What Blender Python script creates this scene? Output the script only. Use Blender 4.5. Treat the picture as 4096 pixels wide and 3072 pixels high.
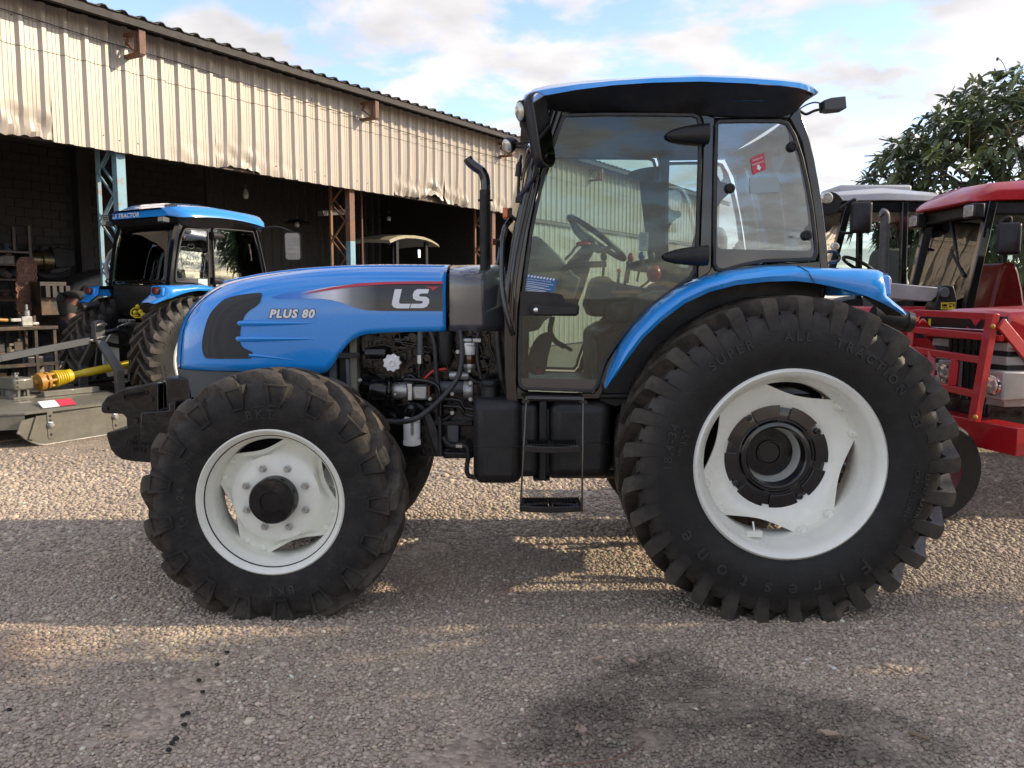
import bpy, bmesh, math, random
import numpy as np
from mathutils import Vector, Matrix

random.seed(11)
np.random.seed(11)
for _o in list(bpy.data.objects):
    bpy.data.objects.remove(_o)
SC = bpy.context.scene
COL = SC.collection
RAD = math.radians

# ------------------------------------------------------------------ camera
PITCH = RAD(6.0)          # looking slightly down
CAM_H = 1.64              # phone held at eye height
FPX = 3333.0              # focal length in pixels of a 4096 px wide picture
cam_data = bpy.data.cameras.new('camera')
cam_data.sensor_width = 36.0
cam_data.lens = 36.0 * FPX / 4096.0
cam_data.clip_start = 0.05
cam_data.clip_end = 3000.0
cam = bpy.data.objects.new('camera', cam_data)
cam.location = (0, 0, CAM_H)
cam.rotation_euler = (RAD(90) - PITCH, 0, 0)
COL.objects.link(cam)
SC.camera = cam

# ------------------------------------------------------------------ sun and sky
SUN_EL = RAD(25.0)
SUN_AZ = RAD(1.0)         # measured from +X towards +Y
sun_dir = Vector((math.cos(SUN_EL) * math.cos(SUN_AZ), math.cos(SUN_EL) * math.sin(SUN_AZ), math.sin(SUN_EL)))
sd = bpy.data.lights.new('sun', 'SUN')
sd.energy = 2.1
sd.angle = RAD(0.55)
sd.color = (1.0, 0.84, 0.62)
sun = bpy.data.objects.new('sun', sd)
sun.rotation_euler = sun_dir.to_track_quat('Z', 'Y').to_euler()
sun.location = (30, 0, 20)
COL.objects.link(sun)

world = bpy.data.worlds.new('World')
SC.world = world
world.use_nodes = True
SKY_STRENGTH = 0.15
CLOUD_COL = (2.85, 2.74, 2.68)
def build_world():
    nt = world.node_tree
    for n in list(nt.nodes): nt.nodes.remove(n)
    N = nt.nodes.new; L = nt.links.new
    out = N('ShaderNodeOutputWorld'); bg = N('ShaderNodeBackground')
    bg.inputs['Strength'].default_value = SKY_STRENGTH
    sky = N('ShaderNodeTexSky'); sky.sky_type = 'NISHITA'; sky.sun_disc = False
    sky.sun_elevation = SUN_EL
    sky.sun_rotation = RAD(90) - SUN_AZ
    sky.air_density = 1.1; sky.dust_density = 0.3; sky.ozone_density = 2.0
    tc = N('ShaderNodeTexCoord')
    sep = N('ShaderNodeSeparateXYZ'); L(tc.outputs['Generated'], sep.inputs[0])
    # project directions on a flat cloud layer
    zz = N('ShaderNodeMath'); zz.operation = 'MAXIMUM'; L(sep.outputs['Z'], zz.inputs[0]); zz.inputs[1].default_value = 0.0
    za = N('ShaderNodeMath'); za.operation = 'ADD'; L(zz.outputs[0], za.inputs[0]); za.inputs[1].default_value = 0.16
    dx = N('ShaderNodeMath'); dx.operation = 'DIVIDE'; L(sep.outputs['X'], dx.inputs[0]); L(za.outputs[0], dx.inputs[1])
    dy = N('ShaderNodeMath'); dy.operation = 'DIVIDE'; L(sep.outputs['Y'], dy.inputs[0]); L(za.outputs[0], dy.inputs[1])
    cmb = N('ShaderNodeCombineXYZ'); L(dx.outputs[0], cmb.inputs[0]); L(dy.outputs[0], cmb.inputs[1])
    n1 = N('ShaderNodeTexNoise'); n1.inputs['Scale'].default_value = 3.5; n1.inputs['Detail'].default_value = 9.0
    n1.inputs['Roughness'].default_value = 0.52; n1.inputs['Distortion'].default_value = 0.25
    off = N('ShaderNodeVectorMath'); off.operation = 'ADD'; off.inputs[1].default_value = (2.6, 7.3, 3.1)
    L(cmb.outputs[0], off.inputs[0]); L(off.outputs[0], n1.inputs['Vector'])
    ramp = N('ShaderNodeMapRange'); ramp.interpolation_type = 'SMOOTHSTEP'
    ramp.inputs['From Min'].default_value = 0.40; ramp.inputs['From Max'].default_value = 0.57
    L(n1.outputs['Fac'], ramp.inputs['Value'])
    n2 = N('ShaderNodeTexNoise'); n2.inputs['Scale'].default_value = 3.4; n2.inputs['Detail'].default_value = 7.0
    L(off.outputs[0], n2.inputs['Vector'])
    shade = N('ShaderNodeMapRange'); shade.inputs['From Min'].default_value = 0.3; shade.inputs['From Max'].default_value = 0.68
    shade.inputs['To Min'].default_value = 0.72; shade.inputs['To Max'].default_value = 1.14
    L(n2.outputs['Fac'], shade.inputs['Value'])
    ccol = N('ShaderNodeVectorMath'); ccol.operation = 'SCALE'; ccol.inputs[0].default_value = CLOUD_COL
    L(shade.outputs[0], ccol.inputs['Scale'])
    cf = N('ShaderNodeMath'); cf.operation = 'MULTIPLY'; cf.inputs[1].default_value = 0.95
    L(ramp.outputs[0], cf.inputs[0])
    mix = N('ShaderNodeMix'); mix.data_type = 'RGBA'
    tint = N('ShaderNodeVectorMath'); tint.operation = 'MULTIPLY'; tint.inputs[1].default_value = (.90, .82, .95); L(sky.outputs[0], tint.inputs[0])
    L(cf.outputs[0], mix.inputs['Factor']); L(tint.outputs[0], mix.inputs[6]); L(ccol.outputs[0], mix.inputs[7])
    L(mix.outputs[2], bg.inputs['Color']); L(bg.outputs[0], out.inputs['Surface'])
build_world()

SC.view_settings.view_transform = 'Standard'
SC.view_settings.look = 'None'
SC.view_settings.exposure = 1.3
SC.view_settings.gamma = 1.0
SC.view_settings.use_curve_mapping = False
SC.render.engine = 'CYCLES'
SC.cycles.use_denoising = True
SC.cycles.max_bounces = 10
SC.cycles.diffuse_bounces = 4
SC.cycles.glossy_bounces = 4
SC.cycles.transparent_max_bounces = 24
SC.cycles.caustics_reflective = False
SC.cycles.caustics_refractive = False
SC.cycles.sample_clamp_indirect = 6.0

# ------------------------------------------------------------------ measuring helpers
CP, SP = math.cos(PITCH), math.sin(PITCH)
REG = {  # crops of the photograph that coordinates were read from: origin and scale
    'F': (0, 0, 1.8518), 'R1': (0, 0, .4973), 'R2': (0, 700, .4973), 'R3': (0, 1150, .4521), 'R4': (1000, 500, .5425),
    'R5': (650, 1000, .5425), 'R6': (500, 1400, .663), 'R7': (1250, 1250, .5425), 'Q1': (1900, 200, .7233),
    'Q2': (1950, 300, .4219), 'Q3': (1950, 900, .4822), 'Q4': (2700, 300, .5424), 'Q5': (2350, 1050, .9042),
    'Q6': (3200, 600, .4822), 'Q7': (3400, 1100, .6026), 'G': (0, 900, .226), 'B': (400, 750, .226),
}
def at(r, x, y, Y):
    """world point seen at (x, y) of crop r, standing Y metres in front of the camera"""
    ox, oy, s = REG[r]
    a = (ox + x * s - 2048.0) / FPX; b = (1536.0 - oy - y * s) / FPX
    d = Vector((a, CP + b * SP, -SP + b * CP))
    return Vector((0, 0, CAM_H)) + d * (Y / d.y)
def gp(r, x, y, z=0.0):
    """ground point seen at (x, y) of crop r"""
    ox, oy, s = REG[r]
    a = (ox + x * s - 2048.0) / FPX; b = (1536.0 - oy - y * s) / FPX
    d = Vector((a, CP + b * SP, -SP + b * CP))
    return Vector((0, 0, CAM_H)) + d * ((z - CAM_H) / d.z)

# ------------------------------------------------------------------ mesh helpers
def catmull(pts, n=6, closed=False):
    P = [Vector(p) for p in pts]
    if len(P) < 3: return P
    out = []
    m = len(P); rng = range(m) if closed else range(m - 1)
    for i in rng:
        p1 = P[i]; p2 = P[(i + 1) % m]
        p0 = P[(i - 1) % m] if (closed or i > 0) else p1 * 2 - p2
        p3 = P[(i + 2) % m] if (closed or i + 2 < m) else p2 * 2 - p1
        for k in range(n):
            t = k / n
            out.append(0.5 * ((2 * p1) + (p2 - p0) * t + (2 * p0 - 5 * p1 + 4 * p2 - p3) * t * t + (3 * p1 - p0 - 3 * p2 + p3) * t ** 3))
    if not closed: out.append(P[-1])
    return out

class MB:
    def __init__(s): s.v = []; s.f = []
    def add(s, verts, faces):
        o = len(s.v); s.v += [tuple(p) for p in verts]; s.f += [tuple(i + o for i in f) for f in faces]; return s
    def box(s, c, d, m=None):
        x, y, z = d[0] / 2, d[1] / 2, d[2] / 2
        P = [Vector(p) for p in ((-x, -y, -z), (x, -y, -z), (x, y, -z), (-x, y, -z), (-x, -y, z), (x, -y, z), (x, y, z), (-x, y, z))]
        if m is not None: P = [m @ p for p in P]
        c = Vector(c)
        return s.add([p + c for p in P], [(3, 2, 1, 0), (4, 5, 6, 7), (0, 1, 5, 4), (1, 2, 6, 5), (2, 3, 7, 6), (3, 0, 4, 7)])
    def bx(s, x0, x1, y0, y1, z0, z1):
        return s.box(((x0 + x1) / 2, (y0 + y1) / 2, (z0 + z1) / 2), (abs(x1 - x0), abs(y1 - y0), abs(z1 - z0)))
    def prism(s, poly, y0, y1):
        """poly: list of (x, z); extruded along y"""
        n = len(poly)
        V = [(p[0], y0, p[1]) for p in poly] + [(p[0], y1, p[1]) for p in poly]
        F = [tuple(range(n)), tuple(range(2 * n - 1, n - 1, -1))] + [((i + 1) % n, i, n + i, n + (i + 1) % n) for i in range(n)]
        return s.add(V, F)
    def ring(s, outer, inner, y0, y1):
        """flat ring between two equally long outlines (x, z), extruded along y"""
        n = len(outer)
        V = [(p[0], y0, p[1]) for p in outer] + [(p[0], y0, p[1]) for p in inner] + [(p[0], y1, p[1]) for p in outer] + [(p[0], y1, p[1]) for p in inner]
        F = []
        for i in range(n):
            j = (i + 1) % n
            F += [(i, j, n + j, n + i), (2 * n + j, 2 * n + i, 3 * n + i, 3 * n + j), (j, i, 2 * n + i, 2 * n + j), (n + i, n + j, 3 * n + j, 3 * n + i)]
        return s.add(V, F)
    def tube(s, path, r, seg=8, closed=False, cap=True):
        P = [Vector(p) for p in path]; n = len(P)
        rr = r if isinstance(r, (list, tuple)) else [r] * n
        T = []
        for i in range(n):
            a = P[(i - 1) % n] if (closed or i > 0) else P[i]
            b = P[(i + 1) % n] if (closed or i < n - 1) else P[i]
            t = b - a
            T.append(t.normalized() if t.length > 1e-9 else Vector((0, 0, 1)))
        up = Vector((0, 0, 1)) if abs(T[0].z) < .9 else Vector((1, 0, 0))
        nrm = (up - T[0] * up.dot(T[0])).normalized()
        V = []
        for i in range(n):
            nrm = nrm - T[i] * nrm.dot(T[i])
            if nrm.length < 1e-6: nrm = T[i].orthogonal()
            nrm.normalize(); bn = T[i].cross(nrm)
            for k in range(seg):
                a = 2 * math.pi * k / seg
                V.append(P[i] + (nrm * math.cos(a) + bn * math.sin(a)) * rr[i])
        F = []
        for i in range(n if closed else n - 1):
            j = (i + 1) % n
            for k in range(seg):
                l = (k + 1) % seg
                F.append((i * seg + k, i * seg + l, j * seg + l, j * seg + k))
        if cap and not closed:
            F += [tuple(range(seg - 1, -1, -1)), tuple((n - 1) * seg + k for k in range(seg))]
        return s.add(V, F)
    def cyl(s, p0, p1, r0, r1=None, seg=16): return s.tube([p0, p1], [r0, r0 if r1 is None else r1], seg)
    def lathe(s, prof, c=(0, 0, 0), axis='y', seg=48, closed=False, a0=0.0, cap=True):
        """prof: list of (radius, offset along axis)"""
        n = len(prof); V = []; F = []
        for k in range(seg):
            a = a0 + 2 * math.pi * k / seg; ca, sa = math.cos(a), math.sin(a)
            for r, o in prof:
                if axis == 'y': p = (r * ca, o, r * sa)
                elif axis == 'z': p = (r * ca, r * sa, o)
                else: p = (o, r * ca, r * sa)
                V.append((p[0] + c[0], p[1] + c[1], p[2] + c[2]))
        for k in range(seg):
            l = (k + 1) % seg
            for i in range(n if closed else n - 1):
                j = (i + 1) % n
                F.append((k * n + i, k * n + j, l * n + j, l * n + i))
        if cap and not closed:
            if prof[0][0] > 1e-6: F.append(tuple(k * n for k in range(seg)))
            if prof[-1][0] > 1e-6: F.append(tuple(k * n + n - 1 for k in range(seg - 1, -1, -1)))
        return s.add(V, F)
    def loft(s, secs, closed=True, cap=True):
        n = len(secs[0]); V = [p for q in secs for p in q]; F = []
        for i in range(len(secs) - 1):
            for k in range(n if closed else n - 1):
                l = (k + 1) % n
                F.append((i * n + k, i * n + l, (i + 1) * n + l, (i + 1) * n + k))
        if cap and closed:
            F += [tuple(range(n - 1, -1, -1)), tuple((len(secs) - 1) * n + k for k in range(n))]
        return s.add(V, F)
    def ball(s, c, r, seg=12, rings=8):
        r = r if isinstance(r, (list, tuple)) else (r, r, r)
        secs = []
        for i in range(rings + 1):
            t = math.pi * i / rings; t = min(max(t, 1e-3), math.pi - 1e-3)
            secs.append([(c[0] + r[0] * math.sin(t) * math.cos(2 * math.pi * k / seg), c[1] + r[1] * math.sin(t) * math.sin(2 * math.pi * k / seg), c[2] + r[2] * math.cos(t)) for k in range(seg)])
        return s.loft(secs)
    def mirror_y(s, yc=0.0):
        n = len(s.v)
        s.v += [(p[0], 2 * yc - p[1], p[2]) for p in s.v]
        s.f += [tuple(i + n for i in reversed(f)) for f in s.f]
        return s
    def xf(s, m):
        s.v = [tuple(m @ Vector(p)) for p in s.v]; return s
    def build(s, name, mat, parent=None, sharp=38, bevel=0.0, bseg=2, recalc=True, sub=(0, 0, 0), smooth=True):
        me = bpy.data.meshes.new(name)
        vv = s.v if sub == (0, 0, 0) else [(p[0] - sub[0], p[1] - sub[1], p[2] - sub[2]) for p in s.v]
        me.from_pydata(vv, [], s.f)
        if recalc:
            bm = bmesh.new(); bm.from_mesh(me)
            bmesh.ops.recalc_face_normals(bm, faces=bm.faces); bm.to_mesh(me); bm.free()
        me.validate()
        if smooth:
            me.shade_smooth(); me.set_sharp_from_angle(angle=RAD(sharp))
        me.materials.append(mat)
        o = bpy.data.objects.new(name, me); COL.objects.link(o)
        if parent is not None: o.parent = parent
        if bevel > 0:
            b = o.modifiers.new('bevel', 'BEVEL'); b.width = bevel; b.segments = bseg; b.limit_method = 'ANGLE'; b.angle_limit = RAD(40); b.harden_normals = False
        return o

def rotm(rx=0, ry=0, rz=0):
    return (Matrix.Rotation(RAD(rz), 4, 'Z') @ Matrix.Rotation(RAD(ry), 4, 'Y') @ Matrix.Rotation(RAD(rx), 4, 'X'))
def trs(loc, rx=0, ry=0, rz=0): return Matrix.Translation(Vector(loc)) @ rotm(rx, ry, rz)

def tag(o, label=None, cat=None, group=None, kind=None):
    if label: o['label'] = label
    if cat: o['category'] = cat
    if group: o['group'] = group
    if kind: o['kind'] = kind
    return o
def empty(name, loc=(0, 0, 0), rz=0.0, label=None, cat=None, group=None):
    o = bpy.data.objects.new(name, None); COL.objects.link(o)
    o.location = loc; o.rotation_euler = (0, 0, rz); o.empty_display_size = 0.2
    return tag(o, label, cat, group)
def mirror_obj(o, name=None):
    """the same part on the other side of its thing (local y -> -y)"""
    me = o.data.copy()
    me.transform(Matrix.Scale(-1, 4, (0, 1, 0))); me.flip_normals()
    c = bpy.data.objects.new(name or o.name.split('.')[0], me); COL.objects.link(c); c.parent = o.parent
    c.location = (o.location.x, -o.location.y, o.location.z)
    for m in o.modifiers:
        if m.type == 'BEVEL':
            b = c.modifiers.new('bevel', 'BEVEL'); b.width = m.width; b.segments = m.segments; b.limit_method = 'ANGLE'; b.angle_limit = m.angle_limit
    return c
def copy_tree(o, parent=None, skip=()):
    c = o.copy(); COL.objects.link(c); c.parent = parent
    for ch in list(o.children):
        if ch.name.split('.')[0] not in skip: copy_tree(ch, c, skip)
    return c

def text_geo(txt, size=1.0, shear=0.0, off=0.0, spacing=1.0, extrude=0.0):
    """letters as plain mesh data in the xy plane, centred in x, baseline at y = 0"""
    cu = bpy.data.curves.new('lettering', 'FONT'); cu.body = txt; cu.size = size; cu.shear = shear; cu.offset = off
    cu.space_character = spacing; cu.align_x = 'CENTER'; cu.resolution_u = 3; cu.extrude = extrude
    ob = bpy.data.objects.new('lettering', cu); COL.objects.link(ob)
    dg = bpy.context.evaluated_depsgraph_get(); dg.update()
    me = bpy.data.meshes.new_from_object(ob.evaluated_get(dg))
    V = [tuple(v.co) for v in me.vertices]; F = [tuple(p.vertices) for p in me.polygons]
    bpy.data.objects.remove(ob); bpy.data.meshes.remove(me); bpy.data.curves.remove(cu)
    return V, F

# ------------------------------------------------------------------ materials
def pm(name, col, rough=.5, metal=0., coat=0., var=.12, scale=6., rvar=.1, bump=0., bscale=60., dust=0., dustcol=(.30, .25, .19), spec=.5, col2=None, c2lo=.5, c2hi=.62, c2scale=3., stretch=None):
    m = bpy.data.materials.new(name); m.use_nodes = True
    nt = m.node_tree; N = nt.nodes.new; L = nt.links.new
    b = nt.nodes['Principled BSDF']
    b.inputs['Roughness'].default_value = rough; b.inputs['Metallic'].default_value = metal
    b.inputs['Coat Weight'].default_value = coat; b.inputs['Coat Roughness'].default_value = .06
    b.inputs['Specular IOR Level'].default_value = spec
    tc = N('ShaderNodeTexCoord'); vec = tc.outputs['Object']
    if stretch:
        mp = N('ShaderNodeMapping'); mp.inputs['Scale'].default_value = stretch; L(vec, mp.inputs['Vector']); vec = mp.outputs[0]
    n = N('ShaderNodeTexNoise'); n.inputs['Scale'].default_value = scale; n.inputs['Detail'].default_value = 6; n.inputs['Roughness'].default_value = .6
    L(vec, n.inputs['Vector'])
    mr = N('ShaderNodeMapRange'); mr.inputs['From Min'].default_value = .3; mr.inputs['From Max'].default_value = .7
    mr.inputs['To Min'].default_value = 1 - var; mr.inputs['To Max'].default_value = 1 + var; L(n.outputs['Fac'], mr.inputs['Value'])
    sc = N('ShaderNodeVectorMath'); sc.operation = 'SCALE'; sc.inputs[0].default_value = col; L(mr.outputs[0], sc.inputs['Scale'])
    cur = sc.outputs[0]
    def blend(cur, other, fac):
        mx = N('ShaderNodeMix'); mx.data_type = 'RGBA'; L(fac, mx.inputs['Factor']); L(cur, mx.inputs[6]); mx.inputs[7].default_value = (*other, 1); return mx.outputs[2]
    if col2:
        n2 = N('ShaderNodeTexNoise'); n2.inputs['Scale'].default_value = c2scale; n2.inputs['Detail'].default_value = 8; n2.inputs['Roughness'].default_value = .65; L(vec, n2.inputs['Vector'])
        r2 = N('ShaderNodeMapRange'); r2.inputs['From Min'].default_value = c2lo; r2.inputs['From Max'].default_value = c2hi; L(n2.outputs['Fac'], r2.inputs['Value'])
        cur = blend(cur, col2, r2.outputs[0])
    if dust > 0:
        n3 = N('ShaderNodeTexNoise'); n3.inputs['Scale'].default_value = 14; n3.inputs['Detail'].default_value = 9; n3.inputs['Roughness'].default_value = .7; L(tc.outputs['Object'], n3.inputs['Vector'])
        r3 = N('ShaderNodeMapRange'); r3.inputs['From Min'].default_value = .42; r3.inputs['From Max'].default_value = .72; r3.inputs['To Max'].default_value = dust; L(n3.outputs['Fac'], r3.inputs['Value'])
        cur = blend(cur, dustcol, r3.outputs[0])
    L(cur, b.inputs['Base Color'])
    rr = N('ShaderNodeMapRange'); rr.inputs['From Min'].default_value = .3; rr.inputs['From Max'].default_value = .7
    rr.inputs['To Min'].default_value = max(.02, rough - rvar); rr.inputs['To Max'].default_value = min(1, rough + rvar); L(n.outputs['Fac'], rr.inputs['Value'])
    L(rr.outputs[0], b.inputs['Roughness'])
    if bump > 0:
        nb = N('ShaderNodeTexNoise'); nb.inputs['Scale'].default_value = bscale; nb.inputs['Detail'].default_value = 4; L(vec, nb.inputs['Vector'])
        bp = N('ShaderNodeBump'); bp.inputs['Strength'].default_value = bump; bp.inputs['Distance'].default_value = .01; L(nb.outputs['Fac'], bp.inputs['Height']); L(bp.outputs[0], b.inputs['Normal'])
    return m
def glass(name, tint=(.78, .88, .85), refl=1.0, rough=.01, haze=0.0, hazecol=(.75, .78, .8)):
    m = bpy.data.materials.new(name); m.use_nodes = True
    nt = m.node_tree; N = nt.nodes.new; L = nt.links.new
    for n in list(nt.nodes): nt.nodes.remove(n)
    out = N('ShaderNodeOutputMaterial'); tr = N('ShaderNodeBsdfTransparent'); tr.inputs[0].default_value = (*tint, 1)
    gl = N('ShaderNodeBsdfGlossy'); gl.inputs['Roughness'].default_value = rough
    fr = N('ShaderNodeFresnel'); fr.inputs['IOR'].default_value = 1.52
    mu = N('ShaderNodeMath'); mu.operation = 'MULTIPLY'; mu.inputs[1].default_value = refl; mu.use_clamp = True; L(fr.outputs[0], mu.inputs[0])
    tcn = N('ShaderNodeTexCoord'); nz = N('ShaderNodeTexNoise'); nz.inputs['Scale'].default_value = 1.3; L(tcn.outputs['Object'], nz.inputs['Vector'])
    bp = N('ShaderNodeBump'); bp.inputs['Strength'].default_value = .12; bp.inputs['Distance'].default_value = .02; L(nz.outputs['Fac'], bp.inputs['Height']); L(bp.outputs[0], gl.inputs['Normal'])
    mx = N('ShaderNodeMixShader'); L(mu.outputs[0], mx.inputs[0]); L(tr.outputs[0], mx.inputs[1]); L(gl.outputs[0], mx.inputs[2])
    last = mx.outputs[0]
    if haze > 0:
        df = N('ShaderNodeBsdfDiffuse'); df.inputs[0].default_value = (*hazecol, 1)
        n4 = N('ShaderNodeTexNoise'); n4.inputs['Scale'].default_value = 4; n4.inputs['Detail'].default_value = 8; L(tcn.outputs['Object'], n4.inputs['Vector'])
        r4 = N('ShaderNodeMapRange'); r4.inputs['From Min'].default_value = .3; r4.inputs['From Max'].default_value = .8; r4.inputs['To Min'].default_value = haze * .5; r4.inputs['To Max'].default_value = haze * 1.5; L(n4.outputs['Fac'], r4.inputs['Value'])
        m2 = N('ShaderNodeMixShader'); L(r4.outputs[0], m2.inputs[0]); L(last, m2.inputs[1]); L(df.outputs[0], m2.inputs[2]); last = m2.outputs[0]
    L(last, out.inputs['Surface'])
    return m

M = {}
def tread_dust(m, r0, r1, col, amount):
    """dust and wear on the part of a tyre that touches the ground (by distance from the axle)"""
    nt = m.node_tree; N = nt.nodes.new; L = nt.links.new; b = nt.nodes['Principled BSDF']; src = b.inputs['Base Color'].links[0].from_socket
    tc = N('ShaderNodeTexCoord'); mu = N('ShaderNodeVectorMath'); mu.operation = 'MULTIPLY'; mu.inputs[1].default_value = (1, 0, 1); L(tc.outputs['Object'], mu.inputs[0])
    ln = N('ShaderNodeVectorMath'); ln.operation = 'LENGTH'; L(mu.outputs[0], ln.inputs[0]); nz = N('ShaderNodeTexNoise'); nz.inputs['Scale'].default_value = 9; nz.inputs['Detail'].default_value = 10; nz.inputs['Roughness'].default_value = .7; L(tc.outputs['Object'], nz.inputs['Vector'])
    mr = N('ShaderNodeMapRange'); mr.inputs['From Min'].default_value = r0; mr.inputs['From Max'].default_value = r1; L(ln.outputs['Value'], mr.inputs['Value'])
    nr = N('ShaderNodeMapRange'); nr.inputs['From Min'].default_value = .3; nr.inputs['From Max'].default_value = .7; nr.inputs['To Max'].default_value = amount; L(nz.outputs['Fac'], nr.inputs['Value'])
    pr = N('ShaderNodeMath'); pr.operation = 'MULTIPLY'; L(mr.outputs[0], pr.inputs[0]); L(nr.outputs[0], pr.inputs[1])
    mx = N('ShaderNodeMix'); mx.data_type = 'RGBA'; L(pr.outputs[0], mx.inputs['Factor']); L(src, mx.inputs[6]); mx.inputs[7].default_value = (*col, 1); L(mx.outputs[2], b.inputs['Base Color'])
    return m
M['blue'] = pm('blue_paint', (.009, .26, .74), .25, coat=1., var=.04, scale=2, rvar=.04, dust=.05)
M['blue2'] = pm('faded_blue_paint', (.015, .22, .6), .32, coat=.8, var=.05, scale=2, rvar=.05, dust=.08)
M['grey_gloss'] = pm('dark_grey_gloss_paint', (.065, .067, .075), .16, coat=1., var=.03, scale=2, rvar=.03)
M['grey_matt'] = pm('grey_plastic', (.075, .08, .085), .5, var=.08, scale=9, bump=.08, bscale=300)
M['black_gloss'] = pm('black_gloss_paint', (.006, .006, .007), .13, coat=.6, var=.1, scale=4, rvar=.08, dust=.03)
M['black'] = pm('black_plastic', (.011, .011, .012), .42, spec=.35, var=.12, scale=8, bump=.06, bscale=250, dust=.05)
M['black_oily'] = pm('oily_black_paint', (.006, .006, .0062), .16, var=.3, scale=14, rvar=.13, bump=.12, bscale=38, dust=.06, dustcol=(.09, .08, .065))
M['rubber_hose'] = pm('black_rubber_hose', (.022, .022, .023), .5, var=.15, scale=20, dust=.1)
M['tank'] = pm('moulded_black_polythene', (.009, .009, .0095), .40, spec=.4, var=.1, scale=6, rvar=.08, bump=.22, bscale=170, dust=.06)
M['tyre'] = pm('tyre_rubber', (.012, .0118, .0118), .55, spec=.35, var=.18, scale=5, rvar=.1, bump=.15, bscale=90, dust=.12, dustcol=(.12, .10, .08))
M['tyre_rear'] = tread_dust(pm('rear_tyre_rubber', (.010, .0098, .0098), .5, spec=.35, var=.18, scale=5, rvar=.12, bump=.15, bscale=90, dust=.10, dustcol=(.10, .085, .068)), .66, .845, (.14, .118, .092), .75)
M['tyre_letter'] = pm('dusty_tyre_lettering', (.018, .017, .016), .6, var=.2, scale=20, dust=.22, dustcol=(.10, .088, .072))
M['tyre_worn'] = tread_dust(pm('worn_tyre_rubber', (.013, .0125, .012), .7, spec=.3, var=.3, scale=9, rvar=.1, bump=.5, bscale=45, dust=.22, dustcol=(.10, .085, .068)), .52, .67, (.17, .14, .105), .8)
M['cream'] = pm('cream_rim_paint', (.84, .84, .74), .32, coat=.35, var=.05, scale=5, rvar=.08, dust=.10, dustcol=(.35, .30, .22))
M['cream_rear'] = pm('grey_white_rim_paint', (.86, .86, .77), .30, coat=.35, var=.05, scale=5, rvar=.08, dust=.05, dustcol=(.35, .30, .22))
M['white'] = pm('white_enamel', (.75, .75, .72), .4, var=.05, dust=.12)
M['silver'] = pm('cast_aluminium', (.42, .42, .40), .42, metal=.75, var=.15, scale=16, bump=.15, bscale=80, dust=.2, dustcol=(.12, .10, .08))
M['steel'] = pm('zinc_plated_steel', (.5, .5, .48), .33, metal=.9, var=.15, scale=20)
M['chrome'] = pm('bright_metal', (.75, .75, .75), .12, metal=1., var=.05)
M['red'] = pm('red_plastic', (.42, .015, .015), .35, coat=.3, var=.08)
M['redpaint'] = pm('red_paint', (.42, .005, .011), .35, coat=.4, var=.08, scale=3, rvar=.06, dust=.08)
M['orange'] = pm('amber_lens', (.55, .10, .01), .2, coat=.7, var=.08)
M['redlens'] = pm('red_lens', (.16, .006, .006), .18, coat=.8, var=.1)
M['yellow'] = pm('yellow_plastic', (.62, .46, .015), .42, var=.1, scale=8, dust=.12)
M['ochre'] = pm('ochre_paint', (.45, .22, .03), .45, var=.2, scale=18, dust=.2)
M['olive'] = pm('grey_olive_paint', (.135, .13, .105), .38, coat=.3, var=.12, scale=5, dust=.22, dustcol=(.34, .29, .2))
M['dash'] = pm('grey_green_plastic', (.085, .10, .095), .55, var=.08, bump=.06, bscale=300)
M['vinyl'] = pm('grey_vinyl', (.12, .12, .115), .55, var=.12, bump=.1, bscale=120)
M['lens'] = pm('clear_lens', (.62, .60, .52), .12, metal=.4, coat=.8, var=.25, scale=30)
M['mirror'] = pm('mirror_glass', (.55, .58, .60), .03, metal=1., var=.02, rvar=.01)
M['decal_white'] = pm('white_print', (.76, .77, .80), .35, coat=.3, var=.03)
M['decal_red'] = pm('red_print', (.50, .03, .055), .35, coat=.3, var=.04)
M['decal_black'] = pm('black_print', (.018, .018, .02), .3, coat=.3, var=.06)
M['glass'] = glass('cab_glass', (.76, .84, .82), 1.15)
M['glass_side'] = glass('hazy_cab_glass', (.86, .9, .9), 3.4)
M['glass_dark'] = glass('tinted_glass', (.42, .50, .48), 2.0)
M['frit'] = pm('grey_glass_border', (.035, .037, .042), .12, coat=1., var=.05)
# ------------------------------------------------------------------ ground
from mathutils import noise as mnoise
def vnoise(x, y, s=1.0, seed=0.0): return mnoise.noise(Vector((x * s + seed, y * s - seed, seed * .37)))
STAIN = [(gp('F', 1106 + x * .4999, 1188 + y * .4999).to_2d(), r) for x, y, r in (
    (740, 470, .17), (640, 560, .20), (480, 640, .24), (330, 740, .24), (170, 820, .2), (520, 800, .3), (760, 640, .24), (900, 620, .2), (1000, 720, .28),
    (1180, 760, .26), (1360, 780, .24), (1530, 760, .2), (1640, 860, .22), (1300, 900, .28), (900, 880, .3), (500, 920, .3), (220, 370, .07), (180, 390, .07), (1680, 930, .24), (100, 900, .2))]
RUSTY = [(gp('F', 905, 1265).to_2d(), .22), (gp('F', 1100, 1270).to_2d(), .12), (gp('F', 40, 1400).to_2d(), .2)]
DIRT = [(gp('F', 380, 1497).to_2d(), .17), (gp('F', 330, 1560).to_2d(), .13), (gp('F', 1010, 1640).to_2d(), .2), (gp('F', 430, 1465).to_2d(), .1), (gp('F', 1400, 1590).to_2d(), .08), (gp('F', 930, 1180).to_2d(), .13), (gp('F', 560, 1400).to_2d(), .07)]
def blob(x, y, L):
    v = 0.0
    for c, r in L:
        d2 = (x - c.x) ** 2 + (y - c.y) ** 2
        if d2 < 9 * r * r: v += math.exp(-d2 / (r * r))
    return v
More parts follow.
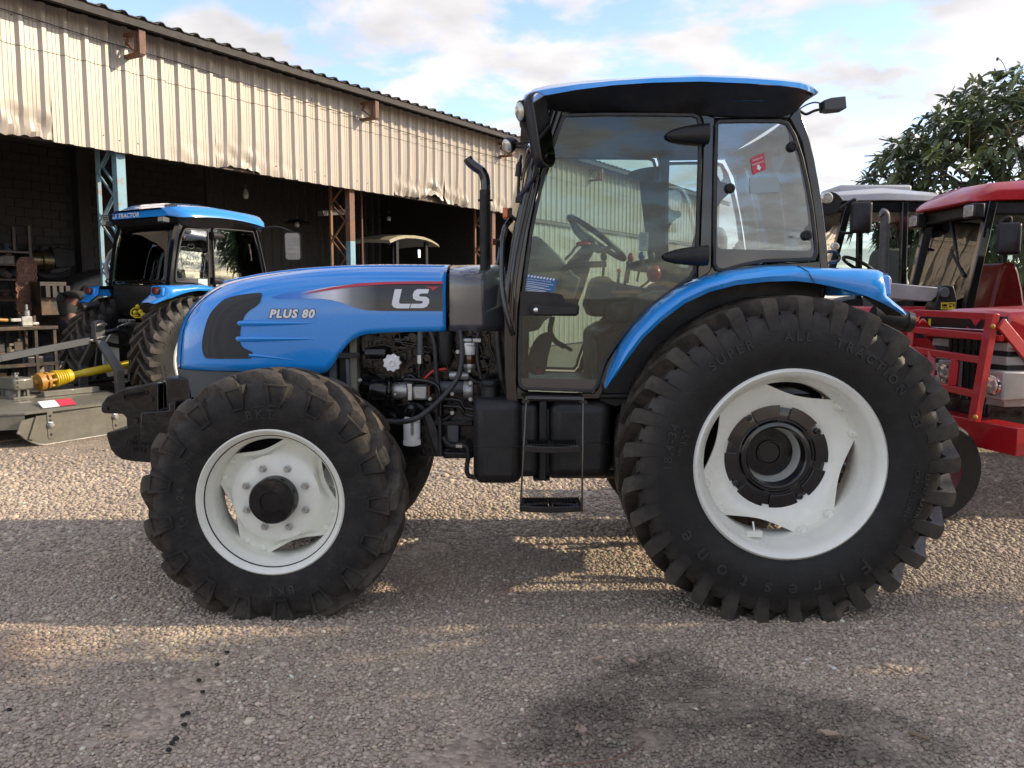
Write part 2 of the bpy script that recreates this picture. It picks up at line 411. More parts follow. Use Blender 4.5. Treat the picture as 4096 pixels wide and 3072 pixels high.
def stain(x, y):
    n = vnoise(x, y, 2.2, 3.3) * .55 + vnoise(x, y, 5.0, 3.3) * .5 + vnoise(x, y, 13.0, 8.1) * .3
    t = (min(blob(x, y, STAIN), 1.3) * .85 + n - .42) / 1.05
    return min(max(t, 0), 1)
def gheight(x, y): return .012 * vnoise(x, y, .9, 5.0) + .005 * vnoise(x, y, 3.1, 2.0)

def attr_mat(name, base, rough, dirtcol, with_pebbles):
    m = bpy.data.materials.new(name); m.use_nodes = True
    nt = m.node_tree; N = nt.nodes.new; L = nt.links.new; b = nt.nodes['Principled BSDF']
    at_ = N('ShaderNodeAttribute'); at_.attribute_name = 'tone'
    tc = N('ShaderNodeTexCoord')
    n = N('ShaderNodeTexNoise'); n.inputs['Scale'].default_value = 3.0 if with_pebbles else 160; n.inputs['Detail'].default_value = 8; n.inputs['Roughness'].default_value = .65
    L(tc.outputs['Object'], n.inputs['Vector'])
    mr = N('ShaderNodeMapRange'); mr.inputs['From Min'].default_value = .3; mr.inputs['From Max'].default_value = .7; mr.inputs['To Min'].default_value = .78; mr.inputs['To Max'].default_value = 1.2; L(n.outputs['Fac'], mr.inputs['Value'])
    s = N('ShaderNodeVectorMath'); s.operation = 'SCALE'; L(at_.outputs['Color'], s.inputs[0]); L(mr.outputs[0], s.inputs['Scale'])
    col = s.outputs[0]
    if with_pebbles:
        vo = N('ShaderNodeTexVoronoi'); vo.inputs['Scale'].default_value = 38; L(tc.outputs['Object'], vo.inputs['Vector'])
        hs = N('ShaderNodeMapRange'); hs.inputs['To Min'].default_value = .72; hs.inputs['To Max'].default_value = 1.25
        sx = N('ShaderNodeSeparateXYZ'); L(vo.outputs['Color'], sx.inputs[0]); L(sx.outputs[0], hs.inputs['Value'])
        s2 = N('ShaderNodeVectorMath'); s2.operation = 'SCALE'; L(col, s2.inputs[0]); L(hs.outputs[0], s2.inputs['Scale']); col = s2.outputs[0]
        bp = N('ShaderNodeBump'); bp.inputs['Strength'].default_value = .9; bp.inputs['Distance'].default_value = .018; bp.invert = True
        L(vo.outputs['Distance'], bp.inputs['Height']); L(bp.outputs[0], b.inputs['Normal'])
    L(col, b.inputs['Base Color']); b.inputs['Roughness'].default_value = rough; b.inputs['Specular IOR Level'].default_value = .3
    return m
GRAVEL = np.array((.415, .338, .256))
def ground_tone(x, y):
    c = GRAVEL * (1 + .18 * vnoise(x, y, .6, 1.0))
    st = stain(x, y) if y < 5 else 0
    ru = min(blob(x, y, RUSTY), 1) * .45
    di = min(max((blob(x, y, DIRT) - .3 + .5 * vnoise(x, y, 6, 4.)) / .5, 0), 1)
    c = c * (1 - ru) + np.array((.28, .175, .13)) * ru
    c = c * (1 - di * .8) + np.array((.42, .325, .24)) * di * .8
    far = min(max((y - 7.6) / 2.0, 0), 1)
    c = c * (1 - far) + np.array((.31, .245, .175)) * far
    return c * (1 - .62 * st)
def make_ground():
    xs = sorted(set([-400, -200, -100, -60, -40, -25, -18, -14, -11, -9, -8, -7, -6] + [round(-5 + i * .1, 3) for i in range(101)] + [6, 7, 8, 9, 11, 14, 18, 25, 40, 60, 100, 200, 400]))
    ys = sorted(set([-300, -100, -40, -20, -10, -5, 0, 1, 1.6] + [round(2 + i * .1, 3) for i in range(71)] + [9.5, 10, 10.5, 11, 12, 13, 14, 16, 18, 21, 25, 30, 40, 60, 100, 200, 500, 1200]))
    V = []; C = []
    for y in ys:
        for x in xs:
            h = gheight(x, y) if (abs(x) < 6 and 1.5 < y < 9) else 0
            V.append((x, y, h - .0035)); C.append((*(ground_tone(x, y) * 1.08), 1))
    nx = len(xs); F = [(j * nx + i, j * nx + i + 1, (j + 1) * nx + i + 1, (j + 1) * nx + i) for j in range(len(ys) - 1) for i in range(nx - 1)]
    me = bpy.data.meshes.new('ground'); me.from_pydata(V, [], F); me.shade_smooth()
    a = me.color_attributes.new('tone', 'FLOAT_COLOR', 'POINT'); a.data.foreach_set('color', np.array(C, dtype=np.float32).ravel())
    me.materials.append(attr_mat('gravel_ground', None, .9, None, True))
    o = bpy.data.objects.new('ground', me); COL.objects.link(o); tag(o, kind='structure')
make_ground()

def make_gravel():
    bm = bmesh.new(); bmesh.ops.create_icosphere(bm, subdivisions=1, radius=1.0)
    IV = np.array([v.co[:] for v in bm.verts]); IF = np.array([[v.index for v in f.verts] for f in bm.faces]); bm.free()
    rng = np.random.default_rng(5)
    pts = []
    def band(y0, y1, step, size):
        y = y0
        while y < y1:
            half = y * .66 + 1.15
            x = -half
            while x < half:
                px = x + rng.uniform(-.5, .5) * step; py = y + rng.uniform(-.5, .5) * step
                pts.append((px, py, size * rng.lognormal(0, .25))); x += step
            y += step
    band(2.35, 3.5, .0148, .0086); band(3.5, 5.2, .0172, .0097); band(5.2, 7.2, .0275, .015); band(7.2, 9.0, .04, .019)
    keep = []
    for x, y, s in pts:
        if abs(x) > y * .65 + .15 and rng.random() < .6: continue
        if y > 7.2 and rng.random() > (9.0 - y) / 1.8: continue
        di = blob(x, y, DIRT) + .5 * vnoise(x, y, 6, 4.) if y < 6 else 0
        if di > .35 and rng.random() < min((di - .35) * 3, .93): continue
        if vnoise(x, y, 2.3, 9.) > .42 and rng.random() < .6: continue
        keep.append((x, y, s))
    n = len(keep); P = np.array(keep)
    tone = np.array([ground_tone(x, y) for x, y, s in keep])
    hz = np.array([gheight(x, y) for x, y, s in keep])
    v = IV[None] * rng.uniform(.82, 1.18, (n, 12, 1)) * np.stack([rng.uniform(.9, 1.45, n), rng.uniform(.75, 1.1, n), rng.uniform(.45, .75, n)], 1)[:, None, :] * P[:, 2][:, None, None]
    a = rng.uniform(0, 2 * np.pi, n); t = rng.normal(0, .35, n); ca, sa, ct, st = np.cos(a), np.sin(a), np.cos(t), np.sin(t)
    x, y, z = v[..., 0], v[..., 1], v[..., 2]
    y, z = y * ct[:, None] - z * st[:, None], y * st[:, None] + z * ct[:, None]
    x, y = x * ca[:, None] - y * sa[:, None], x * sa[:, None] + y * ca[:, None]
    v = np.stack([x + P[:, 0][:, None], y + P[:, 1][:, None], z + (hz + rng.uniform(-.006, .002, n))[:, None]], -1).reshape(-1, 3).astype(np.float32)
    f = (IF[None] + (np.arange(n) * 12)[:, None, None]).reshape(-1).astype(np.int32)
    me = bpy.data.meshes.new('gravel'); me.vertices.add(len(v)); me.vertices.foreach_set('co', v.ravel())
    nf = len(f) // 3; me.loops.add(len(f)); me.loops.foreach_set('vertex_index', f)
    me.polygons.add(nf); me.polygons.foreach_set('loop_start', np.arange(0, nf * 3, 3, dtype=np.int32))
    me.update(calc_edges=True); me.validate(); me.shade_smooth()
    g = rng.lognormal(0, .17, n); hue = rng.normal(0, .022, (n, 3))
    col = tone * (g[:, None] * (1 + hue)); pale = rng.random(n) < .015; col[pale] *= 1.7
    c = np.concatenate([np.repeat(np.clip(col, .01, .7), 12, axis=0), np.ones((n * 12, 1))], 1).astype(np.float32)
    at_ = me.color_attributes.new('tone', 'FLOAT_COLOR', 'POINT'); at_.data.foreach_set('color', c.ravel())
    me.materials.append(attr_mat('gravel_stone', None, .82, None, False))
    o = bpy.data.objects.new('gravel', me); COL.objects.link(o)
    tag(o, 'crushed grey brown stones covering the yard', 'gravel', kind='stuff')
    return n
N_STONES = make_gravel()
# ------------------------------------------------------------------ wheels (axis along y, outer face towards -y)
def interp(tab, x):
    if x <= tab[0][0]: return tab[0][1]
    for (a, b), (c, d) in zip(tab, tab[1:]):
        if x <= c: return b + (d - b) * (x - a) / max(c - a, 1e-9)
    return tab[-1][1]
def tyre_mesh(R, W, rim, nlug, lugh, wtop, skew, worn=False, near_pads=False, rings=96):
    mb = MB()
    Rb = R - lugh
    side = [(rim - .012, .36 * W), (rim + .012, .415 * W), (rim + .05, .455 * W), (rim + (Rb - rim) * .45, .495 * W), (rim + (Rb - rim) * .68, .49 * W), (rim + (Rb - rim) * .85, .465 * W), (Rb - .028, .44 * W), (Rb - .008, .395 * W), (Rb, .30 * W), (Rb + .006, 0)]
    prof = [(r, -y) for r, y in side] + [(r, y) for r, y in reversed(side[:-1])]
    mb.lathe(prof, seg=rings, cap=False)
    ys = lambda r: interp([(a, b) for a, b in side[:8]], r)
    def pos(r, th, y): return (r * math.cos(th), y, r * math.sin(th))
    lo = R - (.165 if not worn else .15)
    for sd in (-1, 1):
        for k in range(nlug):
            t0 = 2 * math.pi * k / nlug + (math.pi / nlug if sd > 0 else 0)
            #        ytop      rtop        ybase    rbase     width  s
            if not worn:
                st = [(ys(lo) + .003, lo, ys(lo) - .012, lo, .080, -.03), (.480 * W, R - .088, ys(R - .088) - .02, R - .088, .084, .0), (.484 * W, R - .030, .44 * W, Rb - .02, .087, .015), (.476 * W, R - .004, .40 * W, Rb - .012, .086, .04),
                      (.34 * W, R, .34 * W, Rb - .010, .082, .22), (.18 * W, R + .003, .18 * W, Rb - .010, .074, .52), (.03 * W, R + .004, .03 * W, Rb - .010, .060, .85), (-.05 * W, R + .004, -.05 * W, Rb - .010, .052, 1.03)]
            else:
                st = [(ys(lo) + .0, lo, ys(lo) - .01, lo, .05, -.04), (.50 * W, R - .085, ys(R - .085) - .02, R - .085, .062, .0), (.49 * W, R - .045, .44 * W, Rb - .02, .075, .03), (.462 * W, R - .02, .40 * W, Rb - .012, .080, .08),
                      (.40 * W, R - .008, .37 * W, Rb - .008, .085, .16), (.28 * W, R - .001, .28 * W, Rb - .006, .085, .35), (.12 * W, R + .002, .12 * W, Rb - .006, .08, .65), (-.03 * W, R + .002, -.03 * W, Rb - .006, .07, .98)]
            secs = []
            for yt, rt, yb, rb, w, s in st:
                th = t0 + skew * s
                jt = 0 if not worn else random.uniform(-.003, .003)
                wt = wtop / .055 * w / R * (.88 if not worn else 1.0); wb = wt * (1.55 if not worn else 1.6)
                e = .25 * wt
                rm, ym, wm = rb + (rt - rb) * .3, yb + (yt - yb) * .3, wt * 1.24
                secs.append([pos(rb, th - wb / 2, sd * yb), pos(rm, th - wm / 2, sd * ym), pos(rt - .006 + jt, th - wt / 2, sd * yt), pos(rt + jt, th - wt / 2 + e, sd * yt), pos(rt + jt, th + wt / 2 - e, sd * yt), pos(rt - .006 + jt, th + wt / 2, sd * yt), pos(rm, th + wm / 2, sd * ym), pos(rb, th + wb / 2, sd * yb)])
            mb.loft(secs)
            if near_pads and sd < 0:   # moulded trapezoid frame at the end of each lug
                r0, r1 = R - .175, R - .062; a0, a1 = .038 / R, .062 / R
                def tz(q, h, tt=t0):
                    return [pos(r0 + q, tt - a0 + q / R * .6, -(ys(r0 + q) + h)), pos(r0 + q, tt + a0 - q / R * .6, -(ys(r0 + q) + h)), pos(r1 - q * .7, tt + a1 - q / R * 1.6, -(.488 * W + h)), pos(r1 - q * .7, tt - a1 + q / R * 1.6, -(.488 * W + h))]
                mb.loft([tz(-.012, -.02), tz(0, .011), tz(.012, .012), tz(.020, -.006)], cap=True)
    return mb, ys
def tyre_letters(mb, ys, txt, size, r0, ang, spacing=1.0, h=.004, shear=0.0, off=0.0):
    V, F = text_geo(txt, size, shear=shear, spacing=spacing, extrude=.5, off=off)
    out = []
    for x, y, z in V:
        r = r0 + y; th = ang - x / r0
        yy = ys(r) + (h if z > 0 else -.004)
        out.append((r * math.cos(th), -yy, r * math.sin(th)))
    mb.add(out, F)
def lobed(conc, r_out, n, phase, half, steps=128):
    """outline of a wheel disc: n blunt corners reaching r_out joined by slightly hollow straight edges"""
    P = []; beta = math.pi / n - half; rc = r_out * math.cos(beta)
    for k in range(steps):
        a = 2 * math.pi * k / steps
        d = abs((a - phase + math.pi / n) % (2 * math.pi / n) - math.pi / n)
        if d < half: r = r_out
        else:
            e = math.pi / n - d; t = 1 - e / beta
            r = rc / math.cos(e) * (1 - conc * math.sin(math.pi / 2 * t) ** 1.0 * 1.0) if t > 0 else r_out
        P.append((r * math.cos(a), r * math.sin(a)))
    return P
def hexbolt(mb, c, r, h, d=-1):
    mb.lathe([(r * 1.35, 0), (r * 1.35, d * h * .2), (r, d * h * .2), (r, d * h * .85), (r * .8, d * h), (1e-4, d * h)], c=c, seg=6 if r > .008 else 6)
def disc_mesh(outline, n, hole, y_rim, y_mid, y_hub, r_mid, r_hub, thick=.012):
    """pressed disc: rings from the lobed outline down to the hub hole"""
    mb = MB(); secs = []
    for f, r, y in ((1, None, y_rim), (.93, None, y_rim), (0, r_mid + .05, y_rim + (y_mid - y_rim) * .15), (0, r_mid + .02, y_rim + (y_mid - y_rim) * .55), (0, r_mid, y_mid), (0, r_hub + .012, y_mid + (y_hub - y_mid) * .9), (0, r_hub, y_hub), (0, hole, y_hub)):
        ring = []
        for k, (x, z) in enumerate(outline):
            a = math.atan2(z, x); rr = math.hypot(x, z) * f if f else min(r, math.hypot(x, z) * .9)
            ring.append((rr * math.cos(a), y, rr * math.sin(a)))
        secs.append(ring)
    back = [[(x, y + thick, z) for x, y, z in r] for r in reversed(secs)]
    mb.loft(secs + back + [secs[0]], cap=False)
    return mb

def make_rear_wheel(parent, loc, phase=0.0):
    R_, W_, rim = .845, .467, .455
    # disc is the wheel's own mesh; the origin sits at the axle
    out = lobed(.08, .428, 4, RAD(31), RAD(14))
    mb = disc_mesh(out, 4, .085, -.005, .05, .20, .25, .165)
    wheel = mb.build('wheel', M['cream_rear'], parent, sharp=50); wheel.location = loc
    rp = [(rim + .018, -.222), (rim + .030, -.212), (rim + .032, -.200), (rim + .010, -.188), (rim - .004, -.165), (rim - .012, -.12), (rim - .03, -.095), (rim - .034, .09), (rim - .012, .12), (rim - .004, .165), (rim + .03, .200), (rim + .018, .222), (rim - .004, .205), (rim - .022, .16), (rim - .030, .12), (rim - .050, .085), (rim - .048, -.085), (rim - .028, -.115), (rim - .02, -.16), (rim - .006, -.20)]
    MB().lathe(rp, seg=96, closed=True).build('rim', M['cream_rear'], wheel, sharp=45)
    ty, ys = tyre_mesh(R_, W_, rim, 29, .068, .055, .30)
    ty.build('tyre', M['tyre_rear'], wheel, sharp=32)
    tl = MB()
    for txt, sz, r0, ang, sp in (('SUPER', .062, .625, 120, 1.5), ('ALL', .062, .625, 89.5, 1.5), ('TRACTION', .062, .625, 53.5, 1.5), ('23', .062, .625, 21, 1.4), ('18.4-34', .058, .60, 171, 1.3), ('R-1', .034, .535, 166, 1.2), ('ON 16" RIM', .022, .56, 168, 1.2),
                             ('12 PLY RATING', .03, .665, -14, 1.3), ('CAP. 12 LONAS', .03, .61, -14, 1.3)):
        tyre_letters(tl, ys, txt, sz, r0, RAD(ang), sp, h=.007, off=.0015)
    for i, ch in enumerate('Firestone'):
        tyre_letters(tl, ys, ch, .105, .60, RAD(-53 - i * 11.6), h=.006, off=.002)
    tag(tl.build('lettering', M['tyre_letter'], wheel, sharp=30), kind='stuff')
    for q in range(4):
        for s in (-1, 1):
            a = RAD(31 + 90 * q + s * 11.5); c = (.405 * math.cos(a), .018, .405 * math.sin(a))
            b = MB(); b.lathe([(.026, .04), (.026, -.045), (.021, -.052), (.0001, -.052)], c=c, seg=14); hexbolt(b, (c[0], -.032, c[2]), .017, .024)
            m3 = Matrix.Rotation(-a + math.pi / 2, 4, 'Y')
            b.add([Vector((0.434 * math.cos(a), .02, .434 * math.sin(a))) + m3 @ Vector(p) for p in ((-.04, -.03, -.012), (.04, -.03, -.012), (.04, .04, -.012), (-.04, .04, -.012), (-.03, -.02, .03), (.03, -.02, .03), (.03, .03, .03), (-.03, .03, .03))], [(0, 1, 2, 3), (7, 6, 5, 4), (0, 4, 5, 1), (1, 5, 6, 2), (2, 6, 7, 3), (3, 7, 4, 0)])
            b.build('rim_lug', M['cream_rear'], wheel, bevel=.002)
    g = MB(); a = RAD(-111); c = (.405 * math.cos(a), -.10, .405 * math.sin(a))
    g.bx(c[0] - .04, c[0] + .04, -.13, -.09, c[2] - .012, c[2] + .018); g.cyl((c[0], -.12, c[2] + .01), (c[0], -.09, c[2] + .06), .005, seg=8)
    g.build('valve_guard', M['cream_rear'], wheel, bevel=.004)
    # cast wheel weight: ring with raised segments
    ww = MB(); ww.lathe([(.15, .0), (.255, .0), (.262, -.02), (.258, -.052), (.245, -.06), (.17, -.06), (.160, -.075), (.142, -.078), (.135, -.07), (.132, .0)], seg=64, closed=True)
    for k in range(8):
        a = RAD(10 + 45 * k + 2 * (k % 3))
        for j, (rr, w2, dpt) in enumerate(((.222, .36, .022),)):
            st = []
            for t in (-1, -.5, 0, .5, 1):
                aa = a + t * w2 * .8
                st.append([(r * math.cos(aa), y, r * math.sin(aa)) for r, y in ((.178, -.055), (.183, -.055 - dpt), (.252, -.05 - dpt), (.266, -.03), (.266, -.012))])
            ww.loft(st)
        hexbolt(ww, (.222 * math.cos(a + RAD(22)), -.055, .222 * math.sin(a + RAD(22))), .016, .02) if k % 2 == 0 else None
    w = ww.build('wheel_weight', M['black_gloss'], wheel, bevel=.003); w.location = (0, .095, 0); w.scale = (1.14, 1, 1.14)
    h = MB(); h.lathe([(.075, .05), (.075, .03), (.072, .02), (.07, -.0), (.066, -.012), (.06, -.012), (.055, -.004), (.0001, -.004)], seg=40)
    h.build('hub', M['black_gloss'], wheel).location = (0, .152, 0)
    for k in range(8):
        a = RAD(20 + 45 * k); b = MB(); hexbolt(b, (.118 * math.cos(a), .198, .118 * math.sin(a)), .013, .024); b.build('wheel_nut', M['steel'], wheel)
    wheel.rotation_euler = (0, 0, 0)
    return wheel
def make_front_wheel(parent, loc):
    R_, W_, rim = .668, .385, .350
    out = lobed(.09, .318, 4, RAD(63), RAD(16))
    mb = disc_mesh(out, 4, .10, .010, -.050, -.060, .225, .13)
    wheel = mb.build('wheel', M['cream'], parent, sharp=50); wheel.location = loc
    rp = [(rim + .018, -.172), (rim + .030, -.162), (rim + .030, -.152), (rim + .008, -.14), (rim - .004, -.12), (rim - .02, -.085), (rim - .024, .09), (rim - .004, .12), (rim + .03, .162), (rim + .018, .172), (rim - .004, .155), (rim - .018, .12), (rim - .036, .08), (rim - .036, -.075), (rim - .03, -.09), (rim - .014, -.125), (rim - .004, -.15)]
    MB().lathe(rp, seg=96, closed=True).build('rim', M['cream'], wheel, sharp=45)
    ty, ys = tyre_mesh(R_, W_, rim, 17, .062, .064, .36, worn=True, near_pads=True)
    ty.build('tyre', M['tyre_worn'], wheel, sharp=35)
    tl = MB()
    for txt, sz, r0, ang, sp in (('BKT', .058, .437, 94, 1.5), ('BKT', .058, .437, -84, 1.5), ('14.9-24', .046, .43, 183, 1.4), ('12PR', .035, .44, 150, 1.3), ('NYLON', .02, .42, 222, 1.2)):
        tyre_letters(tl, ys, txt, sz, r0, RAD(ang), sp, h=.004, off=.001)
    for ang in (94, -84):
        for j in (-1, 0, 1):   # little frames round the three letters
            c0 = RAD(ang) - j * .066 / .437
            for rr in (.432, .492):
                tl.add([((rr + q) * math.cos(c0 + e * .062), -(ys(rr) + h_), (rr + q) * math.sin(c0 + e * .062)) for h_ in (-.003, .0035) for e, q in ((-1, 0), (1, 0), (1, .003), (-1, .003))], [(0, 1, 2, 3), (7, 6, 5, 4), (0, 4, 5, 1), (2, 6, 7, 3)])
    tag(tl.build('lettering', M['tyre_letter'], wheel, sharp=30), kind='stuff')
    for q in range(4):
        for s in (-1, 1):
            a = RAD(63 + 90 * q + s * 9); b = MB()
            b.lathe([(.0165, .012), (.0165, .004), (.013, .0), (.0001, -.001)], c=(.300 * math.cos(a), 0, .300 * math.sin(a)), seg=14)
            b.build('rivet', M['cream'], wheel)
    for k in range(8):
        a = RAD(22.5 + 45 * k); b = MB(); hexbolt(b, (.165 * math.cos(a), -.060, .165 * math.sin(a)), .015, .026); b.build('wheel_nut', M['steel'], wheel)
    h = MB(); h.lathe([(.118, .0), (.118, -.135), (.112, -.148), (.055, -.152), (.052, -.146), (.0001, -.146)], seg=48)
    hub = h.build('hub', M['black_oily'], wheel)
    for k in range(3):
        a = RAD(90 + 120 * k); MB().lathe([(.012, -.145), (.012, -.1525), (.007, -.1525), (.006, -.147), (.0001, -.147)], c=(.066 * math.cos(a), 0, .066 * math.sin(a)), seg=12).build('hub_plug', M['black_oily'], wheel)
    d = MB()
    d.add([(p[0] * 1.0 - .03, -.1525, p[1] + .07) for p in ((-.02, -.015), (.02, -.015), (.02, .015), (-.02, .015))] + [(p[0] * 1.0 - .03, -.145, p[1] + .07) for p in ((-.02, -.015), (.02, -.015), (.02, .015), (-.02, .015))], [(0, 1, 2, 3), (0, 4, 5, 1), (1, 5, 6, 2), (2, 6, 7, 3), (3, 7, 4, 0)])
    d.build('hub_cover', M['black_oily'], wheel)
    return wheel
# ------------------------------------------------------------------ the blue tractor in front
YC = 5.05
TR = empty('blue_tractor', (0, YC, 0), 0, 'large blue tractor with black cab and cream wheels parked side on in front', 'tractor')
def T(r, x, y, yl):
    p = at(r, x, y, YC + yl); return Vector((p.x, yl, p.z))
def XZ(pts, yl, r=None):
    out = []
    for p in pts:
        q = T(*( (r, *p) if r else p ), yl); out.append((q.x, q.z))
    return out
def inset(poly, d):
    n = len(poly); out = []
    area = sum(poly[i][0] * poly[(i + 1) % n][1] - poly[(i + 1) % n][0] * poly[i][1] for i in range(n))
    sg = 1 if area > 0 else -1
    for i in range(n):
        a = Vector(poly[i - 1]); b = Vector(poly[i]); c = Vector(poly[(i + 1) % n])
        e1 = (b - a).normalized(); e2 = (c - b).normalized()
        n1 = Vector((-e1.y, e1.x)) * sg; n2 = Vector((-e2.y, e2.x)) * sg
        m = n1 + n2; m = m.normalized() if m.length > 1e-6 else n1
        k = d / max(.35, m.dot(n1)); out.append((b.x + m.x * k, b.y + m.y * k))
    return out
def smooth2(pts, n=4, closed=True):
    return [(p.x, p.y) for p in catmull([Vector((a, b, 0)) for a, b in pts], n, closed)]

# wheels
RW = T('Q5', 907, 903, -.985); FW = T('R6', 866, 930, -.96)
rear_w = make_rear_wheel(TR, (RW.x, -.985 + .2335, RW.z))
front_w = make_front_wheel(TR, (FW.x, -.96 + .1925, FW.z))
def other_side(w):
    c = copy_tree(w, TR); c.location = (w.location.x, -w.location.y, w.location.z); c.scale = (1, -1, 1); return c
rear_w2 = other_side(rear_w); front_w2 = other_side(front_w)

# ---- bonnet
HW = .37
_top = [(116, 900), (117, 790), (119, 700), (127, 560), (150, 450), (185, 370), (240, 302), (330, 237), (480, 189), (700, 150), (930, 118), (1200, 99), (1500, 90), (1800, 90), (2090, 94)]
_ty = [-.09, -.09, -.09, -.10, -.14, -.19, -.24, -.28, -.31] + [-.33] * 6
HTOP = sorted((q.x, q.z) for q in (T('R5', x, y, k) for (x, y), k in zip(_top, _ty)))
HTOP = [(a, b) for a, b in HTOP]
_c = catmull([Vector((a, b, 0)) for a, b in HTOP], 8); HTOP = [(p.x, p.y) for p in _c]
HINV = sorted((b, a) for a, b in HTOP[: int(len(HTOP) * .8)])
_bot = [(60, 884), (500, 893), (900, 901), (1195, 909), (1212, 900), (1258, 850), (1298, 788), (1340, 722), (1390, 670), (1440, 640), (1500, 619), (1700, 606), (2085, 598)]
HBOT = [(q.x, q.z) for q in (T('R5', x, y, -.37) for x, y in _bot)]
def fr(t, m): 
    t = min(max(t, 0), 1); return (1 - (1 - t) ** m) ** (1 / m)
def hood_y(x, z, skirt=False):
    zt = interp(HTOP, x)
    z2 = min(z, zt)
    xf = interp(HINV, z2)
    P_ = fr((x - xf) / .46, 2.6); T_ = fr((zt - z2) / .19, 2.4)
    rel = min(max((zt - z2) / .6, 0), 1)
    return -(HW + .012 * math.sin(rel * 3.0)) * P_ * T_
x0, x1 = HTOP[0][0], HTOP[-1][0]
secs = []
NX, NZ = 70, 26
for i in range(NX + 1):
    t = i / NX; x = x0 + .001 + (x1 - x0 - .001) * t ** 1.6
    zb, zt = interp(HBOT, x), interp(HTOP, x)
    row = []
    for k in range(NZ + 1):
        s = k / NZ; z = zb + (zt - zb) * (1 - (1 - s) ** 2.2)
        row.append((x, hood_y(x, z), z))
    row += [(a, -b, c) for a, b, c in reversed(row[:-1])]
    secs.append(row)
bonnet = MB().loft(secs, closed=False).build('bonnet', M['blue'], TR, sharp=60)
sol = bonnet.modifiers.new('thickness', 'SOLIDIFY'); sol.thickness = .006; sol.offset = -1
zsk = T('R5', 150, 1095, -.35).z
secs = []
for i in range(26):
    x = x0 + .012 + (T('R5', 760, 900, -.37).x - x0) * (i / 25) ** 1.5
    zb = interp(HBOT, x) - .004
    row = []
    for k in range(9):
        z = zsk + (zb - zsk) * k / 8
        lean = .02 * (1 - k / 8)
        row.append((x + lean, hood_y(x, zb + .001) * (.985 - .03 * (1 - k / 8)), z))
    row += [(a, -b, c) for a, b, c in reversed(row)]
    secs.append(row)
MB().loft(secs, closed=False).build('front_skirt', M['grey_matt'], TR, sharp=60)

def on_hood(r, x, y, off):
    yl = -HW
    for _ in range(5):
        p = T(r, x, y, yl); yl = hood_y(p.x, p.z) - off
    return T(r, x, y, yl)
def clip_grid(poly, step):
    bm = bmesh.new(); vs = [bm.verts.new((x, y, 0)) for x, y in poly]; bm.faces.new(vs)
    xs = [p[0] for p in poly]; ys_ = [p[1] for p in poly]
    for ax, lo, hi in ((0, min(xs), max(xs)), (1, min(ys_), max(ys_))):
        k = lo + step
        while k < hi:
            co = (k, 0, 0) if ax == 0 else (0, k, 0); no = (1, 0, 0) if ax == 0 else (0, 1, 0)
            bmesh.ops.bisect_plane(bm, geom=bm.verts[:] + bm.edges[:] + bm.faces[:], plane_co=co, plane_no=no); k += step
    bmesh.ops.triangulate(bm, faces=bm.faces)
    bm.verts.index_update(); V = [v.co[:2] for v in bm.verts]; F = [tuple(v.index for v in f.verts) for f in bm.faces]; bm.free()
    return V, F
def decal(name, r, poly, mat, off=.004, step=40, parent=None, smooth=True):
    V, F = clip_grid(smooth2(poly, 4) if smooth else poly, step)
    return MB().add([on_hood(r, x, y, off) for x, y in V], F).build(name, mat, parent or bonnet, recalc=False)
# side vent with fine mesh
def vent_mat():
    m = pm('vent_mesh', (.028, .028, .03), .45, var=.1, scale=30)
    nt = m.node_tree; N = nt.nodes.new; L = nt.links.new; b = nt.nodes['Principled BSDF']
    tc = N('ShaderNodeTexCoord'); mp = N('ShaderNodeMapping'); mp.inputs['Rotation'].default_value = (RAD(90), 0, 0); L(tc.outputs['Object'], mp.inputs[0])
    vo = N('ShaderNodeTexVoronoi'); vo.inputs['Scale'].default_value = 150; vo.inputs['Randomness'].default_value = .0; L(mp.outputs[0], vo.inputs['Vector'])
    bp = N('ShaderNodeBump'); bp.inputs['Strength'].default_value = 1.; bp.inputs['Distance'].default_value = .004; L(vo.outputs['Distance'], bp.inputs['Height']); L(bp.outputs[0], b.inputs['Normal'])
    return m
vent = [(722, 316), (727, 345), (715, 390), (680, 420), (630, 455), (602, 490), (592, 520), (578, 565), (571, 630), (573, 685), (598, 722), (648, 744), (663, 762), (655, 786), (628, 800), (350, 801), (312, 786), (294, 745), (291, 690), (300, 620), (328, 520), (358, 460), (400, 410), (450, 367), (520, 341), (610, 325)]
decal('side_vent', 'R5', vent, vent_mat(), .004, 30)
def tube_on(name, r, pts, rad, off, mat, n=6, seg=8):
    P = catmull([Vector((a, b, 0)) for a, b in pts], n)
    path = [on_hood(r, p.x, p.y, off) for p in P]
    rr = [rad(i / (len(path) - 1)) for i in range(len(path))]
    return MB().tube(path, rr, seg).build(name, mat, bonnet)
for yy, xs_ in ((540, (545, 700, 900, 1100, 1215)), (655, (532, 700, 900, 1100, 1200))):
    tube_on('pressed_rib', 'R5', [(x, yy) for x in xs_], lambda t: .019 * min(1, t * 14 + .35) * (1 - .93 * max(0, t - .25) / .75), -.006, M['blue'])
tube_on('pressed_rib', 'R5', [(640, 775), (800, 790), (1000, 815), (1135, 830)], lambda t: .012 * (1 - t) + .001, -.005, M['blue'])
_z0, _z1 = interp(HBOT, x0 + .1), interp(HTOP, x0 + .22)
_sp = []
for k in range(24):
    z = _z0 + (_z1 - _z0) * k / 23 * .985; x = interp(HINV, z) + .085 + .03 * (k / 23); _sp.append((x, hood_y(x, z) - .001, z))
MB().tube(_sp, .0035, 6).build('bonnet_seam', M['black'], bonnet)
tube_on('bonnet_crease', 'R5', [(450, 236), (700, 186), (930, 154), (1200, 132), (1500, 121), (2080, 121)], lambda t: .0065, -.0035, M['blue'], n=8)
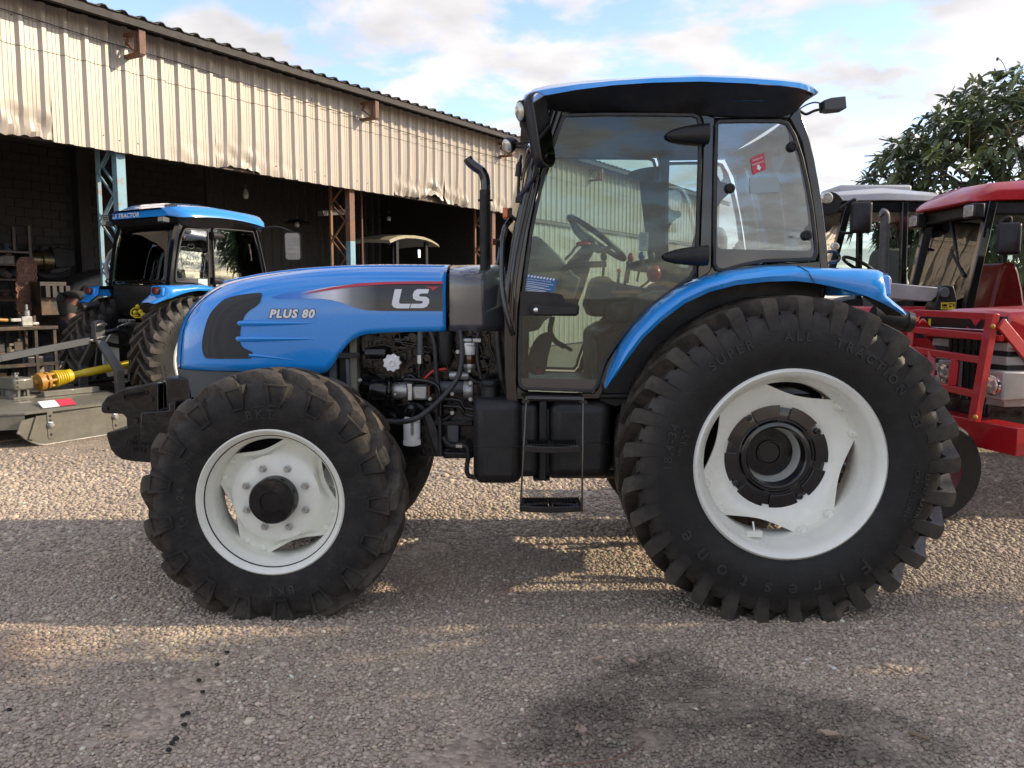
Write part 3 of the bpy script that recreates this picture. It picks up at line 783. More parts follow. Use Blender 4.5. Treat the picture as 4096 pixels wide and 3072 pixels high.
# swoosh print
def swoosh_mat():
    m = pm('swoosh_print', (.02, .02, .022), .3, coat=.4)
    nt = m.node_tree; N = nt.nodes.new; L = nt.links.new; b = nt.nodes['Principled BSDF']
    tc = N('ShaderNodeTexCoord'); sx = N('ShaderNodeSeparateXYZ'); L(tc.outputs['Object'], sx.inputs[0])
    a, c = on_hood('R4', 155, 1260, 0).x, on_hood('R4', 1420, 1260, 0).x
    mr = N('ShaderNodeMapRange'); mr.inputs['From Min'].default_value = a; mr.inputs['From Max'].default_value = c; L(sx.outputs[0], mr.inputs['Value'])
    cr = N('ShaderNodeValToRGB'); e = cr.color_ramp.elements
    e[0].position = 0.06; e[0].color = (.01, .16, .62, 1); e[1].position = .62; e[1].color = (.016, .016, .018, 1)
    for p, cc in ((.17, (.05, .22, .68, 1)), (.30, (.60, .64, .75, 1)), (.37, (.72, .72, .75, 1)), (.47, (.20, .20, .21, 1))):
        k = e.new(p); k.color = cc
    L(mr.outputs[0], cr.inputs[0]); L(cr.outputs[0], b.inputs['Base Color'])
    return m
sw = [(155, 1268), (250, 1242), (440, 1218), (600, 1192), (800, 1167), (1000, 1156), (1200, 1152), (1422, 1152), (1420, 1372), (950, 1370), (850, 1364), (760, 1343), (680, 1311), (600, 1290), (520, 1281), (380, 1281), (200, 1281)]
decal('swoosh_print', 'R4', sw, swoosh_mat(), .003, 45, smooth=False)
rs = [(390, 1249), (440, 1232), (600, 1197), (800, 1168), (1000, 1156), (1200, 1153), (1422, 1153), (1422, 1171), (1200, 1171), (1000, 1175), (800, 1188), (600, 1214)]
decal('red_stripe', 'R4', rs, M['decal_red'], .0055, 60, smooth=False)
LSL = [(1068, 1210), (1120, 1210), (1100, 1296), (1099, 1312), (1112, 1318), (1186, 1318), (1172, 1352), (1085, 1352), (1060, 1345), (1046, 1325), (1048, 1300)]
LSS = [(1210, 1225), (1232, 1210), (1321, 1210), (1312, 1242), (1260, 1243), (1246, 1252), (1252, 1264), (1300, 1267), (1320, 1282), (1321, 1310), (1305, 1338), (1275, 1350), (1180, 1350), (1192, 1318), (1262, 1318), (1275, 1308), (1270, 1297), (1225, 1294), (1203, 1280), (1200, 1252)]
for poly in (LSL, LSS): decal('logo_letter', 'R4', poly, M['decal_white'], .0055, 60, smooth=False)
decal('logo_arrow', 'R4', [(1288, 1192), (1392, 1192), (1345, 1222), (1338, 1208), (1318, 1199)], M['decal_red'], .0055, 60, smooth=False)
def hood_text(name, txt, r, cx, cy, sx, sy, mat, off, shear=.2, fat=.0, spacing=1.0):
    V, F = text_geo(txt, 1.0, shear=shear, off=fat, spacing=spacing)
    return MB().add([on_hood(r, cx + x * sx, cy - y * sy, off) for x, y, z in V], F).build(name, mat, bonnet, recalc=False, smooth=False)
hood_text('model_lettering_edge', 'PLUS 80', 'R4', 306, 1419, 84, 82, M['decal_black'], .003, .22, .11, 1.16)
hood_text('model_lettering', 'PLUS 80', 'R4', 306, 1419, 84, 82, M['decal_white'], .006, .22, .05, 1.16)

# ---- dark grey side panels behind the bonnet
gx0, gx1 = T('R4', 1472, 1300, -.385).x, T('R4', 1868, 1300, -.385).x
gz0, gz1 = T('R4', 1660, 1520, -.385).z, T('R4', 1660, 1016, -.34).z
row = []
for k in range(21):
    z = gz0 + (gz1 - gz0) * (1 - (1 - k / 20) ** 2.2); row.append((-.385 * fr((gz1 - z) / .12, 2.6), z))
row += [(-a, b) for a, b in reversed(row[:-1])]
cw = MB().loft([[(x, a, b) for a, b in row] for x in (gx0, gx1)], closed=False).build('cowl_panel', M['grey_gloss'], TR, sharp=60)
sol = cw.modifiers.new('thickness', 'SOLIDIFY'); sol.thickness = .006; sol.offset = -1
MB().bx(T('R4', 1400, 1300, -.37).x, gx1 + .05, -.27, .27, gz0 + .05, gz1 - .06).build('air_cleaner', M['black'], TR, bevel=.02)

# ---- engine and what hangs on it
ex0, ex1 = T('R7', 340, 500, -.25).x, T('R7', 1480, 500, -.25).x
ez0 = T('R7', 900, 1062, -.28).z; ezt = gz1 - .12
eb = MB(); eb.bx(ex0, ex1, -.22, .22, ez0 + .12, ezt); eb.bx(ex0 + .05, ex1 + .3, -.28, .28, ez0, ez0 + .3)
rnd = random.Random(4)
for i in range(70):   # castings, covers and bosses on the side of the block
    x = rnd.uniform(ex0 + .03, ex1 - .05); z = rnd.uniform(ez0 + .15, ezt - .03); a, b_ = rnd.uniform(.02, .09), rnd.uniform(.02, .08)
    eb.bx(x - a / 2, x + a / 2, -.22 - rnd.uniform(.02, .10), -.20, z - b_ / 2, z + b_ / 2)
for i in range(30):
    x = rnd.uniform(ex0 + .03, ex1 - .05); z = rnd.uniform(ez0 + .05, ezt - .03); hexbolt(eb, (x, -.27 - rnd.uniform(0, .05), z), rnd.uniform(.006, .012), .02)
for i in range(26):   # ribs and flanges
    x = rnd.uniform(ex0 + .05, ex1 - .1); z = rnd.uniform(ez0 + .2, ezt - .1); r_ = rnd.uniform(.015, .045)
    eb.lathe([(r_ * 1.2, .0), (r_ * 1.2, -.012), (r_, -.014), (r_, -.05 * rnd.uniform(.4, 1.2)), (r_ * .7, -.055), (.0001, -.055)], c=(x, -.24 - rnd.uniform(0, .06), z), seg=14)
engine = eb.build('engine', M['black_oily'], TR, bevel=.006)
def E(x, y, yl=-.33): return T('R7', x, y, yl)
def pipe(name, pts, r, mat, yl=-.35, seg=10, parent=None, n=6):
    P = [E(p[0], p[1], p[2] if len(p) > 2 else yl) for p in pts]
    return MB().tube(catmull(P, n), r, seg).build(name, mat, parent or engine)
pipe('coolant_hose', [(1088, 130, -.37), (1103, 250, -.40), (1096, 390, -.43), (1060, 500, -.46), (960, 625, -.50), (830, 742, -.52), (740, 790, -.52), (650, 805, -.5), (540, 800, -.42)], .0155, M['rubber_hose'])
pipe('pipe', [(868, 140), (900, 250), (910, 420), (925, 560), (938, 800), (944, 1060)], .0125, M['rubber_hose'], -.38)
pipe('pipe', [(795, 140), (795, 310)], .016, M['grey_matt'], -.38); pipe('pipe', [(795, 374), (785, 420), (786, 480)], .013, M['black_oily'], -.38)
pipe('pipe_union', [(790, 314), (790, 376)], .019, M['steel'], -.38, seg=6)
pipe('pipe', [(1222, 140), (1214, 260), (1216, 360), (1245, 490)], .012, M['rubber_hose'], -.38)
pipe('pipe', [(675, 494), (780, 500), (860, 512), (920, 545), (940, 610), (945, 760)], .012, M['black_oily'], -.42)
pipe('hose', [(1362, 140), (1385, 400), (1420, 590), (1470, 660), (1480, 700)], .017, M['rubber_hose'], -.46)
pipe('battery_cable', [(825, 490), (860, 455), (900, 428), (988, 415)], .009, M['red'], -.36)
pipe('drain_pipe', [(965, 915), (985, 955), (1020, 980), (1060, 984), (1110, 984), (1142, 1000), (1150, 1050), (1140, 1120), (1138, 1170), (1155, 1205), (1205, 1215)], .0135, M['rubber_hose'], -.42)
pipe('pipe_union', [(1058, 983), (1104, 984)], .015, M['steel'], -.425, seg=6)
pipe('pipe', [(950, 640), (1070, 645), (1105, 675), (1125, 705), (1190, 718)], .009, M['black_oily'], -.42)
pipe('pipe', [(965, 690), (1075, 696), (1108, 722), (1130, 752), (1190, 766)], .009, M['black_oily'], -.42)
for k in range(4): pipe('hose', [(705 + 12 * k, 668 + 6 * k), (800 + 8 * k, 690 + 10 * k), (842 + 12 * k, 790), (885 + 14 * k, 930), (925 + 9 * k, 1050)], .011, M['rubber_hose'], -.36)
for pts in ([(560, 210), (700, 225), (880, 262)], [(600, 300), (700, 270), (830, 170)], [(420, 250), (540, 240), (660, 300)], [(400, 350), (500, 345), (620, 330)], [(870, 330), (860, 400), (820, 460)], [(1230, 230), (1260, 330), (1290, 420), (1270, 480)], [(1290, 260), (1320, 330), (1280, 420)], [(1350, 380), (1290, 420), (1210, 420)], [(970, 470), (1000, 440), (940, 430)], [(490, 700), (600, 690), (640, 740)], [(430, 200), (520, 190), (600, 215), (700, 190)], [(460, 420), (520, 400), (560, 440), (640, 430)], [(700, 340), (760, 380), (770, 450)], [(1010, 150), (1030, 260), (1060, 330), (1080, 420)], [(880, 180), (960, 300), (1000, 420)], [(640, 160), (660, 230), (740, 250), (860, 300)], [(1300, 160), (1310, 260), (1340, 330), (1330, 420)], [(380, 200), (390, 300), (440, 380)], [(960, 540), (900, 620), (880, 700)], [(520, 715), (600, 730), (680, 700)]):
    pipe('fuel_line', pts, .005, M['black_oily'], -.36, seg=6)
for pts in ([(1120, 440), (1180, 500), (1240, 520)], [(1000, 690), (1040, 740), (960, 800)]): pipe('hose', pts, .012, M['rubber_hose'], -.33)
# oil filter
a, b_ = E(731, 770, -.40), E(731, 978, -.40); rr_ = (E(793, 870, -.40).x - E(670, 870, -.40).x) / 2
of = MB().lathe([(rr_ * .86, 0), (rr_, .01), (rr_, a.z - b_.z - .012), (rr_ * .8, a.z - b_.z), (rr_ * .5, a.z - b_.z + .012)], c=(a.x, a.y, b_.z), axis='z', seg=28).build('oil_filter', M['white'], engine)
ob = MB()
for k in range(22):
    an = 2 * math.pi * k / 22; ob.bx(a.x + rr_ * math.cos(an) - .002, a.x + rr_ * math.cos(an) + .002, a.y + rr_ * math.sin(an) - .003, a.y + rr_ * math.sin(an) + .003, b_.z + .004, b_.z + .03)
ob.build('filter_grip', M['white'], engine)
fb = MB(); rng_ = random.Random(3)
for k in range(16):
    z = E(731, 813 + k * 6, -.44).z; fb.bx(a.x - .001, a.x + .017, a.y - rr_ - .003, a.y - rr_ + .004, z, z + rng_.uniform(.001, .0025))
fb.build('bar_code', M['decal_black'], engine)
V, F = text_geo('Perkins', .03); MB().add([(a.x + .03 + x * .6, a.y - rr_ * .93 + max(0, x) * .2, E(731, 815, -.44).z + y * .6) for x, y, z in V], F).build('filter_lettering', M['decal_black'], engine, recalc=False, smooth=False)
MB().lathe([(rr_ * .75, 0), (rr_ * .9, .02), (rr_ * .9, .05), (rr_ * .5, .07)], c=(a.x, a.y, a.z + .003), axis='z', seg=20).build('filter_head', M['black_oily'], engine)
# fuel filter with glass bowl
c = E(1156, 300, -.38); rr_ = (E(1203, 300, -.38).x - E(1110, 300, -.38).x) / 2
def vcyl(name, y0, y1, r, mat, prof=None):
    z0, z1 = E(1156, y1, -.38).z, E(1156, y0, -.38).z
    return MB().lathe([(r * .92, z0), (r, z0 + .005), (r, z1 - .005), (r * .92, z1)], c=(c.x, c.y, 0), axis='z', seg=24).build(name, mat, engine)
vcyl('fuel_filter', 222, 310, rr_, M['white']); vcyl('filter_bowl', 311, 376, rr_ * .95, pm('amber_bowl', (.05, .018, .008), .1, coat=.8)); vcyl('filter_base', 377, 412, rr_ * 1.02, M['silver']); vcyl('filter_head', 190, 221, rr_ * 1.08, M['silver']); vcyl('drain_knob', 414, 440, rr_ * .3, M['white'])
MB().bx(c.x - .02, E(1246, 205, -.38).x, c.y - .03, c.y + .03, E(1, 220, -.38).z, E(1, 190, -.38).z).build('filter_bracket', M['silver'], engine, bevel=.004)
V, F = text_geo('Perkins', .03); MB().add([(c.x + .012 + x * .55, c.y - rr_ * 1.01 + max(0, x) * .12, E(1156, 250, -.42).z + y * .55) for x, y, z in V], F).build('filter_lettering', M['decal_black'], engine, recalc=False, smooth=False)
# oil filler cap
c = E(587, 372, -.43); cap = MB(); pr = []
for j, (y, s) in enumerate(((0.03, .8), (.02, 1.), (-.005, 1.), (-.012, .9))):
    pr.append([(c.x + s * (.048 + .004 * math.cos(9 * 2 * math.pi * k / 72)) * math.cos(2 * math.pi * k / 72), c.y + y, c.z + s * (.048 + .004 * math.cos(9 * 2 * math.pi * k / 72)) * math.sin(2 * math.pi * k / 72)) for k in range(72)])
cap.loft(pr); cap.lathe([(.02, -.012), (.018, -.018), (.012, -.018), (.010, -.013)], c=c, seg=20, closed=True); cap.build('filler_cap', M['white'], engine, sharp=50)
MB().cyl((c.x, c.y + .02, c.z), (c.x - .03, c.y + .2, c.z - .02), .032).build('filler_neck', M['black_oily'], engine)
# hydraulic pump
def hcyl(name, xa, xb, yt, yb, mat, yl=-.36, seg=28, lip=.0):
    z = (E(xa, yt, yl).z + E(xa, yb, yl).z) / 2; r = abs(E(xa, yt, yl).z - E(xa, yb, yl).z) / 2; p0, p1 = E(xa, yt, yl).x, E(xb, yt, yl).x
    return MB().lathe([(r * .93, p0), (r, p0 + .006), (r, p1 - .006), (r * .93, p1)], c=(0, yl, z), axis='x', seg=seg).build(name, mat, engine)
hcyl('pump_drive', 430, 562, 500, 652, M['black_oily']); hcyl('pump_flange', 564, 590, 468, 690, M['black_oily']); hcyl('hydraulic_pump', 592, 700, 515, 636, M['silver'])
MB().bx(E(702, 0).x, E(742, 0).x, -.41, -.3, E(0, 640).z, E(0, 510).z).build('pump_plate', M['steel'], engine, bevel=.006)
MB().bx(E(743, 0).x, E(850, 0).x, -.41, -.3, E(0, 634).z, E(0, 530).z).build('pump_end', M['silver'], engine, bevel=.012)
MB().bx(E(852, 0).x, E(868, 0).x, -.40, -.31, E(0, 630).z, E(0, 532).z).build('pump_cover', pm('rusty_iron', (.16, .07, .03), .7, var=.4, scale=30), engine, bevel=.006)
hcyl('starter_motor', 935, 1112, 506, 602, M['grey_matt'], -.34); hcyl('starter_end', 1114, 1186, 500, 650, M['silver'], -.33); hcyl('solenoid', 1010, 1150, 432, 496, M['silver'], -.34)
hcyl('pulley', 610, 680, 160, 250, M['black_oily'], -.3); hcyl('injection_pump', 395, 540, 255, 350, M['black_oily'], -.34)
p = E(978, 140, -.35); q = E(978, 372, -.35)
MB().lathe([(.04, q.z), (.046, q.z + .02), (.046, p.z)], c=(p.x, p.y, 0), axis='z', seg=20).build('breather_can', M['black'], engine)
for x, y in ((1165, 520), (1165, 640), (1030, 600), (1070, 290), (880, 520), (610, 600), (350, 500), (865, 635), (1030, 740)):
    b = MB(); k = E(x, y, -.39); hexbolt(b, k, .009, .016); b.build('bolt', M['steel'], engine)
MB().bx(E(870, 0).x, E(1180, 0).x, -.36, -.28, E(0, 830).z, E(0, 795).z).build('mount_rail', M['black_oily'], engine, bevel=.005)
MB().bx(E(960, 0).x, E(1185, 0).x, -.40, -.3, E(0, 1060).z, E(0, 1010).z).build('mount_rail', M['black_oily'], engine, bevel=.01)
MB().bx(E(990, 0).x, E(1075, 0).x, -.37, -.30, E(0, 950).z, E(0, 825).z).build('cover_plate', M['grey_matt'], engine, bevel=.005)
# radiator, seen in the wheel arch
beige = pm('dusty_beige_panel', (.20, .19, .14), .7, var=.15, dust=.2)
MB().bx(E(110, 0).x, E(168, 0).x, -.33, .33, E(0, 620).z, E(0, 60).z).build('radiator', M['grey_matt'], TR, bevel=.006)
MB().bx(E(262, 0).x, E(318, 0).x, -.32, .32, E(0, 640).z, E(0, 60).z).build('fan_shroud', beige, TR, bevel=.006)
MB().bx(E(176, 0).x, E(250, 0).x, -.30, .30, E(0, 640).z, E(0, 60).z).build('radiator_core', M['black'], TR, bevel=.006)
br = MB(); br.bx(E(200, 0).x, E(356, 0).x, -.39, -.375, E(0, 332).z, E(0, 292).z); br.bx(E(200, 0).x, E(225, 0).x, -.375, -.3, E(0, 332).z, E(0, 292).z); hexbolt(br, (E(338, 0).x, -.39, E(0, 310).z), .008, .012)
br.build('radiator_bracket', M['black'], TR, bevel=.003)
MB().cyl((E(262, 0).x, -.37, E(0, 340).z), (E(268, 0).x, -.37, E(0, 580).z), .012, seg=8).build('radiator_stay', M['grey_matt'], TR)

# ---- frame, axles and gearbox
fm = MB(); fm.bx(ex1 - .1, RW.x + .25, -.25, .25, .62, 1.12); fm.bx(ex1 + .2, RW.x + .3, -.2, .2, .56, .7)
fm.build('gearbox', M['black_oily'], TR, bevel=.04, bseg=3)
ax = MB(); ax.lathe([(.13, -.60), (.14, -.45), (.20, -.3), (.22, 0), (.20, .3), (.14, .45), (.13, .60)], c=(RW.x, 0, RW.z), seg=24); ax.build('rear_axle', M['black_oily'], TR)
fa = MB(); fa.tube([(FW.x, -.66, FW.z), (FW.x, -.4, FW.z - .02), (FW.x, 0, FW.z + .04), (FW.x, .4, FW.z - .02), (FW.x, .66, FW.z)], [.10, .075, .11, .075, .10], 16); fa.build('front_axle', M['black_oily'], TR)
MB().bx(FW.x - .55, ex0 + .2, -.2, .2, FW.z + .10, FW.z + .30).build('front_frame', M['black_oily'], TR, bevel=.02)
MB().tube([(FW.x + .2, -.1, FW.z + .06), (ex1 + .2, -.05, ez0 + .12)], .035, 12).build('drive_shaft', M['black_oily'], TR)

# ---- fuel tank
def K(x, y, yl): return T('R7', x, y, yl)
def rbox(name, xa, xb, ya, yb, yl0, yl1, mat, bev, parent=TR, seg=5):
    A, B = K(xa, yb, yl0), K(xb, ya, yl0)
    return MB().bx(A.x, B.x, yl0, yl1, A.z, B.z).build(name, mat, parent, bevel=bev, bseg=seg)
tank = rbox('fuel_tank', 1184, 1546, 645, 1272, -.70, -.28, M['tank'], .055)
rbox('tank_section', 1500, 1674, 668, 1222, -.665, -.28, M['tank'], .045, tank)
rbox('tank_section', 1745, 2208, 660, 1236, -.69, -.28, M['tank'], .06, tank)
rbox('tank_section', 1640, 1790, 700, 1215, -.63, -.28, M['tank'], .03, tank)
rbox('tank_strap', 1672, 1728, 655, 1240, -.660, -.64, M['black'], .006, tank, 2)
rbox('seam', 1188, 1542, 988, 994, -.703, -.69, M['tank'], .002, tank, 1); rbox('seam', 1750, 2204, 958, 964, -.693, -.68, M['tank'], .002, tank, 1)
n0, n1 = K(1311, 690, -.52), K(1311, 545, -.52); nr = (K(1377, 600, -.52).x - K(1246, 600, -.52).x) / 2
MB().lathe([(nr * 1.15, n0.z - .03), (nr, n0.z + .02), (nr, n1.z)], c=(n0.x, -.52, 0), axis='z', seg=32).build('filler_neck', M['tank'], tank)
cp = MB(); rg = []
for z, s in ((n1.z, .98), (n1.z + .004, 1.04), (n1.z + .028, 1.04), (n1.z + .034, .97)):
    rg.append([(n0.x + nr * s * (1 + .018 * math.cos(20 * 2 * math.pi * k / 80)) * math.cos(2 * math.pi * k / 80), -.52 + nr * s * (1 + .018 * math.cos(20 * 2 * math.pi * k / 80)) * math.sin(2 * math.pi * k / 80), z) for k in range(80)])
cp.loft(rg).build('fuel_cap', M['black'], tank, sharp=50)
MB().bx(K(1630, 0, -.6).x, K(1755, 0, -.6).x, -.62, -.5, K(0, 1236, -.6).z, K(0, 1214, -.6).z).build('tank_bracket', M['black'], tank, bevel=.004)
# the same tank shape on the far side is a battery box
MB().bx(K(1250, 0, -.6).x, K(2150, 0, -.6).x, .28, .66, K(0, 1230, -.6).z, K(0, 660, -.6).z).build('battery_box', M['tank'], TR, bevel=.05, bseg=4)

# ---- access ladder
ld = MB()
lt, lb = K(1578, 615, -.80), K(1532, 1446, -.86); rt_, rb_ = K(1994, 622, -.80), K(1984, 1466, -.86)
def flat_bar(mb, p, q, w, t):
    d = (q - p).normalized(); sx_ = Vector((0, 1, 0)); s2 = d.cross(sx_).normalized()
    mb.add([p + s2 * a + sx_ * b for a, b in ((-t, -w), (t, -w), (t, w), (-t, w))] + [q + s2 * a + sx_ * b for a, b in ((-t, -w), (t, -w), (t, w), (-t, w))], [(3, 2, 1, 0), (4, 5, 6, 7), (0, 1, 5, 4), (1, 2, 6, 5), (2, 3, 7, 6), (3, 0, 4, 7)])
flat_bar(ld, lt, lb, .022, .005); flat_bar(ld, rt_, rb_, .022, .005)
ladder = ld.build('ladder', M['black_gloss'], TR, bevel=.002)
MB().cyl(K(1578, 632, -.80), K(1996, 640, -.80), .016, seg=14).build('ladder_bar', M['black_gloss'], ladder)
for x, y in ((1560, 655), (2010, 665), (1585, 650), (1985, 655)):
    b = MB(); k = K(x, y, -.81); hexbolt(b, k, .010, .018); b.build('bolt', M['black_gloss'], ladder)
def tread(xa, xb, y, yl0, yl1):
    A, B = K(xa, y, yl0), K(xb, y, yl0); z = A.z; mb = MB(); n = 14
    def out_(s, d): 
        P = []
        for k in range(n + 1):
            t = k / n; P.append((A.x + d + (B.x - A.x - 2 * d) * t, yl0 + d - .03 * (4 * t * (1 - t))))
        return P + [(B.x - d, yl1 - d), (A.x + d, yl1 - d)]
    o, i = out_(0, 0), out_(0, .02); m_ = len(o)
    V = [(x, y_, z) for x, y_ in o] + [(x, y_, z) for x, y_ in i] + [(x, y_, z - .03) for x, y_ in o] + [(x, y_, z - .03) for x, y_ in i]; F = []
    for k in range(m_):
        j = (k + 1) % m_; F += [(k, j, m_ + j, m_ + k), (2 * m_ + j, 2 * m_ + k, 3 * m_ + k, 3 * m_ + j), (j, k, 2 * m_ + k, 2 * m_ + j), (m_ + k, m_ + j, 3 * m_ + j, 3 * m_ + k)]
    mb.add(V, F); w = B.x - A.x
    mb.bx(A.x + w * .47, A.x + w * .53, yl0 - .02, yl1 - .01, z - .02, z + .001)
    step = mb.build('step', M['black_gloss'], ladder, bevel=.002)
    for s0, s1 in ((.05, .46), (.54, .95)):
        for yy in (yl0 + .012, (yl0 + yl1) / 2, yl1 - .035):
            g = MB(); xa_, xb_ = A.x + w * s0, A.x + w * s1; N_ = 16
            top = [(xa_ + (xb_ - xa_) * k / N_, z + (.010 if k % 2 else -.002)) for k in range(N_ + 1)]
            g.prism(top + [(xb_, z - .018), (xa_, z - .018)], yy, yy + .012); g.build('grip_bar', M['black_gloss'], step)
tread(1558, 1985, 985, -.86, -.68); tread(1530, 1984, 1425, -.92, -.74)

# ---- front weights
wp = [(905, 1078), (908, 1030), (955, 965), (1080, 905), (1250, 870), (1392, 842), (1412, 850), (1412, 1080), (1480, 1100), (1480, 1400), (1420, 1500), (1330, 1545), (1200, 1535), (1090, 1518), (1030, 1480), (990, 1430), (950, 1300), (960, 1278), (1130, 1238), (1128, 1150), (1095, 1116), (935, 1112), (912, 1100)]
w_out = XZ(wp, -.30, 'R3')
wfr = MB().bx(T('R3', 1420, 0, -.3).x, T('R3', 1650, 0, -.3).x, -.30, .30, T('R3', 0, 1330, -.3).z, T('R3', 0, 800, -.3).z).build('weight_carrier', M['black_oily'], TR, bevel=.01)
for k in range(8):
    y0 = -.32 + k * .08
    mb = MB().prism(w_out, y0 + .004, y0 + .076); w = mb.build('front_weight', M['black_oily'], TR, bevel=.006)
    if k == 0:
        for cx, cy, r_ in ((940, 1070, .012), (1340, 985, .012), (1200, 1180, .020)):
            b = MB(); c = T('R3', cx, cy, y0); b.lathe([(r_ * 1.3, .004), (r_ * 1.3, -.004), (r_, -.004), (r_ * .9, -.012), (.0001, -.012)], c=(c.x, y0 + .004, c.z), seg=20); b.build('boss', M['black_oily'], w)
        g = MB(); A, B = T('R3', 1090, 985, y0), T('R3', 1290, 915, y0); g.tube(catmull([T('R3', x, y, y0) for x, y in ((1095, 950), (1105, 990), (1180, 975), (1290, 945), (1295, 915), (1200, 930), (1095, 950))], 5), .004, 6); g.build('hand_slot_rim', M['black_oily'], w)
        MB().prism(XZ([(1110, 945), (1285, 915), (1285, 945), (1110, 980)], y0, 'R3'), y0 + .0025, y0 + .01).build('hand_slot_shade', pm('slot_shade_black', (.003, .003, .003), .9), w)  # near-black plate on the face, the slot's shade put into its colour
        for txt, cy in (('LST', 1345), ('DIMOERA', 1390), ('40 Kg', 1450)):
            V, F = text_geo(txt, .045, extrude=.003); c = T('R3', 1235, cy, y0); MB().add([(c.x + x * .8, y0 + .003 - z, c.z + y * .8) for x, y, z in V], F).build('cast_lettering', M['black_oily'], w)
        for y_a, y_b in ((1300, 1355), (1368, 1402), (1420, 1470)):
            fr_ = XZ([(1180, y_a), (1285, y_a), (1285, y_b), (1180, y_b)], y0, 'R3'); MB().ring(fr_, inset(fr_, .004), y0 + .0, y0 + .006).build('cast_frame', M['black_oily'], w)
sb = MB(); sb.prism(XZ([(1250, 1105), (1500, 1085), (1500, 1020), (1560, 1010), (1560, 1370), (1258, 1372), (1245, 1340)], -.36, 'R3'), -.37, -.325)
sb.build('weight_bracket', M['black_oily'], TR, bevel=.006)
# ------------------------------------------------------------------ cab
CY = -.66          # plane of the near cab side (local y)
def prism_part(name, pts, y0, y1, mat, parent=TR, bevel=.008, both=True, yl=CY, sm=0):
    poly = XZ(pts, yl)
    if sm: poly = smooth2(poly, sm)
    o = MB().prism(poly, y0, y1).build(name, mat, parent, bevel=bevel)
    if both: mirror_obj(o)
    return o
q1 = lambda *p: [('Q1', a, b) for a, b in p]
q3 = lambda *p: [('Q3', a, b) for a, b in p]
a_out = q1((398, 318), (352, 470), (308, 620), (265, 780), (228, 940), (196, 1100), (172, 1260), (155, 1420)) + q3((142, 800), (138, 1000), (140, 1250), (152, 1480))
a_in = q3((258, 1480), (246, 1300), (250, 1000), (260, 700), (288, 480), (323, 230)) + q1((300, 1008), (330, 860), (363, 700), (430, 500), (484, 345), (500, 318))
prism_part('front_pillar', a_out + a_in, CY - .005, CY + .075, M['black_gloss'])
# gutters along the pillar
for pts, r_ in ((q1((430, 318), (380, 480), (330, 660), (288, 830), (250, 1000), (220, 1150), (200, 1300), (186, 1450)), .010), (q1((455, 330), (400, 500), (350, 680), (305, 860), (268, 1020), (240, 1180), (222, 1330)) + q3((222, 900), (212, 1200)), .007)):
    g = MB().tube(catmull([T(*p, CY - .012) for p in pts], 5), r_, 8).build('pillar_trim', M['black_gloss'], TR); mirror_obj(g)
# handrail curving down in front of the door
hr = MB().tube(catmull([T('R4', x, y, y2) for x, y, y2 in ((1925, 700, -.60), (1880, 760, -.66), (1862, 860, -.69), (1855, 1050, -.70), (1862, 1200, -.71), (1885, 1360, -.72), (1920, 1490, -.72), (1938, 1545, -.70))], 6), .014, 10).build('handrail', M['black_gloss'], TR)
b_p = q1((1243, 345), (1330, 372), (1322, 600), (1318, 900), (1310, 1210)) + q3((1845, 395), (1740, 460)) + q1((1228, 1205), (1238, 1150), (1246, 900), (1256, 600), (1260, 400))
prism_part('middle_pillar', b_p, CY - .003, CY + .08, M['black_gloss'])
c_p = q1((1738, 372), (1785, 300), (1815, 380), (1850, 480), (1880, 610), (1905, 750), (1925, 880), (1940, 1010), (1950, 1110), (1957, 1215), (1905, 1215), (1898, 1130), (1880, 950), (1855, 780), (1830, 640), (1805, 510))
prism_part('rear_pillar', c_p, CY - .003, CY + .09, M['black_gloss'])
prism_part('roof_rail', q1((395, 300), (1790, 296), (1745, 378), (1330, 384), (1250, 356), (1215, 346), (492, 344)), CY + .002, CY + .08, M['black_gloss'])
sill = q3((1845, 392), (1740, 462), (1690, 455), (1600, 518), (1480, 605), (1330, 718), (1200, 848), (1080, 998), (990, 1138), (936, 1282), (920, 1355), (880, 1396), (600, 1388), (300, 1376), (252, 1340), (240, 1445), (925, 1442), (965, 1355), (985, 1318), (1050, 1205), (1130, 1066), (1220, 936), (1330, 812), (1450, 694), (1600, 584), (1750, 496))
prism_part('door_sill', sill, CY - .004, CY + .06, M['black_gloss'], bevel=.004)
prism_part('window_sill', q1((1310, 1200), (1905, 1170), (1957, 1215), (1900, 1225), (1700, 1215), (1500, 1230), (1330, 1275), (1250, 1300), (1228, 1255)), CY - .001, CY + .08, M['black_gloss'], bevel=.004)

# door
d_out = q1((492, 352), (700, 347), (1000, 348), (1205, 351), (1240, 366), (1254, 410), (1252, 600), (1243, 900), (1234, 1150)) + q3((1728, 385), (1686, 448), (1596, 512), (1476, 599), (1326, 711), (1196, 841), (1076, 990), (986, 1130), (932, 1276), (914, 1345), (878, 1387), (600, 1380), (305, 1369), (266, 1342), (252, 1290), (255, 1000), (266, 700), (294, 480), (329, 230)) + q1((303, 1008), (368, 700), (434, 500), (476, 375))
dpoly = XZ(d_out, CY - .02); din = inset(dpoly, .016)
door = MB().ring(dpoly, din, CY - .028, CY + .004).build('door', M['rubber_hose'], TR, bevel=.003)
dg_ = MB().prism(inset(dpoly, .010), CY - .016, CY - .011).build('door_glass', M['glass'], door, smooth=False)
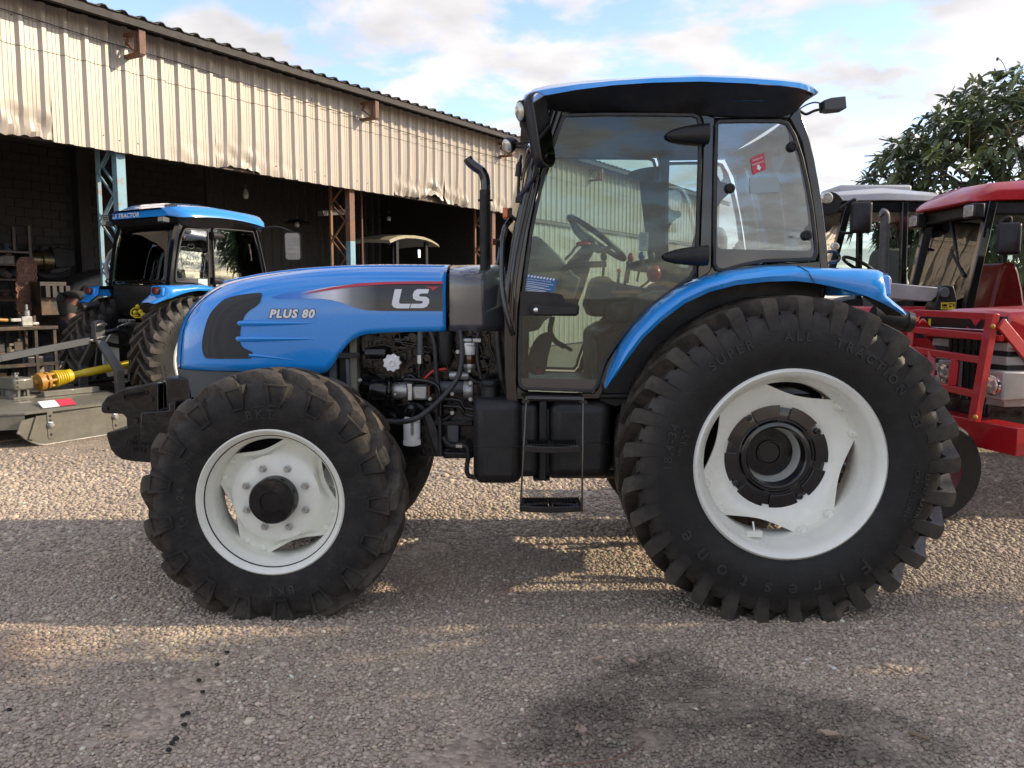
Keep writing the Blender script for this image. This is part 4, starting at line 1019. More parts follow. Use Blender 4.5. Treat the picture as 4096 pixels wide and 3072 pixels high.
# dark printed border at the foot and the lock plate
fb_ = XZ(q3((262, 1270), (930, 1282), (914, 1340), (878, 1378), (305, 1360), (268, 1335)), CY - .02)
MB().prism(fb_, CY - .0195, CY - .0175).build('glass_border', M['frit'], door, smooth=False)
MB().prism(smooth2(XZ(q3((272, 550), (500, 556), (615, 575), (648, 640), (745, 652), (762, 680), (758, 735), (735, 756), (266, 750)), CY - .02), 1), CY - .030, CY - .0175).build('lock_plate', M['black'], door, bevel=.003)
hp = XZ(q3((360, 665), (400, 655), (460, 672), (700, 676), (738, 690), (742, 722), (720, 742), (420, 746), (370, 735), (354, 700)), CY - .05)
MB().prism(smooth2(hp, 3), CY - .065, CY - .032).build('door_handle', M['black'], door, bevel=.006)
k = T('Q3', 401, 705, CY - .065); lk = MB(); lk.lathe([(.012, .004), (.012, -.006), (.009, -.008), (.0001, -.008)], c=k, seg=16); lk.build('lock_cylinder', M['chrome'], door)
k = T('Q3', 432, 1215, CY - .02); lk = MB(); lk.lathe([(.016, .02), (.016, -.008), (.013, -.012), (.004, -.012), (.0001, -.005)], c=k, seg=20); lk.build('door_stop', pm('brown_rubber', (.10, .045, .035), .6), door)
def hinge(cx0, cx1, yt, yb):
    """streamlined hinge cover: blunt at the pillar, tapering to a round nose on the glass"""
    A = T('Q1', cx0, (yt + yb) / 2, CY - .05); B = T('Q1', cx1, (yt + yb) / 2, CY - .05); h = T('Q1', cx1, yt, CY - .05).z - T('Q1', cx1, yb, CY - .05).z
    secs = []; N_ = 12
    for i in range(N_ + 1):
        t = math.sin(math.pi / 2 * i / N_) ** .9; x = B.x + (A.x - B.x) * t; s = math.sqrt(max(0.0005, 1 - (max(0, t - .12) / .88) ** 2.8)); hz = h / 2 * s * (1 - .25 * t); th = .055 * (1 - .35 * t) * s ** .6
        zc = B.z - h * .07 * t; ring = []
        for k2 in range(16):
            an = 2 * math.pi * k2 / 16; ca, sa = math.cos(an), math.sin(an)
            yy = abs(ca) ** .7 * (1 if ca > 0 else -1); zz = abs(sa) ** .75 * (1 if sa > 0 else -1)
            ring.append((x, CY - .035 - th * max(yy, -.35), zc + hz * zz))
        secs.append(ring)
    return MB().loft(secs).build('hinge_cover', M['black'], door, sharp=50)
hinge(1056, 1292, 403, 520); hinge(1042, 1287, 1078, 1192)
# printed notice on the glass
st_ = XZ(q3((302, 402), (578, 448), (556, 556), (290, 546)), CY - .02)
note = MB().prism(st_, CY - .0185, CY - .0172).build('blue_notice', pm('blue_notice_print', (.02, .12, .30), .4, var=.1), door, smooth=False)
nb_ = MB()
for i in range(9):
    P0, P1 = T('Q3', 340 + i * 26, 412 + i * 3.9, CY - .02), T('Q3', 352 + i * 26, 414 + i * 3.9, CY - .02); nb_.add([(P0.x, CY - .0198, P0.z), (P1.x, CY - .0198, P1.z), (P1.x - .006, CY - .0198, P1.z - .010), (P0.x - .006, CY - .0198, P0.z - .010)], [(0, 1, 2, 3)])
for i in range(6):
    yy = 468 + i * 15; P0, P1 = T('Q3', 300, yy - 8, CY - .02), T('Q3', 545 - (i * 37) % 90, yy + 22 + (3 - i) * 2, CY - .02); nb_.add([(P0.x, CY - .0198, P0.z), (P1.x, CY - .0198, P1.z), (P1.x, CY - .0198, P1.z - .0022), (P0.x, CY - .0198, P0.z - .0022)], [(0, 1, 2, 3)])
nb_.build('notice_print', M['decal_white'], door, recalc=False, smooth=False)
for txt, X_, Y_, s_ in (('REGRAS ESPECÍFICAS', 420, 440, .008), ('Equipamentos Móveis - Trator de Pneu', 420, 462, .0086)):
    V, F = text_geo(txt, s_); c = T('Q3', X_, Y_, CY - .02); MB().add([(c.x + x, CY - .0199, c.z + y - x * .13) for x, y, z in V], F).build('notice_lettering', M['decal_white'], door, recalc=False, smooth=False)
door2 = mirror_obj(door)
for ch in list(door.children):
    if ch.name.split('.')[0] in ('door_glass', 'hinge_cover', 'lock_plate', 'door_handle'):
        c = mirror_obj(ch); c.parent = door2

# rear quarter window
s_out = q1((1345, 386), (1500, 382), (1690, 384), (1735, 400), (1775, 470), (1815, 590), (1848, 740), (1874, 890), (1890, 1030), (1897, 1120), (1880, 1165), (1700, 1172), (1590, 1176), (1480, 1198), (1375, 1228), (1335, 1222), (1314, 1185), (1316, 900), (1322, 600), (1326, 410))
spoly = XZ(s_out, CY - .02); sin_ = inset(spoly, .018)
sw_ = MB().ring(spoly, sin_, CY - .026, CY + .004).build('side_window', M['rubber_hose'], TR, bevel=.003)
MB().prism(inset(spoly, .012), CY - .016, CY - .011).build('window_glass', M['glass_side'], sw_, smooth=False)
cl = q1((1345, 402), (1500, 400), (1680, 402), (1720, 415), (1742, 470), (1742, 530), (1775, 560), (1800, 640), (1830, 800), (1850, 960), (1826, 985), (1822, 1040), (1862, 1060), (1866, 1090), (1850, 1110), (1600, 1106), (1360, 1100), (1344, 1088), (1340, 980), (1342, 870), (1366, 830), (1400, 800), (1400, 740), (1360, 728), (1340, 690), (1340, 600), (1342, 450))
clr = XZ(cl, CY - .02)
# printed border: outline of the glass with the clear light cut out of it
def ring_fill(outer, inner, y):
    bm = bmesh.new(); es = []
    for poly in (outer, inner):
        vs = [bm.verts.new((p[0], y, p[1])) for p in poly]; es += [bm.edges.new((vs[i], vs[(i + 1) % len(vs)])) for i in range(len(vs))]
    bmesh.ops.triangle_fill(bm, use_beauty=True, edges=es, normal=(0, -1, 0)); bm.verts.index_update()
    V = [v.co[:] for v in bm.verts]; F = [tuple(v.index for v in f.verts) for f in bm.faces]; bm.free(); return MB().add(V, F)
ring_fill(inset(spoly, .014), clr, CY - .0175).build('glass_border', M['frit'], sw_, recalc=False, smooth=False)
for x, y in ((1757, 533), (1411, 765), (1838, 1025)):
    k = T('Q1', x, y, CY - .03); b = MB(); b.lathe([(.026, .012), (.026, -.004), (.021, -.016), (.012, -.018), (.009, -.012), (.0001, -.012)], c=k, seg=24); b.build('window_knob', M['black'], sw_)
stk = XZ([('Q4', 557, 618), ('Q4', 655, 570), ('Q4', 670, 695), ('Q4', 575, 737)], CY - .02)
MB().prism(stk, CY - .0195, CY - .0178).build('exit_sticker', M['decal_red'], sw_, smooth=False)
dx_ = (Vector(stk[1]) - Vector(stk[0])); ang = math.atan2(dx_.y, dx_.x) * .75; el = MB()
for txt, X_, Y_ in (('SAÍDA DE', 611, 625), ('EMERGÊNCIA', 613, 655)):
    V, F = text_geo(txt, .0125 if len(txt) < 9 else .0105); c = T('Q4', X_, Y_, CY - .02)
    el.add([(c.x + x * math.cos(ang) - y * math.sin(ang), CY - .0205, c.z + x * math.sin(ang) + y * math.cos(ang)) for x, y, z in V], F)
c = T('Q4', 618, 683, CY - .02); el.add([(c.x + x * math.cos(ang) - y * math.sin(ang), CY - .0205, c.z + x * math.sin(ang) + y * math.cos(ang)) for x, y in ((-.007, .014), (.007, .014), (.007, .001), (.014, .001), (0, -.015), (-.014, .001), (-.007, .001))], [(0, 1, 2, 3, 4, 5, 6)])
el.build('exit_lettering', M['decal_white'], sw_, recalc=False, smooth=False)
MB().prism(XZ([('Q4', 549, 760), ('Q4', 764, 750), ('Q4', 775, 862), ('Q4', 556, 874)], CY - .02), CY - .0195, CY - .0178).build('blank_sticker', pm('frosted_film', (.34, .40, .40), .5, var=.05), sw_, smooth=False)
V, F = text_geo('TBG', .018); c = T('Q4', 858, 1203, CY - .02); MB().add([(c.x + x, CY - .0185, c.z + y) for x, y, z in V], F).build('glass_mark', M['grey_matt'], sw_, recalc=False, smooth=False)
sw2 = mirror_obj(sw_)
for ch in list(sw_.children):
    if ch.name.split('.')[0] in ('window_glass', 'glass_border', 'window_knob'): c = mirror_obj(ch); c.parent = sw2

# windscreen and rear window
def curved_pane(name, edge, bulge, thick, mat, n=10):
    V = []; m = len(edge)
    for x, z in edge:
        for k in range(n + 1):
            t = k / n * 2 - 1; V.append((x + bulge * (1 - t * t), t * (abs(CY) - .03), z))
    F = [(i * (n + 1) + k, i * (n + 1) + k + 1, (i + 1) * (n + 1) + k + 1, (i + 1) * (n + 1) + k) for i in range(m - 1) for k in range(n)]
    o = MB().add(V, F).build(name, mat, TR, sharp=80); s = o.modifiers.new('thickness', 'SOLIDIFY'); s.thickness = thick; return o
curved_pane('windscreen', XZ(q1((420, 330), (372, 480), (328, 640), (285, 800), (248, 960), (215, 1120), (194, 1260), (178, 1420)), CY), -.09, .005, M['glass'])
rw = curved_pane('rear_window', XZ(q1((1775, 330), (1840, 480), (1872, 610), (1897, 750), (1917, 880), (1932, 1010), (1942, 1110), (1948, 1190)), CY), .05, .005, M['glass'])
rw_b = XZ(q1((1948, 1195), (1950, 1330), (1920, 1500), (1880, 1640)), CY)
curved_pane('rear_panel', rw_b, .04, .02, M['black'])
MB().bx(T('Q1', 215, 0, CY).x, T('Q1', 300, 0, CY).x, CY + .02, -CY - .02, T('Q3', 0, 1440, CY).z, T('Q3', 0, 620, CY).z).build('firewall', M['black'], TR, bevel=.02)
fl = MB(); fl.bx(T('Q3', 240, 0, CY).x, T('Q1', 1940, 0, CY).x, CY + .01, -CY - .01, T('Q3', 0, 1445, CY).z, T('Q3', 0, 1400, CY).z); fl.build('cab_floor', M['black'], TR, bevel=.01)
# inner wheel arch panels: lower black cab side below the wings
for s in (-1, 1):
    MB().prism(XZ(q3((965, 1356), (1130, 1070), (1330, 815), (1600, 588), (1900, 450)) + [('Q5', 930, 40), ('Q5', 1000, 44), ('Q5', 1100, 60), ('Q5', 1000, 300), ('Q5', 560, 500), ('Q5', 130, 640), ('Q5', 60, 620)], CY), s * .62, s * .585).build('wheel_arch_panel', M['black'], TR)

# ---- wings over the rear wheels
up_ = [(75, 556), (100, 480), (150, 378), (210, 298), (300, 206), (400, 132), (520, 76), (650, 40), (800, 20), (930, 16), (1000, 24), (1100, 30), (1200, 31), (1285, 34), (1308, 46), (1314, 80), (1312, 135), (1350, 172), (1388, 206), (1400, 226)]
lo_ = [(78, 558), (125, 502), (185, 417), (245, 337), (330, 257), (430, 182), (540, 130), (655, 100), (800, 84), (920, 82), (1000, 90), (1080, 105), (1150, 122), (1210, 140), (1245, 152), (1275, 165), (1305, 179), (1345, 200), (1380, 222), (1396, 234)]
secs = []; secs_u = []
for i, ((a, b), (c, d)) in enumerate(zip(up_, lo_)):
    t = i / (len(up_) - 1); yo = -.90 + .13 * max(0, 1 - i / 6) ** 1.5 + .10 * max(0, (i - 15) / 4)
    U, L_ = T('Q5', a, b, yo + .05), T('Q5', c, d, yo)
    m1 = L_.lerp(U, .35); m2 = L_.lerp(U, .75)
    secs.append([(L_.x, yo + .004, L_.z), (m1.x, yo - .008, m1.z), (m2.x, yo + .006, m2.z), (U.x, yo + .05, U.z), (U.x, -.72, U.z + .012), (U.x, -.56, U.z + .008)])
    secs_u.append([(L_.x, yo + .010, L_.z), (m2.x, yo + .03, m2.z - .01), (U.x, yo + .06, U.z - .016), (U.x, -.55, U.z - .012)])
w_b = MB().loft(secs, closed=False).build('wing', M['blue'], TR, sharp=50); mirror_obj(w_b)
w_u = MB().loft(secs_u, closed=False).build('wing_liner', M['black'], TR, sharp=50); mirror_obj(w_u)
sl = MB().tube([T('Q5', 930, 14, -.85), T('Q5', 975, 40, -.91), T('Q5', 1003, 89, -.913)], .0025, 6).build('wing_seam', M['black'], TR)
for s in (-1, 1):
    A, B = T('Q5', 1306, 48, -.75), T('Q5', 1311, 130, -.75); c = (A + B) / 2
    lp = MB(); ring = lambda x, sc_: [(x, s * .72 + sc_ * .075 * abs(math.cos(an)) ** .6 * (1 if math.cos(an) > 0 else -1), c.z + sc_ * .045 * abs(math.sin(an)) ** .6 * (1 if math.sin(an) > 0 else -1)) for an in [2 * math.pi * k / 24 for k in range(24)]]
    lp.loft([ring(c.x - .03, 1.06), ring(c.x + .010, 1.06), ring(c.x + .012, .97)]); hs_ = lp.build('tail_lamp', M['black'], TR, sharp=50)
    MB().loft([ring(c.x + .004, .92), ring(c.x + .020, .9), ring(c.x + .028, .8)]).build('lens', M['redlens'], hs_, sharp=50)
    MB().loft([[(x, s * .60, z0) for x, z0 in ((A.x - .25, A.z - .02), (A.x, A.z - .01), (B.x, B.z - .02), (B.x - .25, B.z - .02))], [(x, s * .84, z0) for x, z0 in ((A.x - .25, A.z - .02), (A.x, A.z - .01), (B.x, B.z - .02), (B.x - .25, B.z - .02))]]).build('lamp_housing', M['blue'], TR, bevel=.01)

# ---- roof
ru = [(262, 276), (275, 245), (330, 213), (420, 192), (600, 170), (800, 158), (1000, 147), (1250, 137), (1500, 145), (1700, 160), (1800, 173), (1850, 190), (1880, 210), (1892, 236)]
rl = [(264, 282), (285, 270), (335, 258), (410, 247), (560, 220), (760, 195), (980, 180), (1250, 174), (1500, 184), (1690, 196), (1780, 207), (1830, 221), (1862, 236), (1888, 246)]
hz_ = [(262, 279), (300, 300), (345, 315), (410, 330), (560, 350), (760, 350), (980, 350), (1250, 360), (1500, 375), (1690, 372), (1770, 345), (1810, 300), (1850, 262), (1888, 245)]
def make_roof(parent, lift):
    secs = []; secs_u = []
    for i, (u, l, h_) in enumerate(zip(ru, rl, hz_)):
        n_ = len(ru) - 1; e = min(i, n_ - i); W_ = .80 - (.22, .10, .04, .015)[e] if e < 4 else .80
        U, L_ = T('Q1', u[0], u[1], -W_ + .10) + Vector((0, 0, lift)), T('Q1', l[0], l[1], -W_); Hh = T('Q1', h_[0], h_[1], CY); cr = .05 + lift * .3 if e > 2 else .02 * e
        half = [(L_.x, -W_, L_.z), (L_.x * .6 + U.x * .4, -W_ + .012, L_.z + (U.z - L_.z) * .45), (U.x, -W_ + .10, U.z), (U.x, -W_ * .72, U.z + cr * .3), (U.x, -W_ * .45, U.z + cr * .9), (U.x, 0, U.z + cr)]
        secs.append(half + [(a, -b, c) for a, b, c in reversed(half[:-1])])
        hu = [(L_.x, -W_ + .006, L_.z - .001), (L_.x, -W_ + .03, L_.z - .02 if e > 1 else L_.z), (Hh.x, min(CY - .02, -W_ * .8 if e < 2 else CY - .02), Hh.z)]
        secs_u.append(hu + [(Hh.x, 0, Hh.z)] + [(a, -b, c) for a, b, c in reversed(hu)])
    roof = MB().loft(secs, closed=False).build('roof', M['blue'], parent, sharp=40)
    MB().loft(secs_u, closed=False).build('roof_lining', M['black'], roof, sharp=40)
    return roof
roof = make_roof(TR, 0.0)
g = MB().ball(T('Q1', 1500, 285, -.70), (.16, .04, .012), 20, 8); g.build('lining_grille', M['black_gloss'], roof)

# ---- lamps, mirrors, exhaust
def round_lamp(name, c, aim, r, depth):
    q = Vector(aim).normalized().to_track_quat('-Y', 'Z').to_matrix().to_4x4(); m = Matrix.Translation(c) @ q
    b = MB().lathe([(r * .45, depth), (r * .8, depth * .75), (r, depth * .2), (r, 0), (r * .92, -.004)], seg=28).xf(m); o = b.build(name, M['black'], TR)
    MB().lathe([(r * .9, 0), (r * .75, -.012), (r * .4, -.02), (.0001, -.022)], seg=28).xf(m).build('lens', M['lens'], o); return o
def J(x, y, yl): return T('Q2', x, y, yl)
round_lamp('work_lamp', J(312, 345, -.60), (-.9, -.42, -.15), .055, .075)
round_lamp('work_lamp', J(190, 670, .45), (-.75, -.5, -.4), .052, .07)
MB().tube(catmull([J(230, 660, .45), J(330, 690, .40), J(410, 640, .2)], 4), .008, 8).build('lamp_arm', M['black'], TR)
vs = MB().prism(XZ([('Q2', 330, 245), ('Q2', 480, 205), ('Q2', 500, 330), ('Q2', 430, 640), ('Q2', 385, 590), ('Q2', 350, 510), ('Q2', 310, 470), ('Q2', 300, 420), ('Q2', 420, 420), ('Q2', 430, 300)], -.58), -.60, -.50).build('roof_visor_bracket', M['black'], TR, bevel=.008)
rnd = random.Random(8)
for k in range(7):
    b = MB(); c = J(rnd.uniform(390, 450), rnd.uniform(290, 520), -.61); hexbolt(b, c, .008, .012); b.build('bolt', M['black'], TR)
# mirror, seen almost edge on
mc = J(520, 520, -.80); mm = Matrix.Translation(mc) @ rotm(0, 0, 0) @ Matrix.Rotation(RAD(-9), 4, 'Y') @ Matrix.Rotation(RAD(54), 4, 'Z')
def rrect(w, h, r, n=6):
    P = []
    for cx, cz, a0 in ((w - r, h - r, 0), (-w + r, h - r, 90), (-w + r, -h + r, 180), (w - r, -h + r, 270)):
        for k in range(n + 1): a = RAD(a0 + 90 * k / n); P.append((cx + r * math.cos(a), cz + r * math.sin(a)))
    return P
mh = (J(520, 150, -.8).z - J(520, 872, -.8).z) / 2
oval = rrect(.072, mh, .06)
mo = MB().loft([[(x * s, y, z * (1 - (1 - s) * .4)) for x, z in oval] for s, y in ((.6, .055), (.88, .045), (1., .02), (1., -.004), (.95, -.010))]).xf(mm).build('mirror', M['black'], TR, sharp=60)
MB().prism(inset(oval, .010), -.012, -.0105).xf(mm).build('mirror_glass', M['mirror'], mo, smooth=False)
MB().tube(catmull([mm @ Vector((0, .05, -mh * .35)), J(470, 900, -.74), J(420, 1000, -.70), J(300, 1150, -.68)], 5), .013, 8).build('mirror_arm', M['black_gloss'], TR)
am = MB().tube([J(320, 760, -.66), J(310, 820, -.66), J(300, 850, -.66), J(290, 960, -.66)], [.006, .009, .016, .017], 10); am.tube([J(300, 950, -.66), J(290, 1150, -.66)], .008, 8); am.build('mirror_arm', M['black'], TR)
MB().bx(J(265, 0, -.68).x, J(330, 0, -.68).x, -.70, -.66, J(0, 1210, -.68).z, J(0, 1155, -.68).z).build('mirror_clamp', M['black'], TR, bevel=.004)
wr = MB()
for pts in ([(420, 640), (340, 640), (270, 650)], [(440, 700), (400, 760), (370, 830), (340, 900), (320, 1000)], [(430, 740), (380, 850), (350, 930), (330, 1080)], [(260, 640), (300, 660), (380, 640), (420, 650)]):
    wr.tube(catmull([J(x, y, -.62) for x, y in pts], 5), .004, 6)
wr.build('lamp_wiring', M['rubber_hose'], TR)
def block_lamp(x0_, y0_, x1_, y1_, r_, yl, mat, nm='indicator_lamp'):
    A, B = T(r_, x0_, y1_, yl), T(r_, x1_, y0_, yl); o = MB().bx(A.x, B.x - .012, yl, yl + .07, A.z, B.z).build(nm, mat, TR, bevel=.008); MB().bx(B.x - .012, B.x + .008, yl + .003, yl + .067, A.z + .002, B.z - .002).build('lamp_base', M['black'], o, bevel=.004); return o
block_lamp(1862, 606, 1922, 688, 'R4', -.66, M['orange']); block_lamp(1782, 834, 1812, 884, 'R4', -.64, M['orange'])
MB().tube([T('R4', 1810, 862, -.61), T('R4', 1840, 860, -.60)], .012, 8).build('lamp_arm', M['black'], TR)
MB().tube(catmull([T('R4', x, y, -.62) for x, y in ((1915, 660), (1945, 690), (1960, 690))], 3), .01, 8).build('lamp_arm', M['black'], TR)
MB().tube(catmull([T('R4', x, y, -.55) for x, y in ((1915, 705), (1880, 760), (1855, 850), (1830, 1000), (1820, 1030))], 4), .012, 8).build('handrail', M['black_gloss'], TR)
# exhaust
yE = -.30
ep = catmull([T('R4', x, y, yE) for x, y in ((1737, 520), (1737, 430), (1728, 380), (1705, 340), (1660, 308), (1625, 278), (1604, 246))], 6)
MB().tube(ep, .027, 20, cap=False).build('exhaust_pipe', M['black_gloss'], TR)
ga, gb = T('R4', 1735, 1012, yE), T('R4', 1735, 480, yE)
MB().cyl((ga.x, yE, ga.z - .1), (gb.x, yE, gb.z), .026).build('exhaust_stack', M['black'], TR)
rg_ = (T('R4', 1775, 700, yE).x - T('R4', 1695, 700, yE).x) / 2
def guard():   # perforated guard: a grid tube with holes
    mb = MB(); nu, nv = 20, 46; H_ = gb.z - ga.z + .1; V = []; F = []
    for j in range(nv + 1):
        for k in range(nu): a = 2 * math.pi * k / nu; V.append((ga.x + rg_ * math.cos(a), yE + rg_ * math.sin(a), ga.z - .1 + H_ * j / nv))
    base = len(V)
    for j in range(nv):
        for k in range(nu):
            l = (k + 1) % nu; q = [j * nu + k, j * nu + l, (j + 1) * nu + l, (j + 1) * nu + k]
            c = sum((Vector(V[i]) for i in q), Vector()) / 4; n0 = len(V); V += [tuple(c + (Vector(V[i]) - c) * .42) for i in q]
            F += [(q[i], q[(i + 1) % 4], n0 + (i + 1) % 4, n0 + i) for i in range(4)]
    return mb.add(V, F)
gd = guard().build('exhaust_guard', M['black'], TR, recalc=False, smooth=False); sol = gd.modifiers.new('thickness', 'SOLIDIFY'); sol.thickness = .002
for s in (-1, 1): b = MB(); c = T('R4', 1735 + s * 46, 555, yE); b.box(c, (.014, .014, .012)); b.build('guard_clip', M['black'], TR, bevel=.002)
# rear work lamp on its arm
rl_ = MB(); A = T('Q1', 1945, 322, -.60); m_ = Matrix.Translation(T('Q1', 1975, 308, -.60)) @ Matrix.Rotation(RAD(-6), 4, 'Y')
rl_.loft([[(x, y * s, z * s2) for y, z in ((-.05, -.03), (.05, -.03), (.05, .032), (-.05, .032))] for x, s, s2 in ((-.055, .8, .8), (-.02, 1, 1), (.055, 1, 1))]).xf(m_); ro = rl_.build('work_lamp', M['grey_matt'], TR, bevel=.004)
MB().add([m_ @ Vector(p) for p in ((.056, -.045, -.025), (.056, .045, -.025), (.056, .045, .027), (.056, -.045, .027))], [(0, 1, 2, 3)]).build('lens', M['lens'], ro, smooth=False)
MB().tube(catmull([T('Q1', 1795, 335, -.62), T('Q1', 1830, 355, -.61), T('Q1', 1880, 335, -.60), T('Q1', 1935, 325, -.60)], 5), .007, 8).build('lamp_arm', M['black'], TR)
MB().tube(catmull([T('Q1', 1790, 330, -.6), T('Q1', 1840, 300, -.59), T('Q1', 1890, 290, -.59), T('Q1', 1940, 310, -.59)], 5), .004, 6).build('lamp_cable', M['rubber_hose'], TR)
c2 = mirror_obj(ro); mirror_obj(ro.children[0]).parent = c2
rh = MB().tube(catmull([T('Q4', x, y, -.6) for x, y in ((1122, 1305), (1170, 1300), (1205, 1325), (1210, 1355), (1190, 1375), (1125, 1385))], 5), .009, 8).build('grab_loop', M['black_gloss'], TR); mirror_obj(rh)

# ---- inside the cab
def I(x, y, yl, r='Q3'): return T(r, x, y, yl)
dash = MB().prism(smooth2(XZ(q3((300, 330), (325, 180), (350, 110), (390, 88), (440, 108), (520, 180), (590, 250), (650, 322), (720, 410), (775, 440), (745, 540), (700, 640), (640, 600), (560, 560), (300, 545)), -.28), 1), -.30, .30).build('dashboard', M['dash'], TR, bevel=.03, bseg=3)
lp_ = MB(); lp_.prism(XZ(q3((270, 760), (560, 740), (470, 800), (430, 870), (340, 890), (268, 890)), -.3), -.3, .3); lp_.build('dashboard_foot', M['dash'], dash, bevel=.02)
k = I(400, 348, -.305); b = MB(); b.lathe([(.02, .02), (.02, -.02), (.017, -.026), (.0001, -.026)], c=k, seg=20); b.build('dash_knob', M['black'], dash)
# steering wheel
sc_ = T('Q1', 672, 1040, 0.0); nrm = Vector((.60, 0, .80)).normalized(); q = nrm.to_track_quat('Z', 'Y').to_matrix(); rs_ = .205
stw = MB().tube([sc_ + q @ Vector((rs_ * math.cos(a), rs_ * math.sin(a), 0)) for a in [2 * math.pi * k / 40 for k in range(40)]], .0165, 10, closed=True).build('steering_wheel', M['black'], TR)
sp_ = MB()
for a in (90, 210, 330): sp_.tube([sc_ + q @ Vector((0, 0, -.06)), sc_ + q @ Vector((rs_ * .6 * math.cos(RAD(a)), rs_ * .6 * math.sin(RAD(a)), -.045)), sc_ + q @ Vector((rs_ * math.cos(RAD(a)), rs_ * math.sin(RAD(a)), 0))], [.02, .014, .011], 8)
sp_.ball(sc_ + q @ Vector((0, 0, -.055)), .045); sp_.build('wheel_spokes', M['black'], stw)
MB().tube([sc_ - nrm * .05, sc_ - nrm * .18, I(760, 330, 0), I(700, 480, 0), I(600, 700, 0)], [.035, .05, .07, .08, .09], 14).build('steering_column', M['black'], TR)
def lever(pts, knob, rk, mat, yl): 
    o = MB().tube(catmull([I(x, y, yl) for x, y in pts], 4), .008, 8).build('lever', M['black'], TR); MB().ball(I(*knob, yl), rk, 14, 10).build('knob', mat, o)
lever([(640, 290), (690, 240), (730, 185), (760, 162)], (795, 157), (.045, .016, .016), M['red'], -.1)
bluek = pm('blue_plastic', (.03, .10, .32), .4)
lever([(1160, 480), (1175, 380), (1188, 300)], (1188, 272), (.02, .02, .032), M['red'], .3); lever([(1240, 470), (1260, 370), (1275, 290)], (1278, 258), (.02, .02, .030), bluek, .35); lever([(1340, 470), (1352, 370), (1362, 300)], (1364, 262), (.022, .02, .035), M['dash'], .4)
lever([(1376, 640), (1380, 560), (1380, 480)], (1380, 402), (.042, .042, .05), M['red'], -.35); lever([(1075, 560), (1085, 450), (1090, 400)], (1091, 380), (.014, .014, .014), M['red'], -.2)
lever([(955, 440), (965, 330), (965, 280)], (965, 262), (.02, .02, .03), M['black'], -.1); lever([(1130, 560), (1150, 400), (1165, 330)], (1168, 320), (.014, .014, .02), M['black'], .1)
MB().tube(catmull([I(x, y, -.52) for x, y in ((580, 570), (590, 480), (605, 415), (650, 358), (720, 335), (850, 328), (985, 325))], 5), .017, 12).build('grab_bar', M['black'], TR)
ped = MB().tube(catmull([I(x, y, -.1) for x, y in ((540, 760), (520, 880), (560, 960), (640, 1010))], 4), .016, 8).build('pedal', M['black'], TR)
MB().box(I(640, 1005, -.1), (.10, .08, .02), rotm(0, 30, 0)).build('pedal_pad', M['black'], ped, bevel=.006)
MB().prism(smooth2(XZ(q3((320, 1210), (345, 1080), (380, 980), (440, 910), (520, 890), (540, 940), (500, 1100), (470, 1240)), -.35), 2), -.36, -.30).build('pedal_box', M['black'], TR, bevel=.01)
cs = MB().prism(XZ(q3((820, 660), (870, 480), (900, 425), (1010, 425), (1040, 470), (1500, 560), (1540, 640), (1500, 760), (860, 760)), .25), .22, .58).build('side_console', M['dash'], TR, bevel=.03, bseg=3)
cs2 = MB().prism(XZ(q3((1150, 690), (1200, 600), (1400, 540), (1560, 560), (1600, 640), (1400, 760), (1180, 800)), -.4), -.57, -.30).build('side_console', M['dash'], TR, bevel=.03, bseg=3)
seat = MB(); A, B = I(1000, 640, 0), I(1700, 800, 0); seat.bx(A.x, B.x, -.25, .25, B.z, A.z); so = seat.build('seat', M['vinyl'], TR, bevel=.05, bseg=4)
MB().prism(XZ([('Q1', 1180, 1420), ('Q1', 1250, 1000), ('Q1', 1330, 985), ('Q1', 1350, 1060), ('Q1', 1330, 1420)], 0), -.24, .24).build('backrest', M['vinyl'], so, bevel=.05, bseg=4)
MB().bx(A.x + .1, B.x - .1, -.18, .18, T('Q3', 0, 1400, CY).z, B.z).build('seat_base', M['black'], so, bevel=.02)
MB().prism(XZ(q3((880, 900), (1000, 830), (1300, 780), (1700, 780), (1700, 1400), (880, 1400)), -.2), -.42, .55).build('seat_platform', M['black'], TR, bevel=.03)
MB().bx(I(1050, 0, -.4).x, I(1300, 0, -.4).x, -.36, -.28, I(0, 580, -.4).z, I(0, 540, -.4).z).build('armrest', M['vinyl'], so, bevel=.015, bseg=3)
wl = XZ([('Q3', 1262, 58), ('Q3', 1338, 62), ('Q3', 1332, 218), ('Q3', 1254, 214)], .57); wn = MB().prism(wl, .570, .572).build('warning_label', M['decal_white'], TR, smooth=False)
ws = MB()
for i in range(11): A_, B_ = I(1268, 72 + i * 10, .57), I(1330 - (i * 17) % 25, 74 + i * 10, .57); ws.add([(A_.x, .5685, A_.z), (B_.x, .5685, B_.z), (B_.x, .5685, B_.z - .003), (A_.x, .5685, A_.z - .003)], [(0, 1, 2, 3)])
ws.build('label_print', M['grey_matt'], wn, recalc=False, smooth=False)
MB().prism(XZ(q1((905, 720), (1060, 735), (1050, 1180), (960, 1180)), .60), .575, .60).build('far_post', M['black'], TR, bevel=.006)
